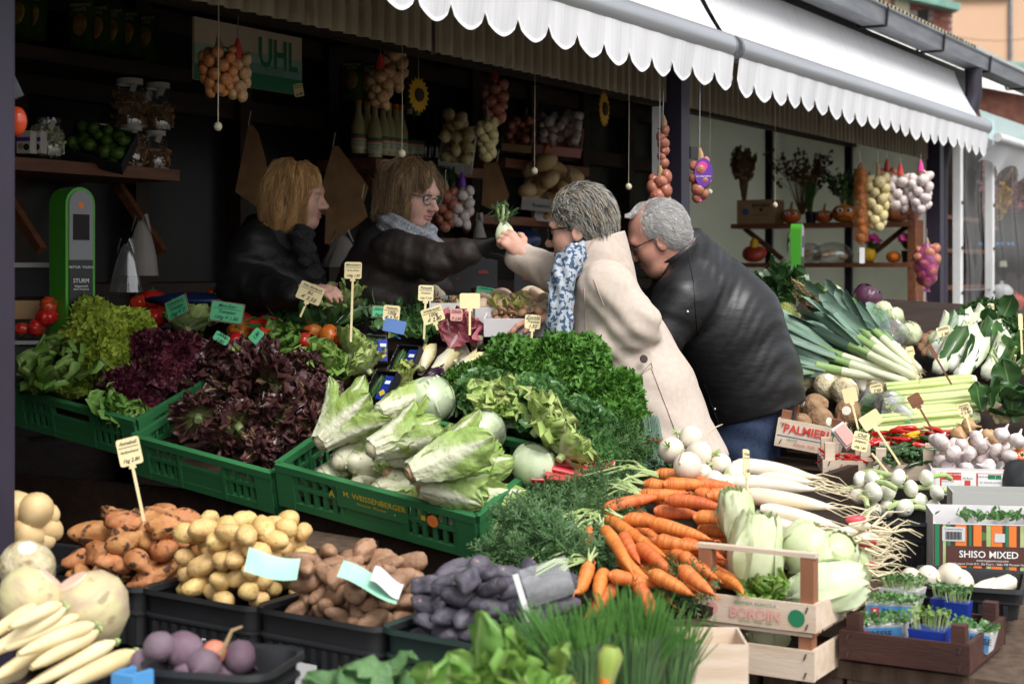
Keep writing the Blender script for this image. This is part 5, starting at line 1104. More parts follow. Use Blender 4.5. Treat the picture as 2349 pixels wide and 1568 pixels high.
for k, (x, y, l, s_, a) in enumerate(((492, 838, .1, .8, 40), (590, 832, .1, .8, 36), (530, 895, .1, .82, 44), (632, 888, .11, .85, 44), (455, 955, .06, .68, 55), (545, 975, .07, .78, 55), (640, 960, .08, .82, 52), (705, 985, .06, .74, 52), (725, 915, .08, .74, 45), (600, 1020, .03, .6, 62), (500, 1010, .02, .55, 62), (690, 850, .09, .66, 36))):
 LT.append(('oak_red', k, 'dark red oak leaf lettuce heaped in the middle green crate', x, y, l, s_, (a, k * 47)))
for k, (x, y, l, s_, kd, lb) in enumerate(((645, 800, .05, .62, 'batavia', 'bright green lettuce behind the dark red heap, left of two'), (735, 845, .06, .66, 'batavia', 'bright green lettuce behind the dark red heap, right of two'), (805, 815, .06, .6, 'oak_green', 'brownish green oak leaf lettuce beside the pea trays'), (430, 755, .07, .62, 'oak_green', 'pale green lettuce below the green tomato tag'), (845, 850, .05, .5, 'oak_green', 'small pale lettuce above the romaine heads'),
  (930, 872, .04, .5, 'endive_frisee', 'yellow curly endive below the pea trays'), (1140, 940, .13, .62, 'oak_green', 'pale frilly lettuce behind the wrapped iceberg heads'), (1235, 985, .17, .72, 'oak_green', 'pale green curly lettuce beside the parsley'), (1290, 1045, .13, .6, 'oak_green', 'pale curly lettuce above the rhubarb'), (1085, 905, .06, .5, 'endive_frisee', 'yellow green endive at the foot of the parsley'), (1262, 1092, .05, .45, 'batavia', 'small green lettuce beneath the wrapped cabbage'), (1185, 925, .12, .5, 'endive_frisee', 'yellow curly lettuce above the frilly pale ones'),
  (590, 735, .03, .55, 'endive_frisee', 'loose curly endive behind the ramson tag'), (690, 722, .02, .5, 'oak_green', 'pale loose lettuce behind the tall ramson leaves'), (800, 735, .03, .5, 'oak_green', 'whitish lettuce left of the tall price stick'))):
 LT.append((kd, k, lb, x, y, l, s_, (38 + k % 3 * 6, k * 61)))
for (kd, i, lb, x, y, l, s_, (a, rz)) in LT:
 lettuce(kd, i, kd.split('_')[0] + '_lettuce' if 'endive' not in kd else 'curly_endive', lb, PA.at(x, y, l), s_, up_cam(a, rz), group=G1 if kd == 'oak_red' else None)
for k, (x, y, l, r, n, mt, lb) in enumerate(((245, 785, .15, (.15, .13, .15), 1300, 'lollo_green', 'large frilly light green lettuce head beside the green scale'), (165, 850, .09, (.09, .09, .09), 700, 'lollo_green', 'frilly light green lettuce lower beside the big one'), (368, 835, .1, (.125, .12, .12), 1100, 'lollo_red', 'frilly dark red lettuce head next to the light green one'), (300, 900, .05, (.1, .1, .09), 800, 'lollo_red', 'frilly dark red lettuce lower in the innermost green crate'))):
 mound('frilly_lettuce', lb, 'lettuce', mt, r, PA.at(x, y + 20, l), n, .036, 80 + k, up_cam(25, k * 40), layers=2, lump=.11)
for k, (bx_, by_, tx, ty, dY, l, s_, op, lb) in enumerate(((738, 1012, 880, 880, .14, .17, 1.0, .9, 'large open romaine lettuce on top at the left of its crate'), (855, 1030, 1015, 965, .12, .19, 1.0, .6, 'romaine lettuce with brown cut butt in the middle of the pile'), (946, 1083, 1120, 1010, .1, .2, 1.05, .75, 'romaine lettuce with round brown cut butt facing out below the wrapped head'), (735, 1092, 830, 1068, .14, .06, .75, .25, 'closed romaine heart at the left rim of its crate'), (808, 1058, 895, 1090, .16, .1, .8, .25, 'closed romaine heart between two larger heads, brown butt to the left'),
  (818, 1110, 905, 1145, .14, .05, .75, .3, 'romaine heart at the front rim below the others'), (890, 1085, 935, 1140, .1, .09, .7, .25, 'romaine heart standing slantwise above the rim'), (968, 1115, 1150, 1128, .06, .13, .95, .8, 'open romaine lettuce with a broad yellow green leaf above the crate lettering'), (905, 1165, 985, 1195, .08, .03, .6, .4, 'small romaine heart just behind the crate rim, middle'), (1015, 1185, 1100, 1205, .05, .03, .62, .6, 'small romaine heart at the right corner of the crate'), (870, 945, 985, 900, .14, .14, .75, .5, 'romaine lettuce at the back, left of the large wrapped head'), (1040, 1075, 1170, 1085, .08, .14, .8, .7, 'open romaine lettuce beneath the right wrapped head'), (775, 1060, 860, 1010, .16, .1, .8, .35, 'romaine heart tucked under the large open one at the left'), (900, 1045, 990, 1020, .14, .15, .8, .4, 'romaine heart between the two middle heads'), (860, 1125, 960, 1120, .12, .06, .8, .35, 'romaine heart second from the front rim'), (1085, 1135, 1165, 1165, .05, .08, .7, .6, 'romaine leaves drooping at the right end of the crate'))):
 p = PA.at(bx_, by_, l); dist = p[1]; q = P(tx, ty, dist + dY); romaine(lb, p, along(p, q, k * .9), s_ * .84 if s_ > .9 else s_ * .95, 70 + k, 11 if op > .5 else 8, open_=op)
for (x, y, l, r, wr, lb) in ((997, 925, .07, .079, True, 'large film wrapped iceberg lettuce on top of the romaine'), (1117, 998, .07, .066, True, 'film wrapped iceberg lettuce beside the pale curly lettuce'), (1213, 1072, .06, .062, True, 'smaller film wrapped iceberg lettuce above the dill, lowest of three')):
 ball_head('iceberg_lettuce', lb, 'lettuce', 'iceberg', r, PA.at(x, y + r * 600, l - .02), (R(15), R(10), x), int(x), None, 4, wr, ruf=.05)
for k, (x, y, l, r, n, mt, lb) in enumerate(((1190, 835, .075, (.14, .12, .12), 900, 'kale', 'dark green curly parsley mound, top left part'), (1310, 835, .08, (.13, .12, .13), 900, 'kale', 'dark green curly parsley mound against the beige coat'), (1385, 912, .075, (.11, .11, .11), 800, 'kale', 'dark green curly parsley sloping down beside the coat pocket'), (1428, 985, .03, (.075, .09, .09), 520, 'kale', 'lowest curly parsley bunch beside the coat hem'), (1075, 868, .02, (.07, .07, .06), 350, 'kale', 'small curly parsley tuft beside the endives'))):
 mound('curly_parsley', lb, 'parsley', mt, r, PA.at(x, y + 30, l), n, .032, 90 + k, up_cam(20, k * 40), layers=2, lump=.1)
for k, (x, y, l, r, n, lb) in enumerate(((1120, 905, .05, (.11, .09, .09), 480, 'flat leaf parsley below the endives, left bunch'), (1225, 930, .08, (.13, .1, .1), 650, 'flat leaf parsley in the middle of the herb heap'), (1320, 985, .08, (.11, .1, .1), 560, 'flat leaf parsley above the rhubarb stalks'), (1370, 1045, .05, (.06, .07, .06), 260, 'flat leaf parsley bunch lowest, beside the dill'))):
 mound('flat_parsley', lb, 'parsley', 'parsley', r, PA.at(x, y + 20, l), n, .042, 100 + k, up_cam(25, k * 50), LB_, .8, 2, core=True)
FR = [frond(i) for i in range(6)]
def frond_heap(name, label, cat, mt, loc, r, n, ln, seed, rot=(0, 0, 0), lean=None, group=None, part='fronds'):
 t = thing(name, label, cat, loc, rot, group); q = np.random.default_rng(seed); b = B(); p, nr = mound_pts(q, n, r)
 for k in range(6):
  sel = np.arange(len(p)) % 6 == k; pp, nn = p[sel], nr[sel]
  st = q.bit_generator.state
  for gi in FR[k]:
   q.bit_generator.state = st; scatter(b, [gi], pp, nn * .6 + (lean if lean is not None else 0), ln * np.ones(len(pp)), q, tilt=.7)
 b.build(part, mt, t, smooth='all'); b = B(); b.ell((0, 0, 0), np.array(r) * .7, 12, 6); b.build('stems', mt, t); return t
frond_heap('dill_bunch', 'feathery dill bunch beside the lowest curly parsley', 'dill', 'dill', PA.at(1425, 1050, .03), (.07, .08, .08), 500, .06, 3); frond_heap('dill_bunch', 'feathery dill hanging between the parsley and the chive bundles', 'dill', 'dill', PA.at(1465, 1075, -.0), (.05, .05, .06), 300, .06, 4)
for k in range(5):
 t = thing('chive_bundle', 'bundle of blue green chives with a rubber band beside the white turnips', 'chives', PA.at(1470 + k * 15, 1060 + (k % 2) * 10, .02 + .012 * (k % 3)), (R(8), R(-50), R(75 + k * 9)), 'chive bundles'); b = B(); q = np.random.default_rng(k)
 for j in range(34): a = q.uniform(0, 6.28); r_ = .014 * math.sqrt(q.uniform()); b.tube([(0, r_ * math.cos(a), r_ * math.sin(a)), (.07, r_ * math.cos(a) * .7, r_ * math.sin(a) * .7), (.15, r_ * 1.6 * math.cos(a), r_ * 1.6 * math.sin(a))], [.002, .002, .0012], 4)
 b.build('blades', 'leek_leaf', t); b = B(); b.tube([(.07, .013 * math.cos(a), .013 * math.sin(a)) for a in np.linspace(0, 6.28, 12)], .002, 5, cap=False); b.build('rubber_band', 'red_print', t)
q = np.random.default_rng(5)
for k in range(15):
 x, y = 1345 + q.uniform(-45, 40), 1080 + q.uniform(-28, 28); p = PA.at(x, y, .065 + .025 * q.uniform()); o = thing('rhubarb_stalk', 'short red rhubarb stalk with pale cut end below the parsley', 'rhubarb', p, (R(q.uniform(-5, 5)), R(q.uniform(0, 14)), R(q.uniform(-35, 5))), 'rhubarb stalks')
 b = B(); b.tube([(-.1, 0, 0), (0, .004, .002), (.05, 0, 0)], .0125, 10, flat=.75); b.build('stalk', 'rhubarb', o); b = B(); b.tube([(.05, 0, 0), (.0515, 0, 0)], .0122, 10, flat=.75); b.build('cut_end', 'rhubarb_end', o)
for k, (x, y, az) in enumerate(((975, 822, 70), (1020, 830, 50), (1055, 805, 120), (1070, 838, 20), (1040, 812, 80), (1090, 770, 100))):
 t = thing('chicory', 'pale yellow chicory bud beside the pea trays', 'chicory', PA.at(x, y, .035), (0, R(-35), R(az)), 'chicory buds'); q = np.random.default_rng(k)
 b = B(); b.lathe([(0, -.06), (.014, -.06), (.024, -.03), (.029, .0), (.024, .035), (.012, .062), (0, .075)], 16, rot=rotm(0, R(90)), lobes=3, lamp=.05); b.build('bud', 'endive', t, smooth='all')
 for j in range(3):
  g, uv = leaf(.125, .05, 9, 6, (.3, .6, .4), .5, -.05, .02, 2, j, stemw=.4); b = B(); b.grid((g + np.array((-.06, 0, -.024))) @ np.array(Matrix.Rotation(j * 2.1 + k, 3, 'X')).T, uv=uv); b.build('leaf', 'endive', t, smooth='all')
def loose_leaves(name, label, cat, mt, loc, n, L_, W, spread, seed, rot=(0, 0, 0), el=(10, 70), ruf=.12, shape=(.25, .8, .4), curl=(.2, .9), part='leaf', nu=8, nv=6, split=True, group=None):
 t = thing(name, label, cat, loc, rot, group); q = np.random.default_rng(seed); big = B()
 for i in range(n):
  g, uv = leaf(L_ * q.uniform(.7, 1.2), W * q.uniform(.7, 1.2), nu, nv, shape, .3, q.uniform(*curl), ruf, 3, int(q.integers(1e6))); gg = put(g, q.uniform(0, 6.28), R(q.uniform(*el)), (q.normal() * spread[0], q.normal() * spread[1], abs(q.normal()) * spread[2]), q.normal() * .3)
  if split: b = B(); b.grid(gg, uv=uv); b.build(part, mt, t, smooth='all')
  else: big.grid(gg, uv=uv)
 if not split: big.build('leaves', mt, t, smooth='all')
 return t
loose_leaves('pink_radicchio', 'crumpled pink radicchio leaves behind the chicory', 'radicchio', 'radicchio_pink', PA.at(1058, 790, .065), 16, .09, .1, (.03, .03, .02), 3, up_cam(25), (15, 85), .3)
loose_leaves('yellow_radicchio', 'yellow speckled radicchio head beside the reaching hand', 'radicchio', 'castelfranco', PA.at(1165, 745, .065), 20, .1, .09, (.02, .02, .01), 4, up_cam(25), (10, 90), .2)
loose_leaves('ramson_bunch', 'long dark green ramson leaves below the slanting yellow tag', 'ramson', 'dark_leaf', PA.at(705, 758, .065), 46, .13, .035, (.06, .05, .015), 5, up_cam(15), (5, 45), .04, (.2, .6, .6))
loose_leaves('purslane_heap', 'round leaved purslane heap in front of the middle price sticks', 'salad leaves', 'parsley', PA.at(955, 765, .065), 150, .035, .035, (.06, .045, .02), 6, up_cam(20), (0, 80), .05, (.3, .6, .5), nu=5, nv=4, split=False)
loose_leaves('lambs_lettuce_heap', 'small dark salad leaves heap left of the blank tag', 'salad leaves', 'dark_leaf', PA.at(890, 735, .065), 120, .04, .02, (.06, .03, .02), 7, up_cam(20), (0, 70), .05, nu=5, nv=4, split=False)
loose_leaves('wild_herb_heap', 'fine dark herb heap behind the purslane', 'herbs', 'dark_leaf', PA.at(1000, 728, .065), 150, .05, .01, (.06, .03, .02), 8, up_cam(20), (0, 70), .02, nu=4, nv=2, split=False)
loose_leaves('chicory_greens', 'pale green and white leafy stalks behind the tall price stick', 'salad leaves', 'bleached_lettuce', PA.at(780, 720, .065), 30, .1, .05, (.06, .03, .02), 9, up_cam(20), (5, 60), .25)
loose_leaves('rocket_heap', 'loose pale rocket leaves below the seller in black', 'salad leaves', 'bleached_lettuce', PA.at(560, 722, .065), 60, .06, .025, (.08, .03, .02), 10, up_cam(20), (0, 60), .15, nu=6, nv=4, split=False)
loose_leaves('rosette_salad', 'pink and white tardivo leaves beside the slanting tag', 'radicchio', 'radicchio_pink', PA.at(790, 700, .065), 12, .06, .05, (.02, .02, .01), 11, up_cam(20), (10, 80), .2)
loose_leaves('salicornia_heap', 'dark green salicornia heap behind its green card', 'salicornia', 'dill', PA.at(860, 715, .065), 160, .06, .006, (.05, .03, .015), 12, up_cam(20), (0, 60), .0, nu=3, nv=2, split=False)
loose_leaves('asparagus_bundle', 'wild green asparagus tips behind the purslane', 'asparagus', 'pale_stem', PA.at(1030, 748, .065), 26, .07, .01, (.02, .01, .01), 13, up_cam(20), (30, 60), .0, nu=4, nv=2, split=False)
q = np.random.default_rng(11); rr_ = lambda g: (R(g.uniform(-40, 40) + 30), R(g.uniform(-40, 40)), g.uniform(0, 6.28))
for (x, y, r, k, lb) in ((350, 692, .043, 'tomato_ribbed', 'big ribbed tomato on top behind the light green lettuce'), (353, 735, .038, 'tomato_ribbed', 'big ribbed tomato below the topmost one'), (318, 700, .032, 'tomato_ribbed', 'ribbed tomato half hidden left of the topmost one'), (385, 722, .033, 'tomato_ribbed', 'ribbed tomato behind the green ox heart card'), (632, 762, .042, 'tomato_ribbed', 'flat red tomato in front of the ramson leaves'), (600, 778, .035, 'tomato_ribbed', 'flat red tomato beside the small green card'),
  (548, 765, .038, 'tomato_orange', 'flat orange tomato below the cherry tomatoes'), (578, 752, .03, 'tomato_ribbed', 'red tomato left of the flat ones'), (718, 765, .034, 'tomato_orange', 'orange tomato below the ramson leaves, left one'), (757, 774, .036, 'tomato_orange', 'greenish orange tomato beside the tall price stick'), (790, 782, .03, 'tomato_ribbed', 'red ribbed tomato at the foot of the tall price stick'), (700, 785, .026, 'tomato', 'small red tomato in front of the orange ones'), (535, 785, .03, 'tomato', 'red tomato beside the oak leaf lettuce'), (610, 745, .03, 'tomato_ribbed', 'red tomato behind the flat one'), (665, 768, .028, 'tomato', 'red tomato between the flat and the orange ones'), (560, 738, .026, 'tomato', 'red tomato right of the large green card')):
 o = link('tomato', MV[k][int(x) % 3], None, PA.at(x, y - 4, .085), rr_(q), r * 1.12); tag(o, lb, 'tomato')
for i, (x, y, z, r) in enumerate(heap(38, rect(-.13, .13, -.07, .07), .017, seed=3)):
 p = PA.at(500, 745, .01); o = link('cherry_tomato', MV['tomato'][i % 3], None, (p[0] + x, p[1] + y, PA.z(p[0] + x, p[1] + y) + z + .075), rr_(q), r * 1.15); tag(o, 'small red vine tomato behind the green tomato card', 'tomato', 'cherry tomatoes')
t = thing('tomato_vines', 'thin green vines running over the cherry tomatoes', 'vine', PA.at(500, 740, .115))
for k in range(8): b = B(); x = -.12 + k * .03; b.tube([(x, -.05, .0), (x + .03, 0, .02), (x + .06, .05, .005)], .002, 5); b.build('vine', 'calyx', t)
film('tray_film', (.97, .97, .97), .08, .1)
for (x, y, rz, lb) in ((857, 808, 8, 'film wrapped tray of sugar peas with blue label, left one'), (932, 832, -28, 'film wrapped tray of sugar peas lying slanted, right one'), (880, 893, -35, 'half hidden tray of peas with blue label below the endive')):
 t = thing('pea_tray', lb, 'tray', PA.at(x, y, .05), (R(52), R(2), R(rz))); b = B(); b.box((0, 0, 0), (.085, .11, .012));
 for (cx, cy, w_, h_) in ((-.042, 0, .005, .11), (.042, 0, .005, .11), (0, -.054, .085, .005), (0, .054, .085, .005)): b.box((cx, cy, .012), (w_, h_, .024))
 b.build('tray_shell', 'black_plastic', t); q2 = np.random.default_rng(int(x))
 for k in range(9): b = B(); b.ell((-.03 + k * .0075, q2.normal() * .004, .014 + .004 * (k % 2)), (.008, .04, .004), 8, 6, rotm(0, R(q2.uniform(-30, 30)), R(q2.uniform(-12, 12)))); b.build('pea_pod', 'parsley', t)
 b = B(); b.box((0, 0, .027), (.084, .108, .001)); b.build('cling_film', 'tray_film', t); b = B(); b.box((.028, -.01, .029), (.03, .088, .001)); lbp = b.build('label', 'blue_plastic', t); b = B(); b.box((.028, -.03, .0298), (.018, .02, .0006), rotm(0, 0, R(45))); b.build('emblem', 'yellow_print', lbp); b = B(); b.box((.03, .01, .0298), (.02, .012, .0006)); b.build('barcode_patch', 'white_print', lbp)
for k in range(5): b = B(); b.ell((0, 0, 0), (.035, .011, .011), 12, 8); b.tube([(.033, 0, 0), (.045, 0, .004), (.055, .004, .004)], [.004, .003, .002], 5); tag(b.build('baby_aubergine', 'aubergine', None, PA.at(985 + k * 9, 862 - (k % 2) * 10, .03 + .008 * (k % 2)), (0, R(-20), R(20 + k * 25)), smooth='all'), 'tiny dark purple aubergine between pea tray and parsley', 'aubergine', 'baby aubergines')
MP = Plane(P(960, 735, 5.35), P(1260, 770, 5.2), P(1100, 680, 5.75))
for (x0, y0, L_, D, rz, mt, kinds, lb) in ((985, 735, .26, .17, 3, 'card_white', 'mushroom_brown', 'blue edged box of brown button mushrooms at the back of the display'), (1090, 745, .3, .2, 0, 'card_white', 'mushroom', 'box of pale oyster mushrooms in front of the fennel'), (1110, 772, .24, .12, -3, 'card_white', 'mushroom_brown', 'low box of small brown mushrooms behind the yellow radicchio')):
 p = MP.at(x0, y0); card_box(lb, L_, D, .06, p, (R(8), 0, R(rz)), mt)
 for i, (x, y, z, r) in enumerate(heap(34 if kinds == 'mushroom' else 40, rect(.02, L_ - .02, .02, D - .02), .021 if kinds == 'mushroom' else .015, seed=int(x0))):
  o = link('mushroom', MV[kinds][i % 3], None, Vector(p) + Euler((R(8), 0, R(rz))).to_matrix() @ Vector((x, y, z + .02)), (R(q.uniform(-60, 60)), R(q.uniform(-60, 60)), q.uniform(0, 6)), r * (1.25 if kinds == 'mushroom' else 1.05)); tag(o, {'mushroom': 'pale beige oyster mushroom in the box before the fennel', 'mushroom_brown': 'small brown mushroom in ' + ('the blue edged box' if x0 < 1000 else 'the low box behind the yellow radicchio')}[kinds], 'mushroom', 'mushrooms in ' + lb.split(' of ')[0] + str(x0))
for (x, y, r_, k) in ((1145, 690, .05, 0), (1185, 700, .045, 1), (1235, 695, .055, 2), (1215, 680, .04, 3), (1160, 710, .04, 1), (1250, 720, .05, 0)):
 o = link('oyster_mushroom', MV['mushroom'][k], None, MP.at(x, y, .05), (R(40 + 10 * k), R(20 * k - 30), k), r_); tag(o, 'large pale oyster mushroom lying above the boxes by the sleeve', 'mushroom', 'large oyster mushrooms')
t = thing('fennel', 'white fennel bulb with green fronds held up between two hands', 'fennel', P(1160, 563, 5.36), (R(5), R(-6), 0)); b = B(); b.lathe([(0, -.012), (.02, -.01), (.032, .015), (.034, .04), (.026, .062), (.014, .078), (.01, .085)], 20, lobes=5, lamp=.06, sy=.8); b.build('bulb', 'fennel', t, smooth='all')
for k in range(4): a = k * 1.6; b = B(); b.tube([(0, 0, .06), (.008 * math.cos(a), .006 * math.sin(a), .09), (.02 * math.cos(a) + .004, .015 * math.sin(a), .115 + .008 * k)], [.008, .007, .005], 8); b.build('stalk', 'pale_stem', t)
q2 = np.random.default_rng(8); b = B(); pp = np.c_[q2.normal(size=70) * .014 + .003, q2.normal(size=70) * .012, q2.uniform(.09, .135, 70)]
for gi in FR[0] + FR[3]: scatter(b, [gi], pp, np.array([[0, 0, 1.]] * 70), .03, np.random.default_rng(2), tilt=.9)
b.build('fronds', 'carrot_green', t, smooth='all')
GT = None
price_tag('yellow tag reading Neu Bärlauch on a slanting stick', 712, 672, 5.25, ['Neu Bärlauch', 'Bd.', '€ 3.50'], R(22), .085, .062, .06)
price_tag('tall yellow tag reading Mönchsbart at the top of its stick', 810, 620, 5.1, ['Mönchsbart', 'Barba-di-frate', '100g 1.50'], R(1), .056, .055, .21)
price_tag('yellow tag reading Feldsalat', 898, 718, 5.05, ['Feldsalat', '100g', '€ 2.20'], R(5), .054, .05, .06); price_tag('yellow tag reading Portulak Postelein', 977, 672, 5.15, ['Portulak', '-Postelein-', '100g € 2.20'], R(2), .05, .052, .13)
price_tag('yellow tag reading Wildkräuter leaning left', 993, 722, 5.0, ['Wildkräuter', '100g', '€ 2.80'], R(-18), .07, .05, .03); price_tag('blank yellow tag turned away beside the mushrooms', 1078, 690, 5.05, [''], R(0), .066, .05, .09); price_tag('small yellow tag before the reaching hand', 1222, 738, 4.98, ['Zucolo', 'Treviso', '1.50'], R(4), .05, .045, .05)
price_tag('green card reading Ochsenherz Tomaten', 405, 705, 5.2, ['Ochsenherz-', 'Tomaten', '1kg € 7'], R(-22), .085, .06, .0, R(-25), 'tag_green', 0, True); price_tag('green card reading Mini-Eier-Tomaten', 520, 716, 5.2, ['Mini-Eier-', 'Tomaten', '100g € 1.80'], R(8), .105, .062, .0, 0, 'tag_green', 0, True)
price_tag('small green card at the foot of the cherry tomatoes', 508, 775, 5.0, ['500g', '2.80'], R(30), .05, .03, 0, 0, 'tag_green'); price_tag('small green pointed card beside the flat tomatoes', 588, 770, 5.0, ['1.80'], R(-50), .045, .035, 0, 0, 'tag_green'); price_tag('green card reading Salicornia', 870, 715, 5.2, ['Salicornia', 'Fädli'], R(4), .045, .035, 0, 0, 'tag_green', 0, True)
price_tag('green card reading Pfifferlinge on the mushroom box', 1120, 668, 5.5, ['Austernpilze', '100g 1.80'], R(10), .08, .045, 0, 0, 'tag_green', R(-50), True); price_tag('pink card among the mushroom boxes', 1047, 722, 5.15, ['Kräuter', '€ 2.50'], R(3), .04, .04, 0, 0, 'salmon_print')
b = B(); b.box((0, 0, 0), (.07, .002, .05), rotm(R(-35), R(12))); b.tube([(0, 0, -.03), (.02, -.01, -.04)], .002, 4); t = tag(b.build('booklet', 'blue_print', None, P(905, 748, 5.0)), 'blue picture booklet lying behind the purslane', 'booklet')
# front tables: potatoes at the left
TB = thing('potato_table', 'low dark table under the black potato crates', 'table', S(-3.35, 0, 0), (0, 0, ANG))
b = B(); b.box((.22, -.5, .5), (.75, 2.3, .04)); b.build('table_top', 'trestle_wood', TB)
for (x, y) in ((-.1, .5), (.5, .5), (-.1, -1.5), (.5, -1.5)): b = B(); b.box((x, y, .24), (.06, .06, .48)); b.build('leg', 'trestle_wood', TB)
q = np.random.default_rng(21); RT = lambda g: (g.uniform(0, 6.28), R(g.uniform(-25, 25)), g.uniform(0, 6.28))
CRD = (('potato_earthy', 'earthy orange brown potato in the black crate below the leaning tag', 'black crate of earthy brown potatoes below the leaning tag', -.225, 'black_plastic', .029, 44), ('potato_yellow', 'smooth yellow potato in the black crate with the mint card', 'black crate of yellow potatoes with the mint card', .119, 'black_plastic', .0245, 84),
 ('potato_brown', 'small reddish brown potato in the black crate with white label', 'black crate of small brown potatoes with a white label', .463, 'black_plastic', .0205, 92), ('potato_violet', 'dark violet potato in the dark green crate', 'dark green crate of violet potatoes at the right end of the row', .808, 'darkgreen_plastic', .0235, 70))
for k, (kd, lb, clb, v_, mt, r, n) in enumerate(CRD):
 z0 = .665 - .006 * k; base = S(-3.336, -v_, z0)
 c = tray(clb, mt, .34, .31, .15, base, (0, R(1.5), NANG), group='potato crates in a row')
 b_ = tray('black crate stacked below the ' + clb.split(' of ')[1].split(' with')[0].split(' at')[0].split(' below')[0] + ' crate', 'black_plastic', .335, .305, .128, base + Vector((0, 0, -.131)), (0, R(1.5), NANG), name='lower_crate', group='crates stacked underneath')
 Mx = Matrix.Translation(base) @ Euler((0, R(1.5), NANG)).to_matrix().to_4x4()
 if kd == 'potato_brown': print_on(c, [('r', .13, .015, .1, .062, 'paper'), ('t', 'LAB', .1, .035, .014, 'ink'), ('t', 'Kartoffeln 10 kg', .13, .01, .008, 'ink')], -.012)
 if kd == 'potato_yellow': print_on(c, [('t', 'T-F', .19, .05, .03, 'white_print', .01)], -.012)
 fl = lambda x, y: .085 + .05 * math.exp(-((x - .17) ** 2 + (y - .17) ** 2) / .02)
 for i, (x, y, z, rr) in enumerate(heap(n, rect(.055, .285, .055, .27, .3), r, fl, 10, 31 + k)):
  o = link('potato', MV[kd][int(q.integers(6))], None, Mx @ Vector((x, y, z)), RT(q), rr * .97); tag(o, lb, 'potato', 'potatoes: ' + kd.split('_')[1])
for i, (x, y, r) in enumerate(((45, 1195, .05), (75, 1175, .045), (105, 1180, .03), (60, 1225, .045), (110, 1215, .03), (40, 1165, .04), (90, 1235, .035))):
 o = link('potato', MV['potato_pale'][i % 6], None, P(x, y, 3.62 - .03 * (i % 2)), RT(q), r); tag(o, 'large pale potato beside the dark post at the left edge', 'potato', 'pale potatoes at the left edge')
tray('black crate of pale potatoes behind the left post', 'black_plastic', .34, .3, .15, S(-3.33, .57, .66), (0, 0, NANG))
price_tag('yellow tag on a leaning stick above the earthy potatoes', 297, 1035, 3.74, ['Annabell', 'festkochend', '1kg 2.80'], R(-14), .056, .066, .14)
t = thing('price_card', 'bent mint green price card lying on the yellow potatoes', 'price card', P(628, 1294, 3.42), (R(-52), R(10), R(6))); g = np.array([[(x, .012 * math.sin(x * 30 + 1) + .004 * z / .04, z + .1 * x * (1 if z < 0 else .3)) for z in np.linspace(-.036, .036, 6)] for x in np.linspace(-.06, .055, 10)]); b = B(); b.grid(g); c_ = b.build('card', 'tag_mint', t, smooth='all')
t = thing('price_card', 'curled white and mint card lying on the brown potatoes', 'price card', P(848, 1334, 3.36), (R(-62), R(14), R(-4))); g = np.array([[(x, .016 * math.sin(x * 26), z) for z in np.linspace(-.028, .028, 5)] for x in np.linspace(-.068, .068, 10)]); b = B(); b.grid(g); b.build('card', 'tag_mint', t, smooth='all'); b = B(); b.grid(g * np.array((.5, 1, .9)) + np.array((.036, -.006, .006))); b.build('paper_sheet', 'paper', t, smooth='all')
def celeriac(label, loc, r, seed, mt='celeriac', rot=(0, 0, 0), cut=None, group=None, kn=1.0):
 t = thing('celeriac', label, 'celeriac', loc, rot, group); q = np.random.default_rng(seed); f = F(); f.ell((0, 0, 0), (r, r * .96, r * .9), .02 * r / .06)
 for k in range(9): a, zz = q.uniform(0, 6.28), q.uniform(-.9, -.2); s_ = math.sqrt(1 - zz * zz); f.ell((r * .85 * s_ * math.cos(a), r * .85 * s_ * math.sin(a), r * .85 * zz), np.array((1, 1, 1)) * r * q.uniform(.15, .3) * kn, r * .2)
 f.post = lambda X, d: d + r * .02 * np.sin(X[..., 0] * 55 / r * .06) * np.sin(X[..., 1] * 60 / r * .06) * np.sin(X[..., 2] * 50 / r * .06)
 v, fa = f.surf((-r * 1.35,) * 3, (r * 1.35,) * 3, r / 15); b = B(); b.add(v, fa); b.build('root', mt, t, smooth='all')
 b = B(); b.lathe([(0, r * .9), (r * .3, r * .89), (r * .34, r * .84)], 12); b.build('top_cut', 'cut_white', t); return t
celeriac('knobbly pale celeriac at the left edge above the white carrots', P(62, 1298, 3.15), .056, 3, 'celeriac', (R(30), R(10), 0), kn=1.4)
def swede(label, loc, r, rot):
 t = thing('swede', label, 'swede', loc, rot); b = B(); pr = [(0, -r * 1.05), (r * .3, -r * .95), (r * .75, -r * .6), (r * .98, -.1 * r), (r * .96, .3 * r), (r * .75, .66 * r), (r * .42, .84 * r)]; b.lathe(pr, 24, lobes=2, lamp=.03); b.build('root', 'swede', t, smooth='all')
 b = B(); b.lathe([(r * .42, .835 * r), (r * .4, .87 * r), (0, .88 * r)], 20); b.build('top_cut', 'rhubarb_end', t)
swede('large yellowish swede with pinkish cut top behind the white carrots', P(205, 1398, 3.08), .08, (R(12), R(-28), 0)); swede('greyish swede partly hidden left of the large one', P(70, 1375, 3.05), .066, (R(-10), R(40), 0))
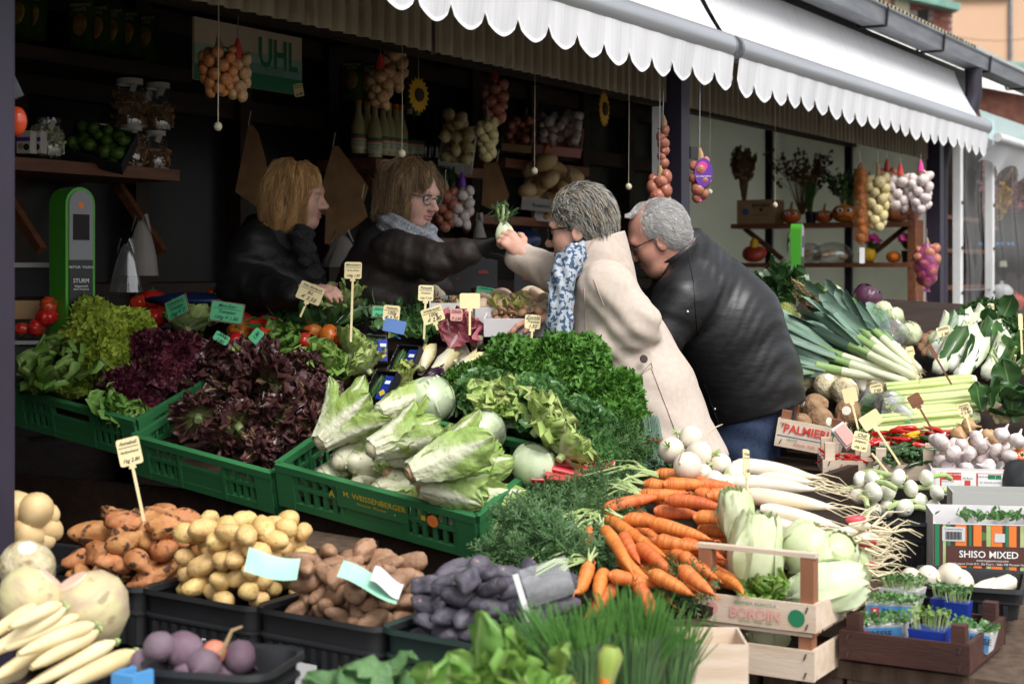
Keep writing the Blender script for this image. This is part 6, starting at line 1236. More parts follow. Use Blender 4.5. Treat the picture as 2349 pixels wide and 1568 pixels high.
for k, (x0, y0, x1, y1, r) in enumerate(((-60, 1520, 150, 1395, .017), (-40, 1470, 80, 1390, .016), (10, 1490, 178, 1412, .016), (40, 1500, 215, 1432, .017), (70, 1530, 225, 1445, .018), (60, 1575, 265, 1472, .017), (-20, 1560, 110, 1480, .017), (110, 1590, 310, 1495, .02), (-60, 1580, 60, 1530, .018), (20, 1440, 140, 1385, .015))):
 p, e = P(x0, y0, 2.86 + .012 * (k % 3)), P(x1, y1, 2.98 + .015 * (k % 3)); t = thing('white_carrot', 'long cream coloured carrot piled at the lower left corner', 'carrot', e, along(e, p), 'white carrots'); L_ = (e - p).length
 tt = np.linspace(0, 1, 12); b = B(); b.tube(np.c_[tt * L_, .0022 * np.sin(tt * 4 + k), .001 * np.sin(tt * 3)], r * .93 * np.array([.3, .8, 1, 1.02, 1, .96, .9, .84, .78, .68, .5, .3]), 14); b.build('root', 'parsnip', t, smooth='all'); b = B(); b.lathe([(0, -.012), (r * .3, -.008), (r * .5, 0)], 8, (0, 0, 0), rotm(0, R(90))); b.build('crown', 'pale_stem', t)
b = B(); b.box((0, 0, 0), (.05, .012, .06)); b.box((.02, .026, .002), (.01, .04, .06)); b.box((-.02, .026, .002), (.01, .04, .06)); tag(b.build('blue_box', 'lightblue_plastic', None, P(285, 1585, 2.72), (0, 0, NANG)), 'light blue plastic box corner at the bottom edge', 'box')
tray('rounded black crate of beetroots at the bottom edge', 'black_plastic', .235, .2, .1, P(318, 1592, 2.79) + Vector((0, 0, -.05)), (0, 0, R(-14)), rr=.04)
for k, (x, y, r, mt) in enumerate(((366, 1484, .031, 'beetroot'), (422, 1492, .038, 'beetroot'), (374, 1525, .034, 'beetroot'), (466, 1528, .035, 'beetroot'), (491, 1496, .024, 'beet_orange'), (548, 1508, .034, 'beetroot'), (430, 1548, .03, 'beetroot'), (330, 1520, .028, 'beetroot'), (520, 1545, .028, 'beetroot'))):
 t = thing('beetroot', ('orange beetroot with a long thin root between the violet ones' if mt == 'beet_orange' else 'dusty violet beetroot in the rounded black crate'), 'beetroot', P(x, y, 2.88 + .02 * (k % 3)), (R(30 + 20 * (k % 4)), R(25 * (k % 3) - 20), k), None if mt == 'beet_orange' else 'beetroots')
 b = B(); b.lathe(np.array([(0, -1.05), (.12, -1.0), (.5, -.8), (.9, -.35), (1, .05), (.85, .5), (.5, .82), (.3, .92), (0, .95)]) * r, 18, lobes=3, lamp=.03); b.tube([(0, 0, -r), (.004, 0, -r * 1.5), (.012, .004, -r * 2.2)], [.004, .002, .0006], 5); b.build('root', mt, t, smooth='all')
b = B(); b.tube([P(505, 1500, 2.87), P(523, 1465, 2.87), P(532, 1445, 2.87), P(556, 1436, 2.87)], [.005, .004, .0035, .002], 6); tag(b.build('root_tail', 'dry_stem', None), 'bent brown root tail sticking up from the beetroots', 'root')
# carrots, turnips, white radishes
PB = Plane(P(1340, 1340, 3.75), P(1650, 1340, 3.7), P(1500, 1090, 4.3))
PB.slab('sloping_board', 'sloping board beneath the carrots and turnips', 'board', [(1150, 1375), (1620, 1370), (1960, 1180), (1880, 1080), (1450, 1085), (1190, 1200)], 'dark_wood', .02, .035)
TB2 = thing('front_table', 'dark wooden trestle table carrying the carrots and crates', 'table', S(-2.6, -1.2, 0), (0, 0, ANG))
b = B(); b.box((.9, -.15, .5), (2.4, 1.1, .05)); b.build('table_top', 'trestle_wood', TB2)
for k in range(11): b = B(); b.box((-.26 + .001 * (k % 2), -.66 + k * .105, .25), (.03, .096 if k % 3 else .08, .48)); b.build('plank', 'trestle_wood', TB2)
for k in range(22): b = B(); b.box((-.2 + k * .11, -.68 - .002 * (k % 2), .25), (.1 if k % 4 else .08, .03, .48)); b.build('plank', 'trestle_wood', TB2)
CAR = [(1503, 1085, 1640, 1102), (1477, 1108, 1550, 1127), (1521, 1110, 1602, 1113), (1465, 1133, 1540, 1142), (1382, 1169, 1522, 1140), (1526, 1146, 1682, 1172), (1595, 1126, 1655, 1148), (1592, 1108, 1668, 1117), (1620, 1138, 1690, 1134), (1377, 1176, 1540, 1290), (1354, 1210, 1378, 1302), (1384, 1210, 1455, 1322), (1426, 1227, 1474, 1284), (1431, 1188, 1532, 1218), (1487, 1196, 1640, 1240), (1462, 1250, 1556, 1320), (1500, 1236, 1582, 1254), (1352, 1289, 1340, 1355), (1387, 1309, 1375, 1372), (1395, 1318, 1440, 1324), (1590, 1186, 1660, 1200), (1560, 1240, 1612, 1262), (1490, 1312, 1552, 1340), (1560, 1300, 1605, 1336), (1440, 1168, 1560, 1186), (1540, 1262, 1600, 1300), (1420, 1270, 1470, 1312), (1600, 1212, 1662, 1228), (1500, 1170, 1590, 1180), (1560, 1270, 1625, 1310), (1410, 1340, 1380, 1375), (1455, 1335, 1475, 1375)]
for k, (x0, y0, x1, y1) in enumerate(CAR):
 l = .055 if k < 24 else .03; l += .012 * ((k * 7) % 3); p, e = PB.at(x0, y0, l), PB.at(x1, y1, l - .012); Ln = (e - p).length; sc = max(Ln, .13)
 t = thing('carrot', 'orange carrot in the pile between the chives and the turnips', 'carrot', p, along(p, e, k), 'carrots'); o = link('root', MV['carrot'][k % 7], t, (0, 0, 0), (0, 0, 0), (sc, .21, .21))
 if k not in (0, 1, 3, 4, 9, 10, 11, 13, 17): continue
 b = B();
 for j in range(4): a = j * 1.6 + k; b.tube([(.004, 0, 0), (-.02, .004 * math.cos(a), .004 * math.sin(a)), (-.05, .012 * math.cos(a), .012 * math.sin(a) + .004)], [.0045, .0035, .002], 5)
 b.build('leaf_stalks', 'pale_stem', t)
for k in range(40):
 x, y = q.uniform(1400, 1640), q.uniform(1130, 1330); p = PB.at(x, y, .012); o = thing('carrot', 'orange carrot in the pile between the chives and the turnips', 'carrot', p, (0, R(q.uniform(5, 25)), R(q.uniform(-80, 10))), 'carrots'); link('root', MV['carrot'][k % 7], o, (0, 0, 0), (0, 0, 0), (.15, .16, .16))
for k, (x, y, r, n, l, lb) in enumerate(((1330, 1180, (.12, .1, .06), 520, .03, 'feathery carrot tops left of the upper carrots'), (1250, 1215, (.13, .1, .06), 560, .02, 'feathery carrot tops below the wrapped lettuce'), (1300, 1270, (.11, .09, .06), 500, .03, 'feathery carrot tops beside the upright carrots'), (1200, 1290, (.1, .08, .05), 420, .0, 'feathery carrot tops above the blue crate'), (1270, 1320, (.1, .07, .05), 380, .0, 'feathery carrot tops hanging lowest at the left'), (1390, 1120, (.07, .06, .035), 220, .02, 'carrot tops below the rhubarb'), (1555, 1350, (.06, .05, .035), 200, .0, 'dark carrot tops in front of the carrot tips'))):
 frond_heap('carrot_foliage', lb, 'carrot tops', 'carrot_green', PB.at(x, y, l), r, n, .055, 200 + k, (R(15), 0, k), np.array((-.4, -.3, .2)))
for k in range(46):
 x0, y0 = [(1380, 1176), (1355, 1212), (1505, 1088), (1470, 1130), (1352, 1280)][k % 5]; p = PB.at(x0 + q.uniform(-6, 6), y0 + q.uniform(-6, 6), .06); e = PB.at(x0 - q.uniform(50, 170), y0 + q.uniform(-10, 80) - (25 if k % 5 in (2, 3) else 0), .05 + q.uniform(0, .03)); m = (p + e) / 2 + Vector((0, 0, .02))
 b = B(); o = Vector(p); b.tube([p - o, m - o, e - o], [.0032, .0026, .0014], 5); tag(b.build('carrot_stalk', 'pale_stem', None, o), 'thin bright green carrot stalk arching towards the feathery tops', 'stalk', 'carrot stalks')
for k, (x, y, r, l, lb) in enumerate(((1540, 1032, .0365, .07, 'left white turnip of the upper cluster'), (1604, 1040, .0365, .08, 'right white turnip of the upper cluster'), (1577, 1068, .038, .1, 'front white turnip lowest of the upper cluster'), (1585, 1004, .034, .08, 'topmost white turnip with a thin root against the jacket'), (1653, 1064, .03, .05, 'white turnip with curled root right of the cluster'), (1684, 1084, .027, .04, 'white turnip beside the long radishes'), (1640, 1103, .028, .04, 'white turnip above the carrot tips, left'), (1668, 1108, .025, .03, 'white turnip above the carrot tips, right'), (1613, 1085, .026, .04, 'small white turnip under the cluster'))):
 t = thing('turnip', lb, 'turnip', PB.at(x, y, l), (R(60 + 25 * (k % 3)), R(30 * (k % 4) - 40), k * 1.3)); link('root', MV['turnip'][k % 4], t, (0, 0, 0), (0, 0, 0), r); b = B()
 for j in range(5): a = j * 1.3; b.tube([(0, 0, r * .9), (.004 * math.cos(a), .004 * math.sin(a), r * 1.2), (.01 * math.cos(a), .01 * math.sin(a), r * 1.6)], [.004, .003, .002], 5)
 b.build('leaf_stubs', 'pale_stem', t)
b = B(); b.tube([P(1622, 995, 4.2), P(1640, 980, 4.2), P(1658, 972, 4.2)], [.003, .002, .0008], 5); tag(b.build('turnip_root', 'root_hair', None), 'thin pale root curling up from the topmost turnip', 'root')
for k, (x0, y0, x1, y1, r, Y) in enumerate(((1680, 1068, 1890, 1096, .024, 4.22), (1670, 1108, 1888, 1122, .024, 4.12), (1700, 1135, 1935, 1166, .023, 4.02), (1740, 1095, 1880, 1108, .018, 4.2), (1745, 1165, 1950, 1215, .019, 3.98), (1760, 1195, 1930, 1250, .017, 3.96))):
 p, e = P(x0, y0, Y), P(x1, y1, Y - .05); L_ = (e - p).length; t = thing('white_radish', ('topmost', 'second', 'third', 'slender hidden', 'fifth', 'lowest')[k] + ' long white radish pointing right behind the cabbage crate', 'radish', p, along(p, e)); tt = np.linspace(0, 1, 14); b = B()
 b.tube(np.c_[tt * L_, .004 * np.sin(tt * 5 + k), .003 * np.sin(tt * 4)], r * np.array([.5, .9, 1, 1, .98, .96, .92, .86, .78, .66, .5, .32, .16, .06]), 14); b.build('root', 'daikon', t, smooth='all')
 for j in range(7): a = q.uniform(0, 6.28); x_ = L_ * q.uniform(.6, 1.0); b = B(); b.tube([(x_, .0, 0), (x_ + .03, .012 * math.cos(a), .012 * math.sin(a)), (x_ + .06 + .04 * q.uniform(), .02 * math.cos(a + 1), .02 * math.sin(a) - .01), (x_ + .1 + .06 * q.uniform(), .015 * math.cos(a + 2), -.025 * q.uniform())], [.0018, .0013, .001, .0005], 4); b.build('rootlet', 'root_hair', t)
t = thing('radish_bunch', 'bunch of small pale radishes with long stringy roots beside the cabbage crate', 'radish', P(1985, 1270, 3.85))
for k in range(60):
 p0 = np.array(P(1985 + q.uniform(-40, 20), 1265 + q.uniform(-70, 70), 3.85 + q.uniform(-.05, .1))) - np.array(t.location); d = np.array((q.uniform(.06, .13), q.normal() * .02, q.normal() * .025)); b = B(); b.tube([p0, p0 + d * .4 + (0, 0, .012 * q.normal()), p0 + d * .75 + (0, 0, .012 * q.normal()), p0 + d + (0, 0, -.015 * q.uniform())], [.004, .0025, .0014, .0006], 5); b.build('root', 'root_hair', t)
for k in range(12): b = B(); b.ell(np.array(P(1955 + q.uniform(-20, 40), 1270 + (k - 6) * 13, 3.85)) - np.array(t.location), (.028, .012, .012), 10, 8); b.build('radish_root', 'daikon' if k % 4 else 'radish', t)
# crate of cabbages with red lettering, on another crate
cr = wood_crate('pale wooden crate with red BORDIN lettering full of cabbages', .30, .39, .17, P(1592, 1424, 3.7) + Vector((0, 0, -.006)), (0, 0, NANG), .18, (.012,), .064, toprail=True)
print_on(cr, [('t', 'BORDIN', .155, .04, .034, 'salmon_print', .02), ('t', 'AZIENDA AGRICOLA', .155, .064, .011, 'green_print'), ('o', .05, .045, .013, 'salmon_print'), ('o', .255, .042, .02, 'green_print'), ('t', 'Via Roma · Rovigo · Italia', .155, .022, .008, 'green_print')], -.0016)
cl = cr.location; wood_crate('plain pale wooden crate below the crate with red lettering', .29, .39, .12, cl + Vector((.006, .0, -.1)), (0, 0, NANG), .1, (.0,), .07)
MX = Matrix.Translation(cl) @ Euler((0, 0, NANG)).to_matrix().to_4x4()
ball_head('pointed_cabbage', 'tall pale pointed cabbage standing at the left of the crate', 'cabbage', 'white_cabbage', .06, MX @ Vector((.085, .12, .04)), (R(8), R(3), 1), 5, None, 5, sq=(1, 1, 1.8), ruf=.12)
ball_head('white_cabbage', 'round white cabbage on top in the middle of the crate', 'cabbage', 'white_cabbage', .068, MX @ Vector((.165, .2, .115)), (R(35), R(-30), 2), 6, None, 5, sq=(1, 1, .9)); ball_head('white_cabbage', 'round white cabbage on top at the right of the crate', 'cabbage', 'white_cabbage', .053, MX @ Vector((.235, .27, .125)), (R(50), R(20), 0), 7, None, 5)
ball_head('pointed_cabbage', 'green white pointed cabbage lying across the front right of the crate', 'cabbage', 'white_cabbage', .058, MX @ Vector((.2, .12, .06)), (R(20), R(75), R(20)), 8, None, 5, sq=(1, 1, 1.5), ruf=.12, leafmt='iceberg'); ball_head('pointed_cabbage', 'pale cabbage at the back right of the crate', 'cabbage', 'white_cabbage', .055, MX @ Vector((.24, .31, .03)), (R(10), R(30), 1), 9, None, 4, sq=(1, 1, 1.3))
lettuce('batavia', 1, 'batavia_lettuce', 'green lettuce leaves between the cabbages in the crate', MX @ Vector((.14, .09, .07)), .42, up_cam(40)); ball_head('white_cabbage', 'cabbage in the lower plain crate, seen through its gap', 'cabbage', 'white_cabbage', .05, MX @ Vector((.12, .16, -.085)), (0, 0, 0), 10, None, 4)
price_tag('yellow tag on a stick behind the cabbage crate seen nearly edge on', 1712, 1060, 3.95, ['Kraut', '1.80'], R(10), .03, .066, .15, R(50))
ball_head('pointed_cabbage', 'pale cabbage tip behind the price stick above the crate', 'cabbage', 'white_cabbage', .04, P(1700, 1250, 3.85), (R(10), R(-10), 0), 14, None, 5, sq=(1, 1, 1.8), ruf=.15)
t = thing('blue_crate', 'dark blue plastic crate with sloping side under the carrot tops', 'crate', P(1062, 1365, 3.95), (0, 0, NANG + R(14))); b = B(); b.prism([(0, 0), (.4, 0), (.4, .035), (.085, .035), (.055, .07), (0, .07)], .012, rotm(R(90))); b.build('side_wall', 'blue_plastic', t, smooth=False); b = B(); b.box((.006, .15, .035), (.012, .3, .07)); b.box((.4, .15, .03), (.012, .3, .06)); b.box((.2, .3, .03), (.4, .012, .06)); b.box((.2, .15, .004), (.4, .3, .008)); b.build('frame', 'blue_plastic', t);
for k in range(2): b = B(); b.box((.03 + k * .03, -.013, .035), (.006, .004, .066)); b.build('rib', 'blue_plastic', t)
b = B(); b.box((.2, -.014, .034), (.39, .004, .006)); b.build('rim', 'blue_plastic', t)
# herbs in clear sleeves and leaves at the bottom edge
def chives(label, x, y, Y, n, L_, spread, seed, sleeve=True, lean=0.):
 t = thing('chive_pot', label, 'chives', P(x, y, Y)); q = np.random.default_rng(seed); b = B()
 for k in range(n):
  a, r_ = q.uniform(0, 6.28), math.sqrt(q.uniform()); bx_, by_ = r_ * .035 * math.cos(a), r_ * .03 * math.sin(a); h = L_ * q.uniform(.65, 1.1); sx = spread * r_ * math.cos(a) + q.normal() * .012 + lean; sy = spread * r_ * math.sin(a) * .7
  b.tube([(bx_, by_, 0), (bx_ + sx * .35, by_ + sy * .35, h * .55), (bx_ + sx + q.normal() * .01, by_ + sy, h)], [.0021, .0019, .0008], 4, cap=False)
 b.build('blades', 'chive', t, smooth='all'); b = B(); b.lathe([(0, -.07), (.035, -.07), (.045, 0), (.04, 0)], 14); b.build('pot', 'black_plastic', t)
 if sleeve:
  th = np.linspace(0, 2 * np.pi, 28, endpoint=False); b = B(); b.grid(np.array([[((.045 + (spread * .75) * z / L_) * (1 + .08 * math.sin(3 * a + seed)) * math.cos(a) + lean * z / L_, (.04 + spread * .6 * z / L_) * math.sin(a), z + .012 * math.sin(2 * a + seed)) for a in th] for z in np.linspace(-.03, L_ * .72, 7)]), cv=True); b.build('sleeve', 'sleeve', t, smooth='all')
chives('pot of chives in a clear sleeve in front of the carrots, middle one', 1455, 1610, 2.95, 300, .2, .05, 1); chives('chives in a clear sleeve left of the middle one', 1335, 1610, 2.9, 240, .17, .06, 2, True, -.02); chives('thin chives spreading out left beside the violet potatoes', 1270, 1590, 3.0, 110, .16, .07, 3, False, -.04); chives('dark chives in a clear sleeve beside the pale wooden box', 1535, 1600, 3.05, 220, .15, .035, 4, True)
t = thing('clear_label_holder', 'white edged plastic label holder behind the chives', 'label holder', P(1215, 1425, 3.2), (R(-10), R(-16), R(10))); b = B(); b.box((0, 0, .05), (.012, .003, .1)); b.build('white_edge', 'paper', t); b = B(); b.box((.06, .002, .065), (.1, .002, .08)); b.build('clear_plate', 'cling_film', t)
bx2 = card_box('pale plywood box beside the chive sleeves at the bottom', .14, .16, .1, P(1560, 1590, 3.2), (0, 0, NANG + R(30)), 'pale_wood', 'plywood_box')
for k in range(4): b = B(); b.box((.144, .05, .02 + k * .03), (.003, .012, .003)); b.build('staple', 'staple', bx2)
loose_leaves('front_lettuce', 'bright green lettuce at the bottom edge, nearest to the camera', 'lettuce', 'batavia', P(1125, 1640, 2.62), 18, .12, .1, (.04, .03, .01), 15, up_cam(15), (10, 85), .14, (.3, .7, .45), nu=12, nv=10)
loose_leaves('front_lettuce', 'bright green lettuce leaves at the bottom edge below the chives', 'lettuce', 'batavia', P(1240, 1650, 2.6), 9, .1, .09, (.03, .03, .01), 16, up_cam(15), (10, 70), .14, (.3, .7, .45), nu=12, nv=10)
loose_leaves('savoy_cabbage', 'dark grey green savoy leaves with reddish edges at the bottom edge', 'cabbage', 'savoy', P(850, 1650, 2.7), 10, .12, .12, (.03, .03, .01), 17, up_cam(5), (15, 60), .12, (.3, .7, .5), (-.9, -.2), nu=12, nv=10)
o = link('pumpkin', MV['tomato_orange'][0], None, P(1290, 1605, 2.65), (0, 0, 0), .04); tag(o, 'orange squash just showing at the bottom edge', 'squash')
t = thing('squash_blossom', 'green and orange squash blossom in front of the chive sleeve', 'blossom', P(1385, 1580, 2.7), (0, R(10), 0)); b = B(); b.lathe([(.003, -.03), (.012, 0), (.016, .03), (.02, .06), (.012, .075)], 12, lobes=5, lamp=.2); b.build('petals', 'frisee', t, smooth='all'); b = B(); b.ell((0, -.008, .0), (.012, .01, .03), 10, 8); b.build('orange_petal', 'pumpkin', t)
# the right hand display
PD = Plane(P(1900, 1050, 5.6), P(2300, 1060, 5.5), P(2000, 700, 7.0))
PD.slab('display_board', 'dark sloping board beneath the leeks and celery', 'board', [(1780, 1050), (2345, 1120), (2480, 900), (2330, 690), (1850, 660), (1770, 760)], 'dark_wood', .02, .03)
RTB = thing('right_table', 'dark wooden trestle table under the right hand crates', 'table', S(-1.2, -1.4, 0), (0, 0, ANG))
b = B(); b.box((-.72, -.42, .61), (1.12, 1.3, .04)); b.build('table_top', 'trestle_wood', RTB); b = B(); b.box((.75, -.3, .62), (1.8, 1.5, .04)); b.build('table_top', 'trestle_wood', RTB)
for k in range(12): b = B(); b.box((-1.26, -1.02 + k * .105, .3), (.03, .085 if k % 3 else .1, .58)); b.build('plank', 'trestle_wood', RTB)
for k in range(26): b = B(); b.box((-1.2 + k * .11, -1.08 - .002 * (k % 2), .3), (.085 if k % 4 else .1, .03, .58)); b.build('plank', 'trestle_wood', RTB)
b = B(); b.box((.6, .35, .45), (2.4, .03, .9)); b.build('front_board', 'dark_wood', RTB)
q = np.random.default_rng(41)
def leek(p, e, k):
 t = thing('leek', 'leek with white shaft and blue green leaves on the right display', 'leek', p, along(p, e, k), 'leeks'); L_ = (e - p).length; b = B(); b.tube([(0, 0, 0), (.02, 0, 0), (.12, .002, 0), (.24, 0, .002)], [.012, .017, .0155, .0165], 12); b.build('shaft', 'leek_white', t); b = B(); b.tube([(.238, 0, .002), (.29, 0, .002), (.34, 0, 0)], [.0166, .0175, .019], 12, flat=.8); b.build('neck', 'leek_green', t)
 for j in range(6):
  g, uv = leaf(.3 * q.uniform(.7, 1.15), .045, 9, 4, (.3, .6, .15), .5, q.uniform(-.3, .4), .0, 2, j, stemw=.75); b = B(); b.grid(put(g, (j - 2.5) * .13, q.uniform(-.1, .15), (.3, (j - 2.5) * .004, .008 * (j % 3) - .006), q.uniform(-.9, .9)), uv=uv); b.build('leaf', 'leek_leaf', t, smooth='all')
 b = B()
 for j in range(9): a = q.uniform(0, 6.28); b.tube([(0, 0, 0), (-.015, .008 * math.cos(a), .008 * math.sin(a)), (-.03, .016 * math.cos(a), .016 * math.sin(a) - .006)], [.0012, .001, .0005], 4)
 b.build('roots', 'root_hair', t)
for k, (x0, y0, x1, y1, l) in enumerate(((2085, 878, 1835, 800, .1), (2105, 868, 1870, 755, .12), (2060, 862, 1830, 780, .09), (2100, 855, 1900, 730, .13), (2050, 850, 1840, 740, .1), (2075, 840, 1905, 700, .12), (2095, 838, 1945, 705, .12), (2040, 835, 1870, 720, .09), (2075, 880, 1830, 830, .08), (2110, 850, 1960, 700, .1), (2020, 850, 1825, 765, .07), (2060, 820, 1925, 715, .1), (2040, 880, 1835, 850, .05))):
 p, e = PD.at(x0, y0, l), PD.at(x1, y1, l + .05); leek(p, e, k)
for k, (x, y, r, mt, nm, lb) in enumerate(((1916, 678, .05, 'white_cabbage', 'white_cabbage', 'white cabbage at the back beside the red cabbage'), (1974, 680, .06, 'red_cabbage', 'red_cabbage', 'dark red cabbage with pale stalk cut'), (2018, 706, .038, 'white_cabbage', 'white_cabbage', 'small white cabbage right of the red one'), (1972, 718, .046, 'white_cabbage', 'white_cabbage', 'white cabbage below the red one'), (2056, 727, .042, 'white_cabbage', 'white_cabbage', 'white cabbage behind the savoy'), (2012, 735, .06, 'savoy', 'savoy_cabbage', 'dark green savoy cabbage above the plastic bag'), (2092, 758, .05, 'white_cabbage', 'white_cabbage', 'white cabbage beside the hanging onion nets'), (2138, 772, .042, 'white_cabbage', 'white_cabbage', 'white cabbage farthest right of the pile'), (1872, 690, .05, 'savoy', 'savoy_cabbage', 'dark savoy cabbage behind the wicker basket'), (1935, 700, .045, 'savoy', 'savoy_cabbage', 'dark cabbage leaves above the leeks'))):
 ball_head(nm, lb, 'cabbage', mt, r, PD.at(x, y + r * 480, .06), (R(20 + 13 * (k % 4)), R(20 * (k % 3) - 20), k), 300 + k, None, 4, leafmt=mt)
for k in range(26):
 x, y = q.uniform(1960, 2140), q.uniform(755, 805); o = link('sweet_potato', MV['potato_brown'][k % 6], None, PD.at(x, y, .04 + .02 * (k % 2)), RT(q), .026); tag(o, 'reddish sweet potato below the white cabbages', 'sweet potato', 'sweet potatoes on the right')
b = B(); b.box((0, 0, 0), (.12, .06, .1)); b.ell((0, 0, .03), (.075, .05, .07), 12, 8, noise=.2); t = tag(b.build('salad_bag', 'clear_bag', None, PD.at(2035, 785, .08), (R(30), R(20), R(-10)), smooth='all'), 'clear bag with a green and red card below the savoy cabbage', 'plastic bag'); b = B(); b.box((0, -.04, 0), (.1, .01, .07)); b.build('card', 'tag_mint', t)
def pak(label, p, e, s_, k, group):
 t = thing('pak_choi', label, 'pak choi', p, along(p, e, k), group, s_); b = B(); b.lathe([(0, -.01), (.018, -.008), (.03, .02), (.026, .06), (.018, .1)], 16, rot=rotm(0, R(90)), lobes=5, lamp=.1); b.build('base', 'pakchoi', t, smooth='all')
 for j in range(7): g, uv = leaf(.2, .075, 9, 6, (.3, 1.8, .4), .5, -.2 + .05 * j, .06, 2, j, stemw=.5); b = B(); b.grid((g + np.array((.01, 0, -.022))) @ np.array(Matrix.Rotation(j * .9, 3, 'X') @ Matrix.Rotation(.12, 3, 'Y')).T, uv=uv); b.build('leaf', 'pakchoi' if j % 3 else 'dark_leaf', t, smooth='all')
for k, (x, y) in enumerate(((2172, 805), (2215, 800), (2180, 845), (2232, 835), (2150, 850), (2262, 862), (2200, 870), (2140, 815))): p = PD.at(x, y, .07); pak('white stemmed pak choi with dark leaves on the right', p, p + Vector((.12, .1, .14)), 1.05, k, 'pak choi heads')
for k, (x, y, l) in enumerate(((2232, 872, .1), (2250, 893, .08), (2238, 910, .1), (2248, 930, .07), (2222, 945, .09), (2240, 958, .06), (2215, 975, .06))):
 e = PD.at(x, y, l); p = e + Vector((-.33, -.02 + .01 * (k % 3), -.03)); t = thing('celery', 'celery bunch lying with its white base to the right', 'celery', e, along(e, p, k * .8), 'celery bunches')
 for j in range(6): a = j * 1.05; c, s_ = math.cos(a) * .014, math.sin(a) * .014; b = B(); b.tube([(0, c * .9, s_ * .9), (.06, c * 1.2, s_ * 1.2), (.2, c, s_), (.34, c * 1.3, s_ * 1.2)], [.011, .0125, .011, .009], 9); b.build('stick', 'celery', t)
 b = B(); b.lathe([(0, -.012), (.018, -.01), (.024, .01)], 14, rot=rotm(0, R(90))); b.build('base', 'celery_base', t)
for k, (x, y, r, mt, lb) in enumerate(((1898, 885, .055, 'celeriac', 'pale celeriac left of the pile under the leeks'), (1937, 897, .058, 'celeriac', 'largest pale celeriac in front of the pile'), (2020, 888, .052, 'celeriac', 'pale celeriac right, below the leek roots'), (1843, 868, .055, 'celeriac', 'celeriac behind the jacket edge'), (1868, 935, .055, 'celeriac_dirty', 'earthy brown celeriac beside the jacket'), (1947, 945, .052, 'celeriac_dirty', 'earthy brown celeriac above the clear bags'), (1883, 965, .05, 'celeriac_dirty', 'earthy celeriac in the lettered crate'), (1838, 975, .045, 'celeriac_dirty', 'earthy celeriac at the left of the lettered crate'), (1985, 880, .045, 'cut_white', 'halved celeriac showing its white cut face'))): celeriac(lb, PD.at(x, y, .05), r, 400 + k, mt, (R(40), R(15 * k), k))
for k in range(8): b = B(); b.tube(np.array([(0, 0, 0), (.03, .002, 0), (.07, -.002, .002)]), [.014, .012, .003], 8); tag(b.build('parsley_root', 'parsnip', None, PD.at(2265 + 8 * (k % 4), 900 + k * 9, .06), (0, R(10), R(120 + 40 * k)), smooth='all'), 'pale parsley root piled right of the celery', 'parsley root', 'parsley roots')
pc = wood_crate('weathered wooden crate with red and blue PALMIERI lettering under the celeriac', .225, .3, .14, P(1776, 1008, 5.62) + Vector((0, 0, -.02)), (0, R(9), NANG + R(14)), .13, (.0, ), .1)
print_on(pc, [('t', 'PALMIERI', .105, .068, .04, 'red_print', .025), ('t', 'Emilia', .025, .085, .012, 'red_print'), ('t', 'S.R.L.', .195, .055, .011, 'red_print'), ('r', .105, .04, .2, .003, 'blue_print'), ('t', 'ITALIA  TOR.  800 LF', .13, .017, .014, 'red_print'), ('t', 'ORIGINE', .06, .03, .01, 'green_print'), ('o', .2, .08, .009, 'green_print'), ('r', .2, .058, .003, .035, 'green_print')], -.0016)
for k, (x, y, rz) in enumerate(((1985, 930, 30), (2040, 940, 0), (2075, 965, -40))):
 t = thing('herb_bag', ('dark herbs in a slanting clear bag left of the label bag', 'clear bag with a green printed label in front of the celery', 'clear tray with green label half behind the blank tag')[k], 'plastic bag', PD.at(x, y, .07), (R(25), R(rz * .5), R(rz))); b = B(); b.ell((0, 0, 0), (.055, .03, .075), 16, 10, noise=.14, seed=k); b.build('film', 'clear_bag', t, smooth='all'); b = B(); b.box((0, -.027, -.02), (.07, .002, .06)); lb_ = b.build('label', 'tag_mint' if k else 'dark_leaf', t); b = B(); b.ell((0, 0, -.01), (.04, .018, .055), 10, 6, noise=.2); b.build('contents', 'savoy' if k == 0 else 'paper', t);
c1 = wood_crate('small pale crate of red chillies below the white tray', .165, .22, .1, P(1888, 1088, 5.25), (0, 0, NANG + R(24)), .105, (.0,), .048, postmt='pale_wood'); c2 = wood_crate('small pale crate of green chillies with a price stick', .2, .24, .1, P(2003, 1098, 5.18), (0, 0, NANG + R(14)), .1, (.0,), .048, postmt='pale_wood')
def fill(crate, kind, n, L_, D, z, sc, lb, group, seed, el=12):
 M_ = Matrix.Translation(crate.location) @ crate.rotation_euler.to_matrix().to_4x4(); g = np.random.default_rng(seed)
 for i, (x, y, zz, r) in enumerate(heap(n, rect(.02, L_ - .02, .02, D), sc * .16, lambda a, c: z + .1 * c, seed=seed)): o = link('chilli', MV[kind][i % 5], None, M_ @ Vector((x, y, zz)), (g.uniform(0, 6), R(g.uniform(-el, el)), g.uniform(0, 6)), sc * g.uniform(.8, 1.1)); tag(o, lb, 'chilli', group)
fill(c2, 'chilli_green', 75, .2, .3, .045, .075, 'shiny dark green chilli in the small pale crate', 'green chillies', 1); fill(c1, 'chilli_red', 26, .16, .15, .035, .05, 'small red chilli in the left pale crate', 'small red chillies', 2)
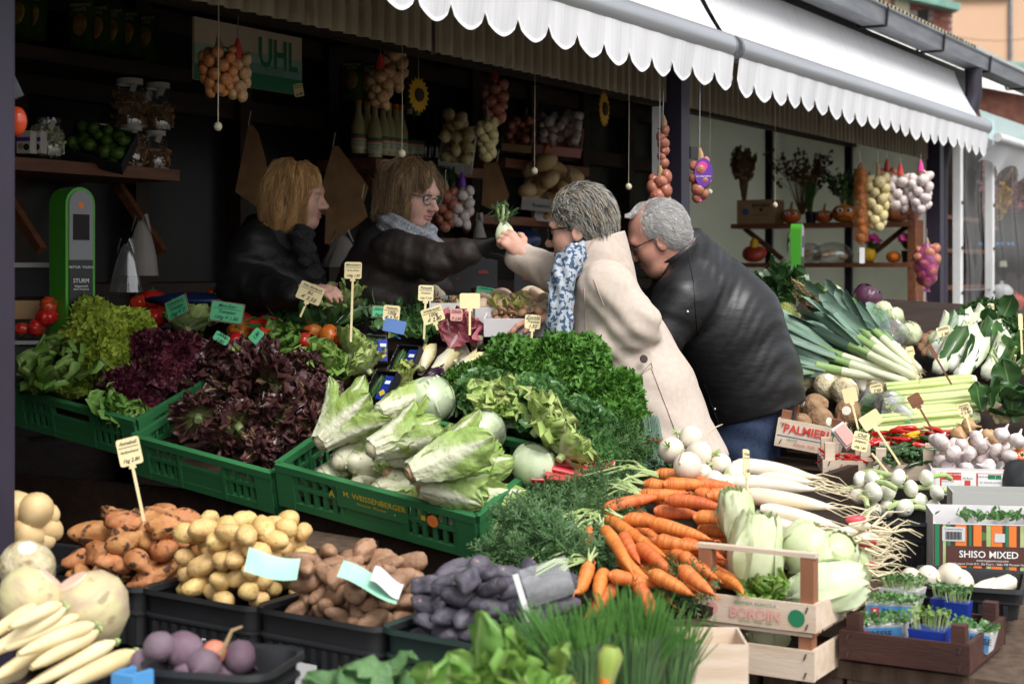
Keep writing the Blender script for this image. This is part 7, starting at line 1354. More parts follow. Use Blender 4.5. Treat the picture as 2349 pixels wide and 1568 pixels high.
for k in range(40):
 x, y = q.uniform(1985, 2160), q.uniform(985, 1018); kd = 'chilli_yellow' if k in (5, 11) else 'chilli_green' if k % 5 == 4 else 'chilli_red'; o = link('chilli', MV[kd][k % 5], None, PD.at(x, y, .1 + .015 * (k % 3)), (q.uniform(0, 6), R(q.uniform(-10, 10)), q.uniform(0, 6.28)), .085); tag(o, {'r': 'long red chilli above the green ones', 'y': 'yellow chilli among the long red ones', 'g': 'green chilli mixed into the long red ones'}[kd[7]], 'chilli', 'long chillies ' + kd[7:])
loose_leaves('green_stem_tangle', 'tangle of thin green chilli stems behind the red chillies', 'stems', 'pale_stem', P(1955, 1020, 5.4), 60, .06, .004, (.03, .02, .02), 44, (0, 0, 0), (0, 60), 0, nu=3, nv=2, split=False)
tray('shallow black crate at the right of the chillies', 'black_plastic', .16, .16, .08, P(2105, 1050, 5.45), (0, 0, R(-8)), rr=.02)
for k, (x, y) in enumerate(((2200, 985), (2222, 965), (2240, 1010), (2265, 990), (2290, 1000), (2315, 1020), (2255, 1030), (2225, 1030), (2335, 1010), (2290, 1030), (2340, 1035))):
 t = thing('smoked_garlic', 'brown smoked garlic bulb with bristly root above the printed box', 'garlic', P(x, y + 12, 5.4), (R(110 - 20 * (k % 5)), R(40 * (k % 3) - 40), k), 'smoked garlic'); link('bulb', MV['garlic_smoked'][k % 4], t, (0, 0, 0), (0, 0, 0), .031); b = B()
 for j in range(26): a, s_ = q.uniform(0, 6.28), q.uniform(.2, 1); b.tube([(0, 0, -.022), (.008 * s_ * math.cos(a), .008 * s_ * math.sin(a), -.03), (.018 * s_ * math.cos(a), .018 * s_ * math.sin(a), -.036 - .01 * q.uniform())], [.0012, .001, .0005], 4)
 b.build('root_bristles', 'dry_stem', t)
ab = card_box('white printed garlic box with red and green panels at the right', .285, .22, .085, P(2136, 1130, 5.0) + Vector((0, 0, -.005)), (0, 0, R(-11)))
print_on(ab, [('r', .14, .042, .255, .07, 'white_print'), ('r', .06, .045, .065, .055, 'red_print', -.0006), ('t', 'AIL ROSE DE LAUTREC', .06, .066, .0075, 'white_print'), ('r', .062, .035, .06, .026, 'white_print', -.001), ('t', 'PRODUCTEUR', .05, .044, .006, 'ink'), ('r', .112, .04, .018, .016, 'red_print', -.0006), ('t', 'Ail Rose', .112, .055, .009, 'ink'), ('t', 'LAUTREC', .112, .022, .008, 'ink'), ('r', .2, .04, .122, .064, 'red_print', -.0006), ('r', .183, .04, .078, .06, 'white_print', -.001), ('r', .195, .061, .04, .014, 'green_print', -.0016), ('t', 'I', .197, .06, .012, 'white_print'), ('t', 'FRANCE TARN', .16, .061, .006, 'ink'), ('t', 'AIL  ROSE DE LAUTREC', .183, .043, .0065, 'ink'), ('t', '60 / 70', .165, .022, .009, 'ink'), ('t', '5 Kg', .203, .022, .008, 'ink'), ('o', .242, .058, .011, 'black_print'), ('t', 'Label', .242, .03, .012, 'white_print'), ('t', 'R', .242, .034, .026, 'white_print', .02)], -.001)
b = B(); b.box((.14, -.0015, .006), (.07, .002, .014)); b.build('handle_hole_patch', 'black_print', ab)  # flat black patch for the shade inside a hand hole; nothing is cut out
MX = Matrix.Translation(ab.location) @ Euler((0, 0, R(-11))).to_matrix().to_4x4()
for k, (x, y, z, r) in enumerate(heap(30, rect(.02, .27, .02, .2), .027, lambda a, c: .05 + .15 * c, seed=8)): t = link('garlic', MV['garlic'][k % 4], None, MX @ Vector((x, y, z)), (R(q.uniform(-110, 60)), R(q.uniform(-60, 60)), q.uniform(0, 6)), r); tag(t, 'pinkish white garlic bulb in the printed box', 'garlic', 'garlic bulbs in the box')
b1 = tray('black mesh crate under the fresh spring garlic', 'black_plastic', .2, .3, .14, P(2008, 1300, 4.62), (0, 0, NANG + R(14)), rr=.015)
for k, (x, y, r, az) in enumerate(((1975, 1100, .028, 20), (2000, 1100, .03, 60), (2003, 1128, .033, 10), (1970, 1135, .028, 200), (2038, 1125, .032, 120), (2060, 1095, .028, 160), (2090, 1120, .028, 80), (2035, 1165, .03, 40), (2075, 1165, .03, 100), (2110, 1150, .028, 140), (2140, 1165, .028, 60), (2150, 1130, .026, 20), (2125, 1095, .026, 90), (2005, 1170, .026, 300))):
 p = P(x, y, 4.85 - .02 * (k % 3)); t = thing('spring_garlic', 'fresh white spring garlic with green stem on the black mesh crate', 'garlic', p, (R(70 * math.cos(k)), R(75), R(az)), 'spring garlic'); link('bulb', MV['garlic_white'][k % 3], t, (0, 0, 0), (0, 0, 0), r); b = B(); b.tube([(0, 0, r * .85), (.003, 0, r * 1.8), (.01, .004, r * 3.2), (.03, .006, r * 4.4)], [.009, .008, .0095, .008], 8); b.build('stem', 'pale_stem', t)
sb = card_box('striped brown, orange and green box reading SHISO MIXED', .3, .2, .175, P(2141, 1322, 4.4), (0, 0, R(-9)), 'card_white', lowfront=.86)
sp = [('r', .15, .075, .298, .148, 'brown_print', .0004)]
for k, (x, w_, mt) in enumerate(((.01, .012, 'green_print'), (.03, .008, 'pale_stem'), (.042, .01, 'green_print'), (.075, .03, 'orange_print'), (.1, .006, 'green_print'), (.12, .022, 'orange_print'), (.15, .012, 'pale_stem'), (.172, .03, 'orange_print'), (.2, .008, 'green_print'), (.215, .02, 'orange_print'), (.24, .01, 'pale_stem'), (.262, .026, 'orange_print'), (.286, .012, 'pale_stem'))): sp.append(('r', x, .075, w_, .146, mt, -.0006))
sp += [('r', .165, .062, .262, .055, 'brown_print', -.0012), ('t', 'SHISO MIXED', .15, .066, .027, 'white_print', .015), ('t', 'www.koppertcress.com', .16, .05, .009, 'white_print'), ('t', 'Koppert Cress B.V.  De Poel 1 - 2681 MB Monster Holland', .16, .04, .0085, 'white_print'), ('r', .055, .122, .062, .04, 'paper', -.0018), ('t', 'Produced in Holland', .055, .136, .006, 'ink'), ('o', .135, .117, .012, 'parsley'), ('r', .18, .114, .028, .024, 'paper', -.0018), ('o', .26, .112, .022, 'card_grey')]
print_on(sb, sp, -.0015)
for k in range(14): b = B(); b.box((.034 + k * .0032, -.0045, .118), (.0012 + .0006 * (k % 3), .0008, .022)); b.build('barcode_bar', 'ink', sb)
loose_leaves('cress_tray', 'small dark green cress leaves inside the striped box', 'cress', 'parsley', P(2290, 1192, 4.5), 130, .022, .02, (.05, .03, .008), 51, (0, 0, 0), (0, 70), .02, nu=4, nv=3, split=False)
card_box('open lid panel of a striped box standing behind the printed one', .3, .14, .1, P(2185, 1205, 4.62), (0, 0, R(-9)), 'card_grey')
b3 = tray('black crate of white aubergines and turnips at the right edge', 'black_plastic', .26, .24, .09, P(2095, 1415, 4.0), (0, 0, R(-20)), rr=.012)
for k, (x, y, r) in enumerate(((2090, 1325, .028), (2130, 1322, .03), (2180, 1322, .036), (2205, 1335, .033), (2160, 1345, .026), (2225, 1360, .026))): t = thing('turnip', 'white turnip in the black crate behind the cress', 'turnip', P(x, y, 4.05), (R(40 * k), R(30), k), 'turnips behind the cress'); link('root', MV['turnip'][k % 4], t, (0, 0, 0), (0, 0, 0), r)
for k, (x, y) in enumerate(((2260, 1352), (2295, 1345), (2285, 1372), (2240, 1378))): b = B(); b.tube([(-.05, 0, 0), (-.03, 0, 0), (0, .002, 0), (.035, 0, 0), (.05, 0, 0)], [.008, .02, .024, .022, .008], 14); tag(b.build('white_aubergine', 'turnip', None, P(x, y, 4.0), (0, R(-15), R(15 + 10 * k)), smooth='all'), 'white aubergine at the right of the black crate', 'aubergine', 'white aubergines')
bc = wood_crate('dark brown wooden crate of cress pots at the lower right', .3, .34, .1, P(1926, 1507, 3.66) + Vector((0, 0, -.002)), (0, 0, NANG), .105, (.0,), .066, 'brown_crate', 'brown_crate', th=.012)
MX = Matrix.Translation(bc.location) @ Euler((0, 0, NANG)).to_matrix().to_4x4()
def cress(label, loc, w_, d_, h_, mt, n, tall, seed, rot=(0, 0, NANG), txt=None):
 t = thing('cress_pot', label, 'cress', loc, rot); b = B(); b.box((0, 0, h_ / 2), (w_ * .82, d_ * .82, h_), taper=1.2); b.build('pot', mt, t, smooth=False); q = np.random.default_rng(seed); b = B(); st = B(); pp = []
 for k in range(n): x, y = q.uniform(-.5, .5) * w_, q.uniform(-.5, .5) * d_; hh = h_ + tall * q.uniform(.7, 1.15); pp.append((x * 1.1, y * 1.1, hh)); (k % 3 == 0) and st.tube([(x * .85, y * .85, h_ - .004), (x * 1.1, y * 1.1, hh)], .0012, 4, cap=False)
 scatter(b, [leaf(1, .8, 3, 2, (.3, .6, .5), .1, .2)], np.array(pp), np.array([[0, 0, 1.]] * n), .013, q, tilt=.6); b.build('leaves', 'batavia' if tall > .03 else 'parsley', t, smooth='all'); st.build('stems', 'pale_stem', t)
 if txt: print_on(t, [('r', 0, h_ * .5, w_ * .9, h_ * .8, 'lightblue_plastic'), ('t', txt, 0, h_ * .62, h_ * .4, 'ink', .01), ('r', -w_ * .28, h_ * .45, w_ * .16, h_ * .7, 'red_print', -.001), ('r', -w_ * .28, h_ * .5, w_ * .05, h_ * .4, 'white_print', -.0016), ('r', w_ * .15, h_ * .28, w_ * .3, h_ * .3, 'green_print', -.001)], -d_ * .5 - .002)
 return t
cress('blue pot of tall cress at the front of the brown crate', MX @ Vector((.195, .06, .02)), .085, .07, .062, 'blue_plastic', 90, .04, 1); cress('blue pot of cress right behind the front one', MX @ Vector((.21, .25, .06)), .06, .05, .05, 'blue_plastic', 70, .03, 2); cress('small blue pot of cress left of its neighbour', MX @ Vector((.16, .3, .06)), .05, .05, .045, 'blue_plastic', 60, .03, 3)
cress('printed cress box lying open at the left of the brown crate', MX @ Vector((.08, .09, .03)), .12, .07, .05, 'paper', 170, .008, 4, (R(6), R(-8), NANG + R(4)), 'KRESSE'); cress('printed cress box with a white and red corner behind the first', MX @ Vector((.07, .2, .06)), .12, .08, .045, 'paper', 190, .01, 5, (0, R(-4), NANG), 'BIO'); cress('printed box reading BIO-KRESSE at the right of the brown crate', MX @ Vector((.265, .17, .02)), .1, .07, .05, 'paper', 130, .008, 6, (0, R(4), NANG), 'BIO-KRESSE'); cress('bushy cress box at the back left of the brown crate', MX @ Vector((.06, .3, .08)), .1, .08, .04, 'paper', 170, .025, 7)
b = B(); b.ell((0, 0, 0), (.07, .06, .085), 18, 12, noise=.16, seed=4); t = tag(b.build('rubbish_bag', 'black_plastic', None, P(2345, 1110, 4.95), smooth='all'), 'crumpled black plastic bag hanging at the right edge', 'plastic bag'); o = link('pepper', MV['tomato_orange'][1], None, P(2338, 1052, 5.0), (R(60), 0, 0), (.03, .03, .045)); tag(o, 'orange pepper on the black bag at the right edge', 'pepper')
loose_leaves('chard', 'glossy dark green chard leaves at the right edge', 'chard', 'dark_leaf', PD.at(2335, 960, .06), 14, .16, .11, (.05, .05, .03), 61, up_cam(30), (10, 70), .12, nu=10, nv=8); mound('curly_kale', 'dark curly kale mound before the neighbour stall', 'kale', 'kale_blue', (.13, .1, .09), PD.at(2255, 755, .05), 700, .04, 62, up_cam(10), lump=.12); mound('curly_kale', 'second curly kale bunch lower right of the mound', 'kale', 'kale_blue', (.08, .08, .06), PD.at(2300, 765, .03), 350, .04, 63, up_cam(10), lump=.12)
loose_leaves('spinach_heap', 'dark spinach leaves rising behind the leather jacket', 'spinach', 'dark_leaf', PD.at(1790, 690, .1), 60, .09, .07, (.06, .06, .07), 64, up_cam(20), (5, 80), .15, nu=7, nv=6, split=False); loose_leaves('broccoli_greens', 'leafy pale stemmed greens at the right edge', 'greens', 'parsley', PD.at(2320, 830, .06), 60, .1, .05, (.05, .06, .03), 65, up_cam(20), (10, 80), .12, nu=7, nv=5, split=False); loose_leaves('savoy_leaf_heap', 'dark leaves above the pak choi at the right edge', 'greens', 'dark_leaf', PD.at(2290, 800, .06), 30, .11, .08, (.06, .05, .03), 67, up_cam(20), (10, 80), .15, nu=8, nv=6, split=False)
for k in range(16): b = B(); b.tube([(0, 0, 0), (.01, .005, .05), (.03 * math.cos(k), .02, .1)], [.006, .006, .005], 7); tag(b.build('green_stalk', 'pale_stem', None, PD.at(2300 + (k % 5) * 12, 820 + (k // 5) * 20, .08), (R(50), R(10 * (k % 3)), k)), 'thin pale green stalk among the leafy greens', 'stalk', 'stalks of greens')
t = thing('romanesco', 'pointed yellow green romanesco between jacket and leeks', 'romanesco', PD.at(1802, 725, .1), (R(30), R(-10), 0)); b = B()
for i in range(90): a, h = i * 2.4, i / 90; r_ = .05 * math.sqrt(h); b.lathe([(.012 * (.5 + h), -.012), (.007 * (.5 + h), .004), (0, .016 * (.5 + h))], 6, (r_ * math.cos(a), r_ * math.sin(a), .06 * (1 - h) ** 1.1))
b.build('florets', 'frisee', t)
t = thing('wicker_basket', 'brown wicker basket behind the spinach', 'basket', PD.at(1842, 690, .1), (R(15), R(22), R(10)))
for k in range(9): b = B(); b.tube([((.085 + .004 * k) * math.cos(a), (.05 + .003 * k) * math.sin(a), .009 * k + .002 * math.sin(a * 22 + 3.14 * k)) for a in np.linspace(0, 6.28, 70)], .0045, 5, cap=False); b.build('woven_strand', 'dry_stem', t)
for a in np.linspace(0, 6.28, 20): b = B(); b.tube([(.084 * math.cos(a), .049 * math.sin(a), 0), (.12 * math.cos(a), .075 * math.sin(a), .08)], .0035, 5); b.build('stake', 'dry_stem', t)
for (lb, x, y, Y, ln, ti, w_, h_, st, mt) in (('blank cream tag above the clear herb bag', 1950, 906, 5.5, [''], R(-12), .05, .052, .1, 'tag_cream'), ('larger blank cream tag slanting over the chillies', 1998, 963, 5.15, [''], R(-32), .07, .05, .15, 'tag_cream'), ('blank brown tag leaning in front of the celery', 2100, 918, 5.4, [''], R(-28), .045, .045, .1, 'shelf_wood'), ('cream tag above the small red chillies', 1974, 1012, 4.95, ['Chili', 'Jalapeno', '100g 1.80'], R(14), .05, .06, .0, 'tag_cream'), ('cream tag reading Sauerzinst below the celery', 2212, 938, 5.3, ['Sauerzinst', '100g', '€ 2.40'], R(-14), .044, .042, .1, 'tag_cream'), ('cream tag reading Kerbelwurzel on the celeriac', 2010, 890, 5.45, ['Kerbelwurzel', '7.90'], R(-10), .042, .03, .0, 'tag_cream'), ('thin brown tag above the pak choi', 2138, 803, 5.7, [''], R(-28), .016, .05, .12, 'shelf_wood'), ('small cream tag on a stick in the curly kale', 2273, 708, 6.4, ['', ''], 0, .028, .044, .08, 'tag_cream'), ('small cream tag leaning beside the kale', 2303, 745, 6.3, ['1.80'], R(-6), .022, .05, 0, 'tag_cream'), ('yellow card reading Pastinaken beside the kale', 2165, 760, 6.2, ['Pastinaken', '1.90'], R(-14), .055, .04, 0, 'tag_cream'), ('white tag on a thin stick below the sweet potatoes', 2088, 805, 5.8, ['Kohlrabi'], R(-12), .03, .035, .1, 'tag_cream'), ('thin stick tag at the far right edge', 2341, 735, 5.6, [''], 0, .016, .05, .1, 'tag_cream')):
 price_tag(lb, x, y, Y, ln, ti, w_, h_, st, 0, mt)
b = B(); b.tube([P(2000, 1040, 5.0), P(2038, 1085, 4.9), P(2060, 1105, 4.86)], .004, 5); tag(b.build('tag_stick', 'tag_cream', None), 'bare stick of a price tag crossing the pale crates', 'stick')
o = link('radish_tray', None); tag(o, 'white tray of pink radishes wrapped in film beside the chilli crate', 'tray'); o.location = P(1938, 1000, 5.35); b = B(); b.box((0, 0, 0), (.05, .03, .085), rotm(R(-30), R(-35))); b.build('tray', 'paper', o); b = B(); b.box((.0, -.014, .004), (.04, .02, .07), rotm(R(-30), R(-35))); b.build('radishes', 'salmon_print', o)
# inside the stall: shelves, jars, sign, hanging strings
def Uw(x, w): a = (x - CX) / FPX; return (a * (OR0[1] + DU[0] * w) - OR0[0] + DU[1] * w) / (DU[0] - DU[1] * a)
def W_(x, y, w): return P(x, y, OR0[1] + DU[1] * Uw(x, w) + DU[0] * w)
mat('foil_green', (.03, .07, .015), (.07, .12, .02), scale=9, rough=.2, spec=.7); mat('chestnut', (.22, .08, .03), (.4, .26, .05), scale=30, rough=.4); mat('sign_cream', (.62, .5, .36), rough=.5); mat('sign_mint', (.3, .46, .33), rough=.5); mat('sign_green', (.02, .2, .09), rough=.5); mat('sunflower', (.62, .36, .015), rough=.5); mat('seed_brown', (.05, .03, .015), rough=.8, bump=.6, bscale=200); mat('scale_green', (.06, .3, .025), rough=.35, spec=.4); mat('scale_grey', (.22, .225, .24), rough=.35); mat('dressing', (.5, .46, .22), rough=.25, coat=.5); mat('bottle_label', (.66, .64, .46), rough=.6); mat('bottle_dark', (.008, .012, .008), rough=.08, spec=.6); mat('cap_orange', (.65, .2, .02), rough=.4); mat('sack_blue', (.008, .02, .07), rough=.3); mat('kraft', (.26, .14, .06), (.19, .1, .045), scale=12, rough=.8, bump=.3, bscale=20); mat('bag_white', (.34, .31, .28), rough=.4, transl=.3, bump=.8, bscale=14); mat('dried_slice', (.42, .24, .12), (.32, .17, .08), scale=30, rough=.8); mat('net_red', (.4, .05, .02), (.3, .04, .02), scale=10, rough=.4); mat('net_orange', (.55, .2, .05), rough=.4, transl=.3, alpha=.45); mat('lid_white', (.6, .56, .5), rough=.5)
def shelf(label, x0, x1, y0, w0, w1, th=.03, brk=(), mt='shelf_wood'):
 p = W_(x0, y0, w0); t = thing('wall_shelf', label, 'shelf', p, (0, 0, ANG)); L_ = Uw(x1, w0) - Uw(x0, w0); b = B(); b.box((L_ / 2, (w1 - w0) / 2, -th / 2), (L_, w1 - w0, th)); b.build('board', mt, t)
 for f in brk: b = B(); b.box((L_ * f, (w1 - w0) * .5, -.17), (.03, .42, .035), rotm(R(48))); b.build('bracket', mt, t)
 return t
shelf('brown shelf with jars and limes at the left', -60, 412, 352, 1.55, 1.95, .045, (.35, .97)); shelf('high dark shelf carrying the glossy chestnut packs', -60, 440, 82, 1.6, 1.95, .05, (), 'dark_wood'); shelf('brown shelf under the salad dressing bottles', 862, 1110, 362, 1.6, 1.95, .05, (.3, .9)); shelf('brown shelf with the garlic box and gourd', 1160, 1352, 362, 1.55, 1.95, .05, (.9,)); shelf('lower brown shelf holding the melon boxes', 1100, 1300, 492, 1.55, 1.95, .045, (.7,)); shelf('lowest brown shelf behind the gloved hand', 985, 1200, 545, 1.5, 1.9, .04)
def chest(x, y, k, grp):
 t = thing('chestnut_pack', 'glossy green pack reading MARRONS CUITS on the ' + grp, 'pack', W_(x, y, 1.68), (R(-4), 0, ANG - R(70)), 'chestnut packs, ' + grp); b = B(); b.grid(np.array([[(xx, -.02 * math.sin(math.pi * (zz + .001) / .19) * math.cos(xx * 18), zz) for zz in np.linspace(0, .19, 9)] for xx in np.linspace(-.048, .048, 7)])); b.grid(np.array([[(xx, .012, zz) for zz in (0, .19)] for xx in (.048, -.048)])); b.build('pouch', 'foil_green', t, smooth='all'); b = B(); b.ell((0, -.02, .085), (.032, .008, .042), 14, 10, noise=.12); b.build('chestnut_picture', 'chestnut', t)
 for s_, z in (('MARRONS', .165), ('CUITS', .148)): tb = text_b(s_, .018); tb.xf(T(0, -.014, z)); tb.build('lettering', 'bottle_label', t, smooth=False)
for k, x in enumerate((42, 75, 185, 222, 256, 292, 333)): chest(x, 91 + (x - 60) * .172, k, 'high shelf at the left')
for k, x in enumerate((808, 838, 862)): chest(x, 228 + (x - 800) * .16, k, 'ledge behind the garlic braid')
w = 1.2; u0, u1 = Uw(443, w), Uw(690, w); pz = lambda x, y: W_(x, y, w)[2]; z1 = pz(443, 38); z0 = pz(443, 182); t = thing('shop_sign', 'cream and green sign reading Gärtnerei UHL above the sellers', 'sign', S(u0, w, z0), (0, 0, ANG)); L_, H_ = u1 - u0, z1 - z0; b = B(); b.box((L_ / 2, 0, H_ / 2), (L_, .01, H_)); sgn = b.build('board', 'sign_cream', t)
for (a, c, mt) in ((.0, .26, 'sign_green'), (.26, .43, 'copper_green'), (.43, .6, 'sign_mint')): b = B(); b.box((L_ / 2, -.0062, H_ * (a + c) / 2), (L_ * .998, .001, H_ * (c - a))); b.build('colour_band', mt, sgn)
for (s_, x, z, sz) in (('UHL', .76, .6, .68), ('Gärtnerei', .36, .52, .22)): tb = text_b(s_, H_ * sz, bold=.025); tb.xf(np.diag([.8, 1, 1, 1])); tb.xf(T(L_ * x, -.0075, H_ * z)); tb.build('lettering', 'sign_green', sgn, smooth=False)
price_tag('small cream tag clipped to the lower corner of the sign', 685, 207, 5.75, ['Rhabarber', '6.80'], R(-10), .035, .05, 0)
def jar(label, x, y, r, h, lid, fillc, k, w=1.66):
 t = thing('jar', label, 'jar', W_(x, y, w)); b = B(); b.lathe([(0, .002), (r, .002), (r * 1.03, .02), (r * 1.03, h * .72), (r * .8, h * .86), (r * .78, h * .92)], 20); b.build('glass', 'jar_glass', t); b = B(); b.lathe([(r * .86, h * .88), (r * .86, h), (0, h)], 20); b.build('lid', lid, t); q = np.random.default_rng(k); b = B(); n = 130; pp = np.c_[q.normal(size=(n, 2)) * r * .5, q.uniform(.02, h * (.72 if k % 2 else .5), n)]; rr = np.hypot(pp[:, 0], pp[:, 1]); pp[:, :2] *= np.minimum(1, r * .85 / (rr + 1e-6))[:, None]; scatter(b, CR, pp, q.normal(size=(n, 3)), .035, q, tilt=1); b.build('dried_mushrooms', fillc, t)
 tb = text_b('Steinpilze', .012); tb.xf(T(r * .2, -r * 1.06, h * .5)); tb.build('lettering', 'bottle_label', t, smooth=False); b = B(); b.box((r * .5, -r * .95, h * .8), (.02, .002, .035), rotm(0, R(20))); b.build('paper_seal', 'lid_white', t)
jar('large jar of dried mushrooms, top left of the four', 297, 296, .06, .195, 'lid_white', 'dried_slice', 1); jar('large jar of dried mushrooms, top right of the four', 362, 300, .055, .19, 'lid_white', 'dried_slice', 2); jar('jar of dried mushrooms, bottom left of the four', 300, 383, .05, .16, 'lid_white', 'dried_slice', 3); jar('jar of dried mushrooms, bottom right of the four', 357, 390, .046, .155, 'lid_white', 'dried_slice', 4); jar('jar with dark green lid in front of the stacked ones', 275, 378, .045, .135, 'green_plastic', 'dried_brown', 5, 1.6); jar('dark jar with white lid behind the lime box', 228, 370, .045, .14, 'lid_white', 'dried_brown', 6); jar('tub of grated horseradish at the left end', 112, 360, .05, .14, 'jar_glass', 'bottle_label', 7, 1.6)
t = card_box('dark blue fruit box of limes tilted on the left shelf', .24, .16, .06, W_(140, 366, 1.68), (R(52), R(14), ANG - R(62)), 'black_print', 'fruit_box')
LIME = B().ell((0, 0, 0), (1.12, 1, 1), 14, 10).mesh('lime', 'lime', 'all')
for k, (x, y, z, r) in enumerate(heap(22, rect(.03, .21, .03, .14), .022, seed=6)): o = link('lime', LIME, None, t.location + t.rotation_euler.to_matrix() @ Vector((x, y, z + .01)), (k, k * 2, 0), r); tag(o, 'green lime in the tilted blue fruit box', 'lime', 'limes')
for k, x in enumerate((38, 62)): t = card_box(('left', 'right')[k] + ' small white truffle carton at the end of the left shelf', .055, .04, .08, W_(x, 352, 1.6), (0, 0, ANG - R(75)), 'lid_white', 'carton'); print_on(t, [('r', .027, .05, .055, .014, 'purple_print'), ('o', .018, .025, .011, 'dried_slice'), ('o', .04, .022, .012, 'black_print')], -.001)
def bunch(label, x, y0, y1, Yd, kind, n, r, seed, wd=.045, cat='garlic', cord=True, top=None, name=None):
 t = thing(name or cat + '_bunch', label, cat, P(x, y0, Yd)); h = (y1 - y0) / FPX * Yd; q = np.random.default_rng(seed); ms = MV[kind]
 for k in range(n): f = (k + .5) / n; a = k * 2.4; ww = wd * (.45 + .55 * math.sin(math.pi * min(1, .25 + f * .75))); link('bulb', ms[k % len(ms)], t, (ww * math.cos(a), ww * .7 * math.sin(a), -h * (.22 + .76 * f)), (R(-70 + q.normal() * 25), R(q.normal() * 30), a + R(90)), r * q.uniform(.85, 1.1))
 b = B(); b.tube([(0, 0, .0), (.004, 0, -h * .12), (0, 0, -h * .4), (0, 0, -h * .95)], [.006, .012, .014, .006], 8); b.build('braid', 'dry_stem', t)
 if cord: b = B(); b.tube([(0, 0, 0), (.002, 0, cord if cord is not True else .12)], .0015, 5); b.build('cord', 'steel_wire', t)
 if top: b = B(); b.lathe([(.004, .03), (.014, .0), (.02, -.04)], 8); b.build('tie', top, t)
 return t
bunch('bunch of brown onions hanging before the sign', 500, 85, 215, 4.85, 'onion', 26, .02, 1, .05, 'onion', .18); bunch('garlic braid hanging beside the onions before the sign', 545, 110, 225, 4.9, 'garlic_smoked', 14, .022, 2, .03, 'garlic', .1, 'red_print'); bunch('long garlic braid hanging between the sellers, lower half', 873, 140, 245, 5.9, 'garlic_smoked', 14, .025, 3, .035, 'garlic', .1, 'red_print'); bunch('garlic braid hanging right of the lower one between the sellers', 905, 85, 205, 5.95, 'garlic_smoked', 14, .026, 4, .035, 'garlic', .1, 'red_print')
bunch('string of golden onions hanging left of the tilted boxes', 1118, 255, 365, 6.6, 'onion_white', 16, .027, 5, .03, 'onion', .05); bunch('red net of shallots hanging above the golden onions', 1135, 165, 285, 6.7, 'shallot', 16, .03, 6, .04, 'onion', .1, 'net_red'); bunch('bunch of dark red onions hanging behind the grey scarf', 1022, 415, 525, 6.9, 'shallot', 16, .028, 7, .04, 'onion', .05); bunch('white garlic braid hanging behind the grey scarf', 1060, 410, 520, 6.9, 'garlic', 14, .026, 8, .04, 'garlic', .05, 'purple_print'); bunch('dried red peppers hanging behind the grey haired customer', 1310, 405, 480, 7.8, 'chilli_red', 16, .06, 9, .05, 'chilli', .05)
bunch('shallots in a pink net hanging left of the middle post', 1513, 380, 480, 6.3, 'shallot', 12, .03, 10, .03, 'onion', .4); bunch('single onions strung above the pink net by the post', 1521, 265, 385, 6.35, 'shallot', 6, .024, 11, .008, 'onion', .1); o = bunch('shallots in a net with purple label hanging right of the middle post', 1605, 340, 460, 6.35, 'shallot', 10, .026, 12, .025, 'onion', .3)
b = B(); b.lathe([(0, 0), (.045, 0), (.045, .002), (0, .002)], 24, (.012, -.03, -.1), rotm(R(90)), sx=.8, sy=1.3); lb_ = b.build('label', 'purple_print', o); b = B(); b.lathe([(0, 0), (.02, 0), (.02, .001), (0, .001)], 18, (.008, -.034, -.075), rotm(R(90))); b.build('emblem', 'pink_print', lb_); tb = text_b('La Légumière', .011); tb.xf(T(.012, -.034, -.115)); tb.build('lettering', 'white_print', lb_, smooth=False); b = B(); b.lathe([(.02, -.18), (.006, -.2), (.012, -.215)], 8); b.build('net_tail', 'pink_print', o)
for k, (x, y, Yd) in enumerate(((500, 290, 4.7), (922, 352, 5.3), (1226, 392, 5.9), (1442, 428, 6.2), (1628, 440, 6.9), (1778, 470, 7.6))):
 z1_ = 2.55; p = P(x, y, Yd); t = thing('light_pull', ('first', 'second', 'third', 'fourth', 'fifth', 'sixth')[k] + ' cord with a round bead from the left, hanging from the ceiling', 'cord', p); b = B(); b.tube([(0, 0, 0), (.002, 0, .3), (0, 0, z1_ - p[2])], .0018 if k == 0 else .0009, 5); b.build('cord', 'string', t); b = B(); b.ell((0, 0, 0), (.013, .013, .014), 12, 8); b.build('bead', 'wood_bead', t)
for (x, y, Yd, r, sx, lb) in ((960, 218, 6.3, .07, .55, 'yellow paper sunflower beside the garlic braid'), (1386, 250, 6.9, .075, .36, 'yellow paper sunflower hanging near the milky wall')):
 t = thing('paper_sunflower', lb, 'decoration', P(x, y, Yd), (0, 0, math.acos(sx))); po = [((r if i % 2 else r * .78) * math.cos(i * math.pi / 18), (r if i % 2 else r * .78) * math.sin(i * math.pi / 18) * 1.05) for i in range(36)]; b = B(); b.prism(po, .004, rotm(R(90)), (0, .002, 0)); b.build('petals', 'sunflower', t, smooth=False); b = B(); b.lathe([(0, 0), (r * .4, 0), (r * .38, .008), (0, .01)], 20, (0, -.002, 0), rotm(R(90))); b.build('disc', 'seed_brown', t); b = B(); b.tube([(0, 0, r), (0, 0, r + .2)], .001, 4); b.build('cord', 'string', t)
BOT = [(0, 0), (.034, 0), (.036, .01), (.036, .13), (.03, .16), (.016, .205), (.0145, .245), (.0145, .255)]
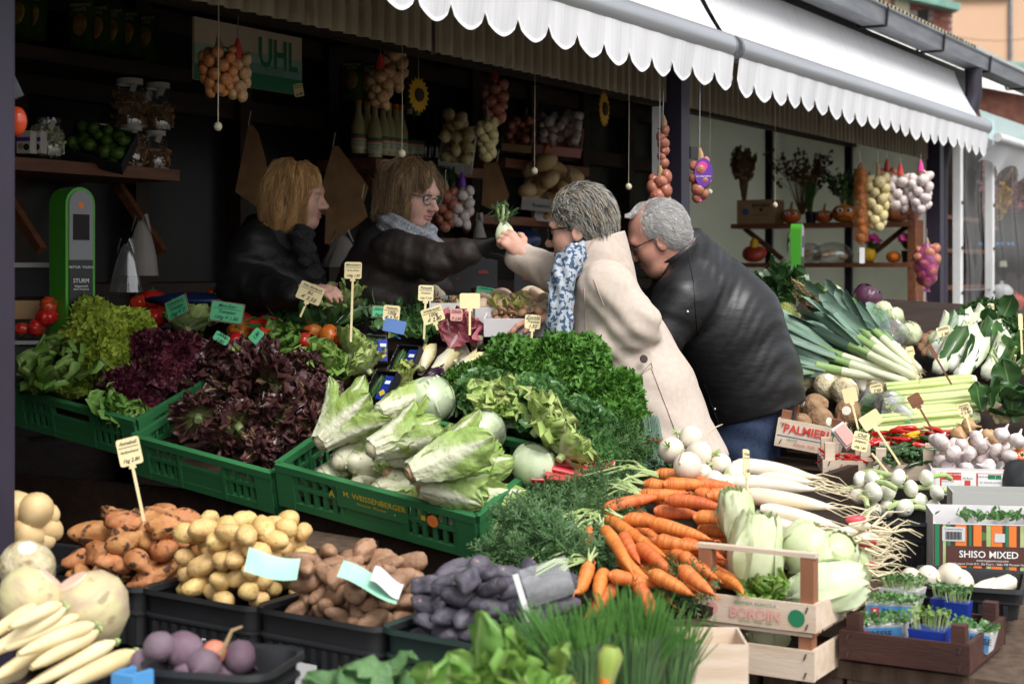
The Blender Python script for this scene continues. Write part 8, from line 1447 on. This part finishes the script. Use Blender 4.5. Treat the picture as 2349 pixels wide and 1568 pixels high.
def bottle(x, y, k, w, lb, grp, body, cap, s_=1.0, label=True):
 t = thing('bottle', lb, 'bottle', W_(x, y, w), (0, 0, k), grp, s_); b = B(); b.lathe(BOT, 18); b.build('glass', body, t); b = B(); b.lathe([(.0165, .243), (.0165, .272), (0, .272)], 14); b.build('cap', cap, t)
 if label:
  b = B(); b.lathe([(.0368, .02), (.0368, .085)], 18); l_ = b.build('label', 'bottle_label', t); b = B(); b.lathe([(.0372, .083), (.0372, .096)], 18); b.build('green_band', 'green_print', l_); b = B(); b.lathe([(.0374, .074), (.0374, .083)], 18); b.build('red_band', 'red_print', l_); tb = text_b('Reichenauer', .013); tb.xf(T(0, -.0385, .06)); tb2 = text_b('Salatsoße', .013); tb2.xf(T(0, -.0385, .043)); tb.merge(tb2);
  o = tb.build('lettering', 'green_print', l_, (0, 0, 0), (0, 0, -k), smooth=False)
for k, x in enumerate((822, 842, 860, 878, 892, 908, 920)): bottle(x, 352 + k * 1.6 + (6 if k == 2 else 0), k * .01, 1.62 + (0 if k == 2 else .06), 'pale salad dressing bottle with orange cap on the brown shelf', 'salad dressing bottles', 'dressing', 'cap_orange', .95)
for k, (x, s_) in enumerate(((940, .9), (958, .88), (975, .92), (992, .95), (1010, .85))): bottle(x, 362, .3 * k, 1.72, 'dark oil bottle right of the dressing bottles', 'dark bottles', 'bottle_dark', 'lid_white' if k < 2 else 'bottle_dark', s_, k < 2)
def tilted(label, x, y, w, L_, D, H, rx, kind, n, r, lb, grp, mt='card_white', rz=-60, seed=1, cat='onion', txt=None):
 t = card_box(label, L_, D, H, W_(x, y, w), (R(rx), R(6), ANG + R(rz)), mt); Mx = Matrix.Translation(t.location) @ t.rotation_euler.to_matrix().to_4x4(); q = np.random.default_rng(seed)
 for k, (a, c, z, rr) in enumerate(heap(n, rect(.025, L_ - .025, .025, D - .02), r, seed=seed)): o = link(cat.replace(' ', '_'), MV[kind][k % len(MV[kind])], None, Mx @ Vector((a, c, z)), (q.uniform(0, 6), q.uniform(0, 6), 0), rr); tag(o, lb, cat, grp)
 if txt: print_on(t, [('t', txt, L_ / 2, H * .5, H * .45, 'green_print', .01)], -.001)
tilted('open white carton of golden onions tilted on the shelf', 1005, 395, 1.6, .17, .24, .09, 58, 'onion_white', 26, .034, 'golden onion in the tilted white carton', 'onions in the carton', txt=None); tilted('pale carton tilted beside the onion string with dried flowers', 1150, 345, 1.6, .16, .18, .06, 55, 'shallot', 14, .025, 'dark shallot in the pale tilted carton', 'shallots in the carton', 'card_brown', seed=2); tilted('tilted red printed box of white garlic on the shelf', 1225, 352, 1.58, .26, .2, .06, 40, 'garlic', 34, .03, 'white garlic bulb in the tilted shelf box', 'garlic in the shelf box', 'salmon_print', -62, 3, 'garlic'); tilted('white carton reading fuencampo with pale melons', 1195, 480, 1.58, .3, .2, .09, 45, 'potato_pale', 14, .045, 'pale melon in the white lettered carton', 'melons in the carton', 'card_white', -60, 4, 'melon', 'fuencampo'); tilted('lower white melon carton standing on the shelf below', 1225, 505, 1.56, .26, .18, .07, 4, 'potato_pale', 8, .04, 'melon in the lower white carton', 'melons in the lower carton', 'card_white', -60, 5, 'melon', 'fuencampo')
def pumpkin(label, p, r, face=None, rot=0., stem=True, k=0, sq=.8, mt='pumpkin'):
 t = thing('pumpkin', label, 'pumpkin', p, (0, 0, rot)); ph = np.linspace(.08, np.pi - .08, 12); b = B(); b.lathe([(r * math.sin(a) ** .8, r * sq - r * sq * math.cos(a)) for a in ph], 32, lobes=9, lamp=.045); b.build('shell', mt, t, smooth='all')
 if stem: b = B(); b.tube([(0, 0, r * sq * 1.9), (.004, 0, r * sq * 2.5), (.01, 0, r * sq * 3.0)], [r * .2, r * .13, r * .12], 8); b.build('stem', 'pumpkin_stem', t)
 if face:
  for s_ in (-1, 1):
   b = B(); b.ell((s_ * r * .36, -r * .93, r * sq * 1.35), (r * .26, r * .1, r * .17), 12, 8); e = b.build('painted_eye', 'white_print', t); b = B(); b.ell((s_ * r * .32, -r * 1.0, r * sq * 1.33), (r * .15, r * .07, r * .12), 10, 6); b.build('pupil', 'black_print', e)
  b = B(); pts = [(r * .55 * x, -r * (1.03 - .22 * x * x), r * sq * (.7 + face * .3 * x * x)) for x in np.linspace(-1, 1, 9)]; b.tube(pts, [r * .02] + [r * (.05 if face < 0 else .13)] * 7 + [r * .02], 6, flat=1); b.build('painted_mouth', 'red_print' if face > 0 else 'black_print', t)
 return t
o = pumpkin('small orange decorative gourd with a long bent neck on the shelf edge', W_(1250, 385, 1.5), .035, None, 0, False); b = B(); b.tube([(0, 0, .05), (0, 0, .09), (.01, 0, .12), (.03, 0, .13), (.04, 0, .11)], [.022, .014, .011, .009, .006], 10); b.build('neck', 'pumpkin', o, smooth='all'); pumpkin('small painted pumpkin behind the garlic box', W_(1205, 300, 1.75), .055, 1, .5)
loose_leaves('herb_bunch', 'dark hanging herb bunch below the bottles', 'herbs', 'dark_leaf', W_(1020, 375, 1.55), 26, .14, .03, (.02, .02, .02), 71, (R(180), 0, 0), (20, 80), .05, nu=6, nv=4)
def bag(label, pts, mt, Yd, name='paper_bag', cat='bag', th=.03, seed=0):
 c = np.mean(pts, 0); p0 = P(c[0], c[1], Yd); t = thing(name, label, cat, p0); q = np.random.default_rng(seed); s_ = Yd / FPX; po = [((x - c[0]) * s_, -(y - c[1]) * s_) for x, y in pts]
 for k in range(4): b = B(); b.prism([(x * (1 - .03 * k) + .004 * k, z * (1 - .02 * k)) for x, z in po], th / 5, rotm(R(90)), (0, .012 * k, -.004 * k)); b.build('sheet', mt, t, smooth=False)
 b = B(); tp = min(po, key=lambda a: -a[1]); b.tube([(tp[0], 0, tp[1]), (tp[0] + .01, 0, tp[1] + .06)], .002, 5); b.build('cord', 'string', t); return t
bag('brown paper bags hanging on a hook behind the black coated seller', [(570, 288), (582, 288), (600, 350), (622, 470), (600, 482), (540, 440)], 'kraft', 6.6); bag('large kraft paper bag with green print hanging between the sellers', [(764, 335), (776, 335), (843, 425), (832, 457), (733, 492), (727, 470)], 'kraft', 6.9, seed=2); bag('kraft paper bag hanging lower between the sellers', [(748, 480), (830, 455), (840, 490), (745, 560)], 'kraft', 6.7, seed=3); bag('brown paper bag stack hanging right of the garlic', [(1110, 375), (1140, 372), (1165, 440), (1150, 490), (1105, 470)], 'kraft', 7.6, seed=4)
def sack(label, x, y0, y1, wpx, Yd, mt, seed, name='plastic_bag', lump=.12):
 t = thing(name, label, 'plastic bag', P(x, y0, Yd)); h = (y1 - y0) / FPX * Yd; w_ = wpx / FPX * Yd / 2; q = np.random.default_rng(seed); th = np.linspace(0, 6.28, 28, endpoint=False); g = np.array([[((.15 + .85 * f ** .7) * w_ * (1 + lump * math.sin(5 * a + seed + 3 * f) + lump * .6 * math.sin(9 * a + 2 * f)) * math.cos(a), (.15 + .85 * f ** .7) * w_ * .5 * math.sin(a), -h * f) for a in th] for f in np.linspace(0, 1, 12)]); b = B(); b.grid(g, cv=True); b.build('sheet', mt, t, smooth='all')
 for s_ in (-1, 1): b = B(); b.tube([(0, 0, -.01), (s_ * w_ * .3, -.01, .02), (s_ * w_ * .55, -.01, -h * .2)], [.006, .012, .004], 6, flat=.4); b.build('handle', mt, t)
 return t
sack('white carrier bags hanging below the left shelf', 325, 505, 632, 80, 5.7, 'bag_white', 1); sack('clear bag with reddish contents beside the white carrier bags', 290, 560, 670, 75, 5.6, 'clear_bag', 2); sack('pale plastic bag roll hanging between the sellers', 785, 540, 612, 95, 6.4, 'bag_white', 3); sack('small white bag hanging beside the garlic behind the glove', 1100, 500, 545, 28, 6.9, 'bag_white', 4); b = B(); b.ell((0, 0, 0), (.1, .07, .06), 16, 10, noise=.2); tag(b.build('blue_sack', 'sack_blue', None, P(1190, 560, 7.2), smooth='all'), 'dark blue plastic sack behind the reaching arm', 'plastic bag'); b = B(); b.ell((0, 0, 0), (.16, .06, .025), 18, 10, noise=.2, seed=3); tag(b.build('blue_sack', 'sack_blue', None, P(440, 688, 5.5), smooth='all'), 'dark blue plastic bag behind the ox heart tomatoes', 'plastic bag')
for k, (x, y, w_, h_, mt, s_) in enumerate(((975, 640, .09, .09, 'card_grey', ''), (1020, 650, .1, .1, 'black_plastic', '11'), (1080, 640, .1, .12, 'black_plastic', 'KEDL'), (760, 690, .09, .08, 'card_white', 'HO'), (1180, 655, .16, .12, 'black_plastic', 'FRESH HERBS'))): t = card_box(('grey carton behind the tall cream tags', 'small dark carton right of the grey one', 'taller dark carton behind the mushroom boxes', 'white carton between the two sellers', 'wide dark carton behind the reaching sleeve')[k], w_, .08, h_, P(x, y + 20, 5.95), (0, 0, 0), mt); (print_on(t, [('t', s_, w_ / 2, h_ * .5, .016, 'red_print')]) if s_ else None)
def scales(label, x, y0, y1, Yd, yaw, s_=1.0, dark=True):
 h = (y1 - y0) / FPX * Yd; t = thing('scale_column', label, 'scale', P(x, y1, Yd), (0, 0, yaw)); hw = .052 * s_; ar = [(hw * math.cos(a), h - hw + hw * math.sin(a)) for a in np.linspace(0, math.pi, 14)]; b = B(); b.prism([(hw, 0)] + ar + [(-hw, 0)], .085 * s_, rotm(R(90)), (0, .055 * s_, 0)); b.build('housing', 'scale_green', t, smooth=50)
 k = .8; ar2 = [(x_ * k, h - hw + (z - h + hw) * k) for x_, z in ar]; b = B(); b.prism([(hw * k, h * .52)] + ar2 + [(-hw * k, h * .52)], .003, rotm(R(90)), (0, -.031 * s_, 0)); b.build('upper_panel', 'scale_grey', t, smooth=False); b = B(); b.box((0, -.0325 * s_, h * .26), (hw * 2 * k, .003, h * .515)); lp = b.build('lower_panel', 'black_plastic', t); b = B(); b.box((0, -.0345 * s_, h * .735), (hw * 1.1, .002, h * .17)); b.build('screen', 'window_dark', t); b = B(); b.lathe([(0, 0), (hw * .2, 0), (hw * .2, .002), (0, .002)], 14, (0, -.033 * s_, h * .88), rotm(R(90))); b.build('emblem', 'orange_print', t)
 for (tx, z, sz) in (('METTLER  TOLEDO', .47, .01), ('STURM', .38, .018), ('Wägetechnik', .345, .009), ('86316 Friedberg', .325, .008)): tb = text_b(tx, sz * s_); tb.xf(T(0, -.0345 * s_, h * z)); tb.build('lettering', 'white_print', lp, smooth=False)
 return t
scales('tall green scale column with grey display at the left', 171, 430, 775, 5.12, R(50), 1.08); scales('green scale column in front of the pumpkin shelf', 1832, 513, 670, 7.6, R(66), .6)
t = thing('weighing_scale', 'dark scale body with steel pan beside the green column', 'scale', P(100, 790, 5.15), (0, 0, R(8))); b = B(); b.box((0, 0, -.05), (.26, .2, .1)); b.build('body', 'black_plastic', t); b = B(); b.box((-.02, 0, .012), (.3, .24, .012)); b.build('pan', 'steel_wire', t); b = B(); b.box((-.01, .1, .2), (.27, .03, .1), rotm(R(-20))); b.build('keyboard', 'black_plastic', t); b = B(); b.box((0, .1, .262), (.28, .02, .016)); b.build('keyboard_edge', 'card_grey', t)
t = thing('punnet', 'wooden punnet with tomatoes on the steel pan', 'punnet', P(75, 730, 5.2), (0, 0, R(5))); b = B()
for (c, d) in (((0, -.06, .03), (.2, .004, .06)), ((0, .06, .03), (.2, .004, .06)), ((-.1, 0, .03), (.004, .12, .06)), ((.1, 0, .03), (.004, .12, .06)), ((0, 0, .003), (.2, .12, .006))): b.box(c, d)
b.build('wall', 'card_brown', t)
for k, (x, y, r) in enumerate(((108, 725, .035), (112, 700, .03), (85, 750, .03), (50, 755, .025))): o = link('tomato', MV['tomato_ribbed'][k % 3], None, P(x, y, 5.08), (R(30), k, 0), r); tag(o, ('large red tomato beside the green scale column', 'orange red tomato above the large one by the scale', 'tomato low beside the steel pan', 'tomato at the left end of the steel pan')[k], 'tomato')
b = B(); b.box((0, 0, 0), (.1, .004, .09), rotm(R(-20), R(6))); tag(b.build('notepad', 'card_grey', None, P(80, 660, 5.3)), 'white notepad behind the scale pan', 'notepad')
t = thing('lamp_reflector', 'red and silver object at the left edge behind the post', 'lantern', P(38, 230, 3.7)); b = B(); b.ell((0, 0, -.05), (.025, .02, .035), 12, 8); b.build('red_body', 'tomato', t); b = B(); b.box((-.004, 0, .03), (.02, .012, .05), rotm(0, R(-25))); b.build('silver_clip', 'zinc', t)
def E_(w, z, u=3.85): return S(u, w, z)
t = thing('pumpkin_shelf', 'reddish brown two tier shelf with painted pumpkins at the end wall', 'shelf', S(3.85, 0, 0), (0, 0, ANG))
for z in (1.86, 1.6): b = B(); b.box((0, .74, z - .015), (.26, 1.22, .03)); b.build('board', 'shelf_wood', t)
b = B(); b.box((-.02, .13, 1.55), (.2, .05, .64)); b.build('end_upright', 'shelf_wood', t)
for w in (.35, 1.2): b = B(); b.box((.08, w, 1.73), (.03, .34, .03), rotm(R(38 if w > 1 else -38))); b.build('brace', 'shelf_wood', t)
def xe(x, u=3.8): a = (x - CX) / FPX; return (OR0[0] + DU[0] * u - a * (OR0[1] + DU[1] * u)) / (DU[1] + a * DU[0])
for (x, r, f, lb) in ((1814, .066, 1, 'painted orange pumpkin with laughing face, left of three'), (1890, .058, 1, 'painted orange pumpkin with open laugh, middle of three'), (1936, .08, -1, 'painted orange pumpkin with wry mouth, right of three')): pumpkin(lb, S(3.8, xe(x), 1.861), r, f, ANG - R(70), True, 0, .72)
pumpkin('large pale orange pumpkin behind the hanging garlic', S(3.85, xe(2050), 1.861), .115, None, 0, False, 0, .85, 'potato_earthy'); pumpkin('striped small squash on the lower pumpkin shelf', S(3.8, xe(1990), 1.601), .055, None, 0, True, 0, .9, 'sunflower'); pumpkin('small orange pumpkin on the lower shelf right of the primrose', S(3.8, xe(2050), 1.601), .045, None, 0, False)
t = card_box('brown carton reading BAYARD with a blue seal', .26, .2, .16, S(3.75, xe(1697), 1.861), (0, 0, NANG + R(2)), 'card_brown'); print_on(t, [('t', 'BAYARD', .17, .12, .032, 'black_print', .015), ('t', 'La Pomme de Terre', .15, .06, .016, 'black_print'), ('o', .06, .08, .024, 'blue_print'), ('o', .17, .092, .012, 'black_print')], -.0012)
def dry_bunch(label, x, zb, n, L_, sp, mt, seed, cat='dried flowers', u=3.85, tip=.02):
 t = thing(cat.replace(' ', '_').replace('-', '_'), label, cat, S(u, xe(x, u), zb)); q = np.random.default_rng(seed); b = B(); tp = []
 for k in range(n): a, r_ = q.uniform(0, 6.28), math.sqrt(q.uniform()); h = L_ * q.uniform(.7, 1.1); e = np.array((sp * r_ * math.cos(a), sp * r_ * math.sin(a), h)); b.tube([(.01 * math.cos(a), .01 * math.sin(a), 0), e * np.array((.4, .4, .6)), e], [.002, .0016, .001], 4, cap=False); tp += [e * f for f in q.uniform(.6, 1, 7)]
 b.build('stems', mt, t); b = B(); scatter(b, CR[:2], np.array(tp), q.normal(size=(len(tp), 3)), tip, q, tilt=1); tag(b.build('sprigs', mt, t, smooth='all'), kind='stuff'); return t
dry_bunch('tall straw coloured dried bunch above the brown carton', 1707, 2.0, 60, .36, .09, 'dry_stem', 1, tip=.025); dry_bunch('wide brown dried branches above the painted pumpkins', 1840, 1.92, 46, .4, .26, 'dried_brown', 2, tip=.022); chv = dry_bunch('green chive pot standing between the painted pumpkins', 1857, 1.9, 120, .26, .07, 'chive', 3, 'chives', tip=.002); dry_bunch('rosemary plant in a pot behind the painted pumpkins', 1945, 1.88, 60, .3, .16, 'dill', 4, 'rosemary', tip=.02)
for (x, lb) in ((1858, 'black pot of chives on the pumpkin shelf'), (1990, 'black pot of the pink primrose'), (2080, 'black pot of the second primrose behind the upright')): b = B(); b.lathe([(0, 0), (.032, 0), (.042, .075), (.036, .075)], 14); tag(b.build('flower_pot', 'black_plastic', None, S(3.82, xe(x), 1.861 if x < 1900 else 1.601)), lb, 'flower pot')
for k, x in enumerate((1996, 2080)):
 t = loose_leaves('primrose', ('pink primrose with green leaves on the lower shelf', 'second pink primrose half behind the upright')[k], 'primrose', 'dark_leaf', S(3.8, xe(x), 1.68), 12, .08, .06, (.01, .01, .01), 81 + k, (0, 0, 0), (10, 60), .12)
 for j in range(6): b = B(); b.lathe([(0, .004), (.01, .002), (.026, .008)], 15, (.04 * math.cos(j), .03 * math.sin(j) - .02, .06 + .012 * (j % 3)), rotm(R(50)), lobes=5, lamp=.18); b.build('flower', 'pink_print', t, smooth='all')
for (x, w_, lb) in ((1862, 60, 'clear bag of pale bread rolls behind the green scale'), (1912, 110, 'larger clear bag of bread rolls on the lower shelf')):
 t = thing('bread_bag', lb, 'plastic bag', S(3.78, xe(x), 1.66)); b = B(); b.ell((0, 0, 0), (w_ / 780., .07, .065), 18, 10, noise=.14, seed=x); b.build('film', 'clear_bag', t, smooth='all')
 for j in range(7): b = B(); b.ell((w_ / 900. * math.cos(j * 2.2) * .6, .03 * math.sin(j * 3), -.02 + .012 * (j % 3)), (.03, .025, .022), 10, 8); b.build('bread_roll', 'potato_pale', t)
b = B(); b.ell((0, 0, 0), (.09, .08, .055), 16, 10, noise=.1); t = tag(b.build('gift_parcel', 'net_red', None, S(3.75, xe(1735), 1.655), smooth='all'), 'shiny dark red parcel with gold bow behind the leather jacket', 'parcel'); b = B(); b.ell((0, -.03, .07), (.03, .02, .04), 10, 8); b.build('gold_bow', 'sunflower', t)
EY = 8.9
t = thing('onion_net', 'long orange net of onions hanging before the pumpkin shelf', 'onion', P(1975, 372, EY)); q = np.random.default_rng(3)
for k in range(9): link('bulb', MV['onion'][k % 3], t, (.012 * math.sin(k * 2), 0, -.06 - k * .046), (R(80 + 20 * k), k, 0), .028)
b = B(); b.lathe([(.004, .0), (.016, -.02), (.036, -.06), (.042, -.25), (.04, -.44), (.01, -.47)], 18, lobes=4, lamp=.08); b.build('net', 'net_orange', t, smooth='all'); b = B(); b.box((.002, -.02, -.53), (.03, .002, .09)); b.build('paper_label', 'paper', t); b = B(); b.tube([(0, 0, 0), (-.01, 0, .07)], .002, 5); b.build('hook', 'steel_wire', t)
bunch('string of pale green onions hanging beside the orange net', 2013, 372, 525, EY, 'onion_white', 24, .034, 21, .05, 'onion', .06); bunch('red net of shallots hanging behind the pale onions', 2035, 375, 455, EY + .1, 'shallot', 12, .035, 22, .04, 'onion', .06, 'net_red'); bunch('left white garlic bunch hanging beside the dark post', 2065, 385, 480, EY, 'garlic', 14, .034, 23, .05, 'garlic', .06, 'red_print'); bunch('right white garlic bunch hanging beside the dark post', 2112, 378, 485, EY - .05, 'garlic', 16, .034, 24, .05, 'garlic', .06, 'pink_print'); bunch('dark shallots hanging behind the two garlic bunches', 2090, 440, 498, EY + .05, 'shallot', 12, .035, 25, .05, 'onion', .12)
for (x, y0, y1, lb) in ((2126, 545, 650, 'pink net of shallots hanging on the dark post'), (2105, 690, 745, 'lower nets of shallots with purple labels by the shelf upright')):
 o = bunch(lb, x, y0, y1, 8.7, 'shallot', 16, .036, y0, .05, 'onion', .05); h = (y1 - y0) / FPX * 8.7; b = B(); b.lathe([(.01, -h * .1), (.05, -h * .3), (.068, -h * .6), (.05, -h * .95), (.012, -h * 1.08), (.02, -h * 1.18)], 18); b.build('net', 'purple_net', o, smooth='all'); b = B(); b.lathe([(0, 0), (.045, 0), (.045, .002), (0, .002)], 20, (.03, -.06 if y0 > 600 else .03, -h * .55), rotm(R(90)), sx=.8, sy=1.25); l_ = b.build('label', 'purple_print', o); b = B(); b.lathe([(0, 0), (.022, 0), (.022, .001), (0, .001)], 18, (.03, -.064 if y0 > 600 else .026, -h * .4), rotm(R(90))); b.build('emblem', 'pink_print', l_)
for k, (x, y, w_, h_, mt, nm, lb) in enumerate(((2298, 672, .12, .12, 'white_paint', 'china_tureen', 'white china pot with lid behind the clear sheet'), (2330, 690, .1, .12, 'tomato', 'red_pot', 'red pot behind the clear sheet at the right edge'), (2300, 605, .06, .05, 'bottle_label', 'small_box', 'small pale box on the neighbour shelf'), (2325, 420, .1, .13, 'kraft', 'wicker_lantern', 'wicker lantern hanging in the neighbour stall'), (2300, 460, .05, .12, 'sunflower', 'dried_bouquet', 'yellow dried bouquet hanging behind the clear sheet'), (2330, 455, .05, .12, 'radicchio_pink', 'dried_bouquet', 'pink dried bouquet hanging behind the clear sheet'), (2285, 350, .08, .1, 'lid_white', 'paper_lantern', 'white paper lantern under the neighbour roof'), (2285, 560, .14, .03, 'lightblue_plastic', 'trinket_row', 'row of pale blue trinkets on the neighbour shelf'), (2270, 430, .06, .3, 'radicchio_pink', 'hanging_cloth', 'reddish patterned cloth hanging behind the white post'))):
 t = thing(nm, lb, 'shop goods', W_(x, y, .5)); b = B()
 if nm in ('china_tureen', 'red_pot'): b.lathe(np.array([(0, -.5), (.3, -.5), (.48, -.2), (.5, .1), (.45, .2), (.3, .36), (.06, .42), (.1, .5), (0, .56)]) * w_ * 1.6, 20)
 elif nm == 'wicker_lantern':
  for a in np.linspace(0, 6.28, 14): b.tube([(.1 * w_ * math.cos(a), .1 * w_ * math.sin(a), h_), (.9 * w_ * math.cos(a), .9 * w_ * math.sin(a), .2 * h_), (.7 * w_ * math.cos(a), .7 * w_ * math.sin(a), -h_)], .004, 5)
 elif nm in ('dried_bouquet', 'hanging_cloth'): q = np.random.default_rng(k); scatter(b, CR, q.normal(size=(90, 3)) * np.array((w_ * .45, w_ * .4, h_ * .45)), q.normal(size=(90, 3)), .05, q, tilt=1)
 elif nm == 'trinket_row':
  for j in range(7): b.ell((j * .045 - .13, -.02 * (j % 2), 0), (.016, .016, .018), 8, 6)
 else: b.box((0, 0, 0), (w_, w_, h_), taper=.85)
 b.build('body', mt, t)
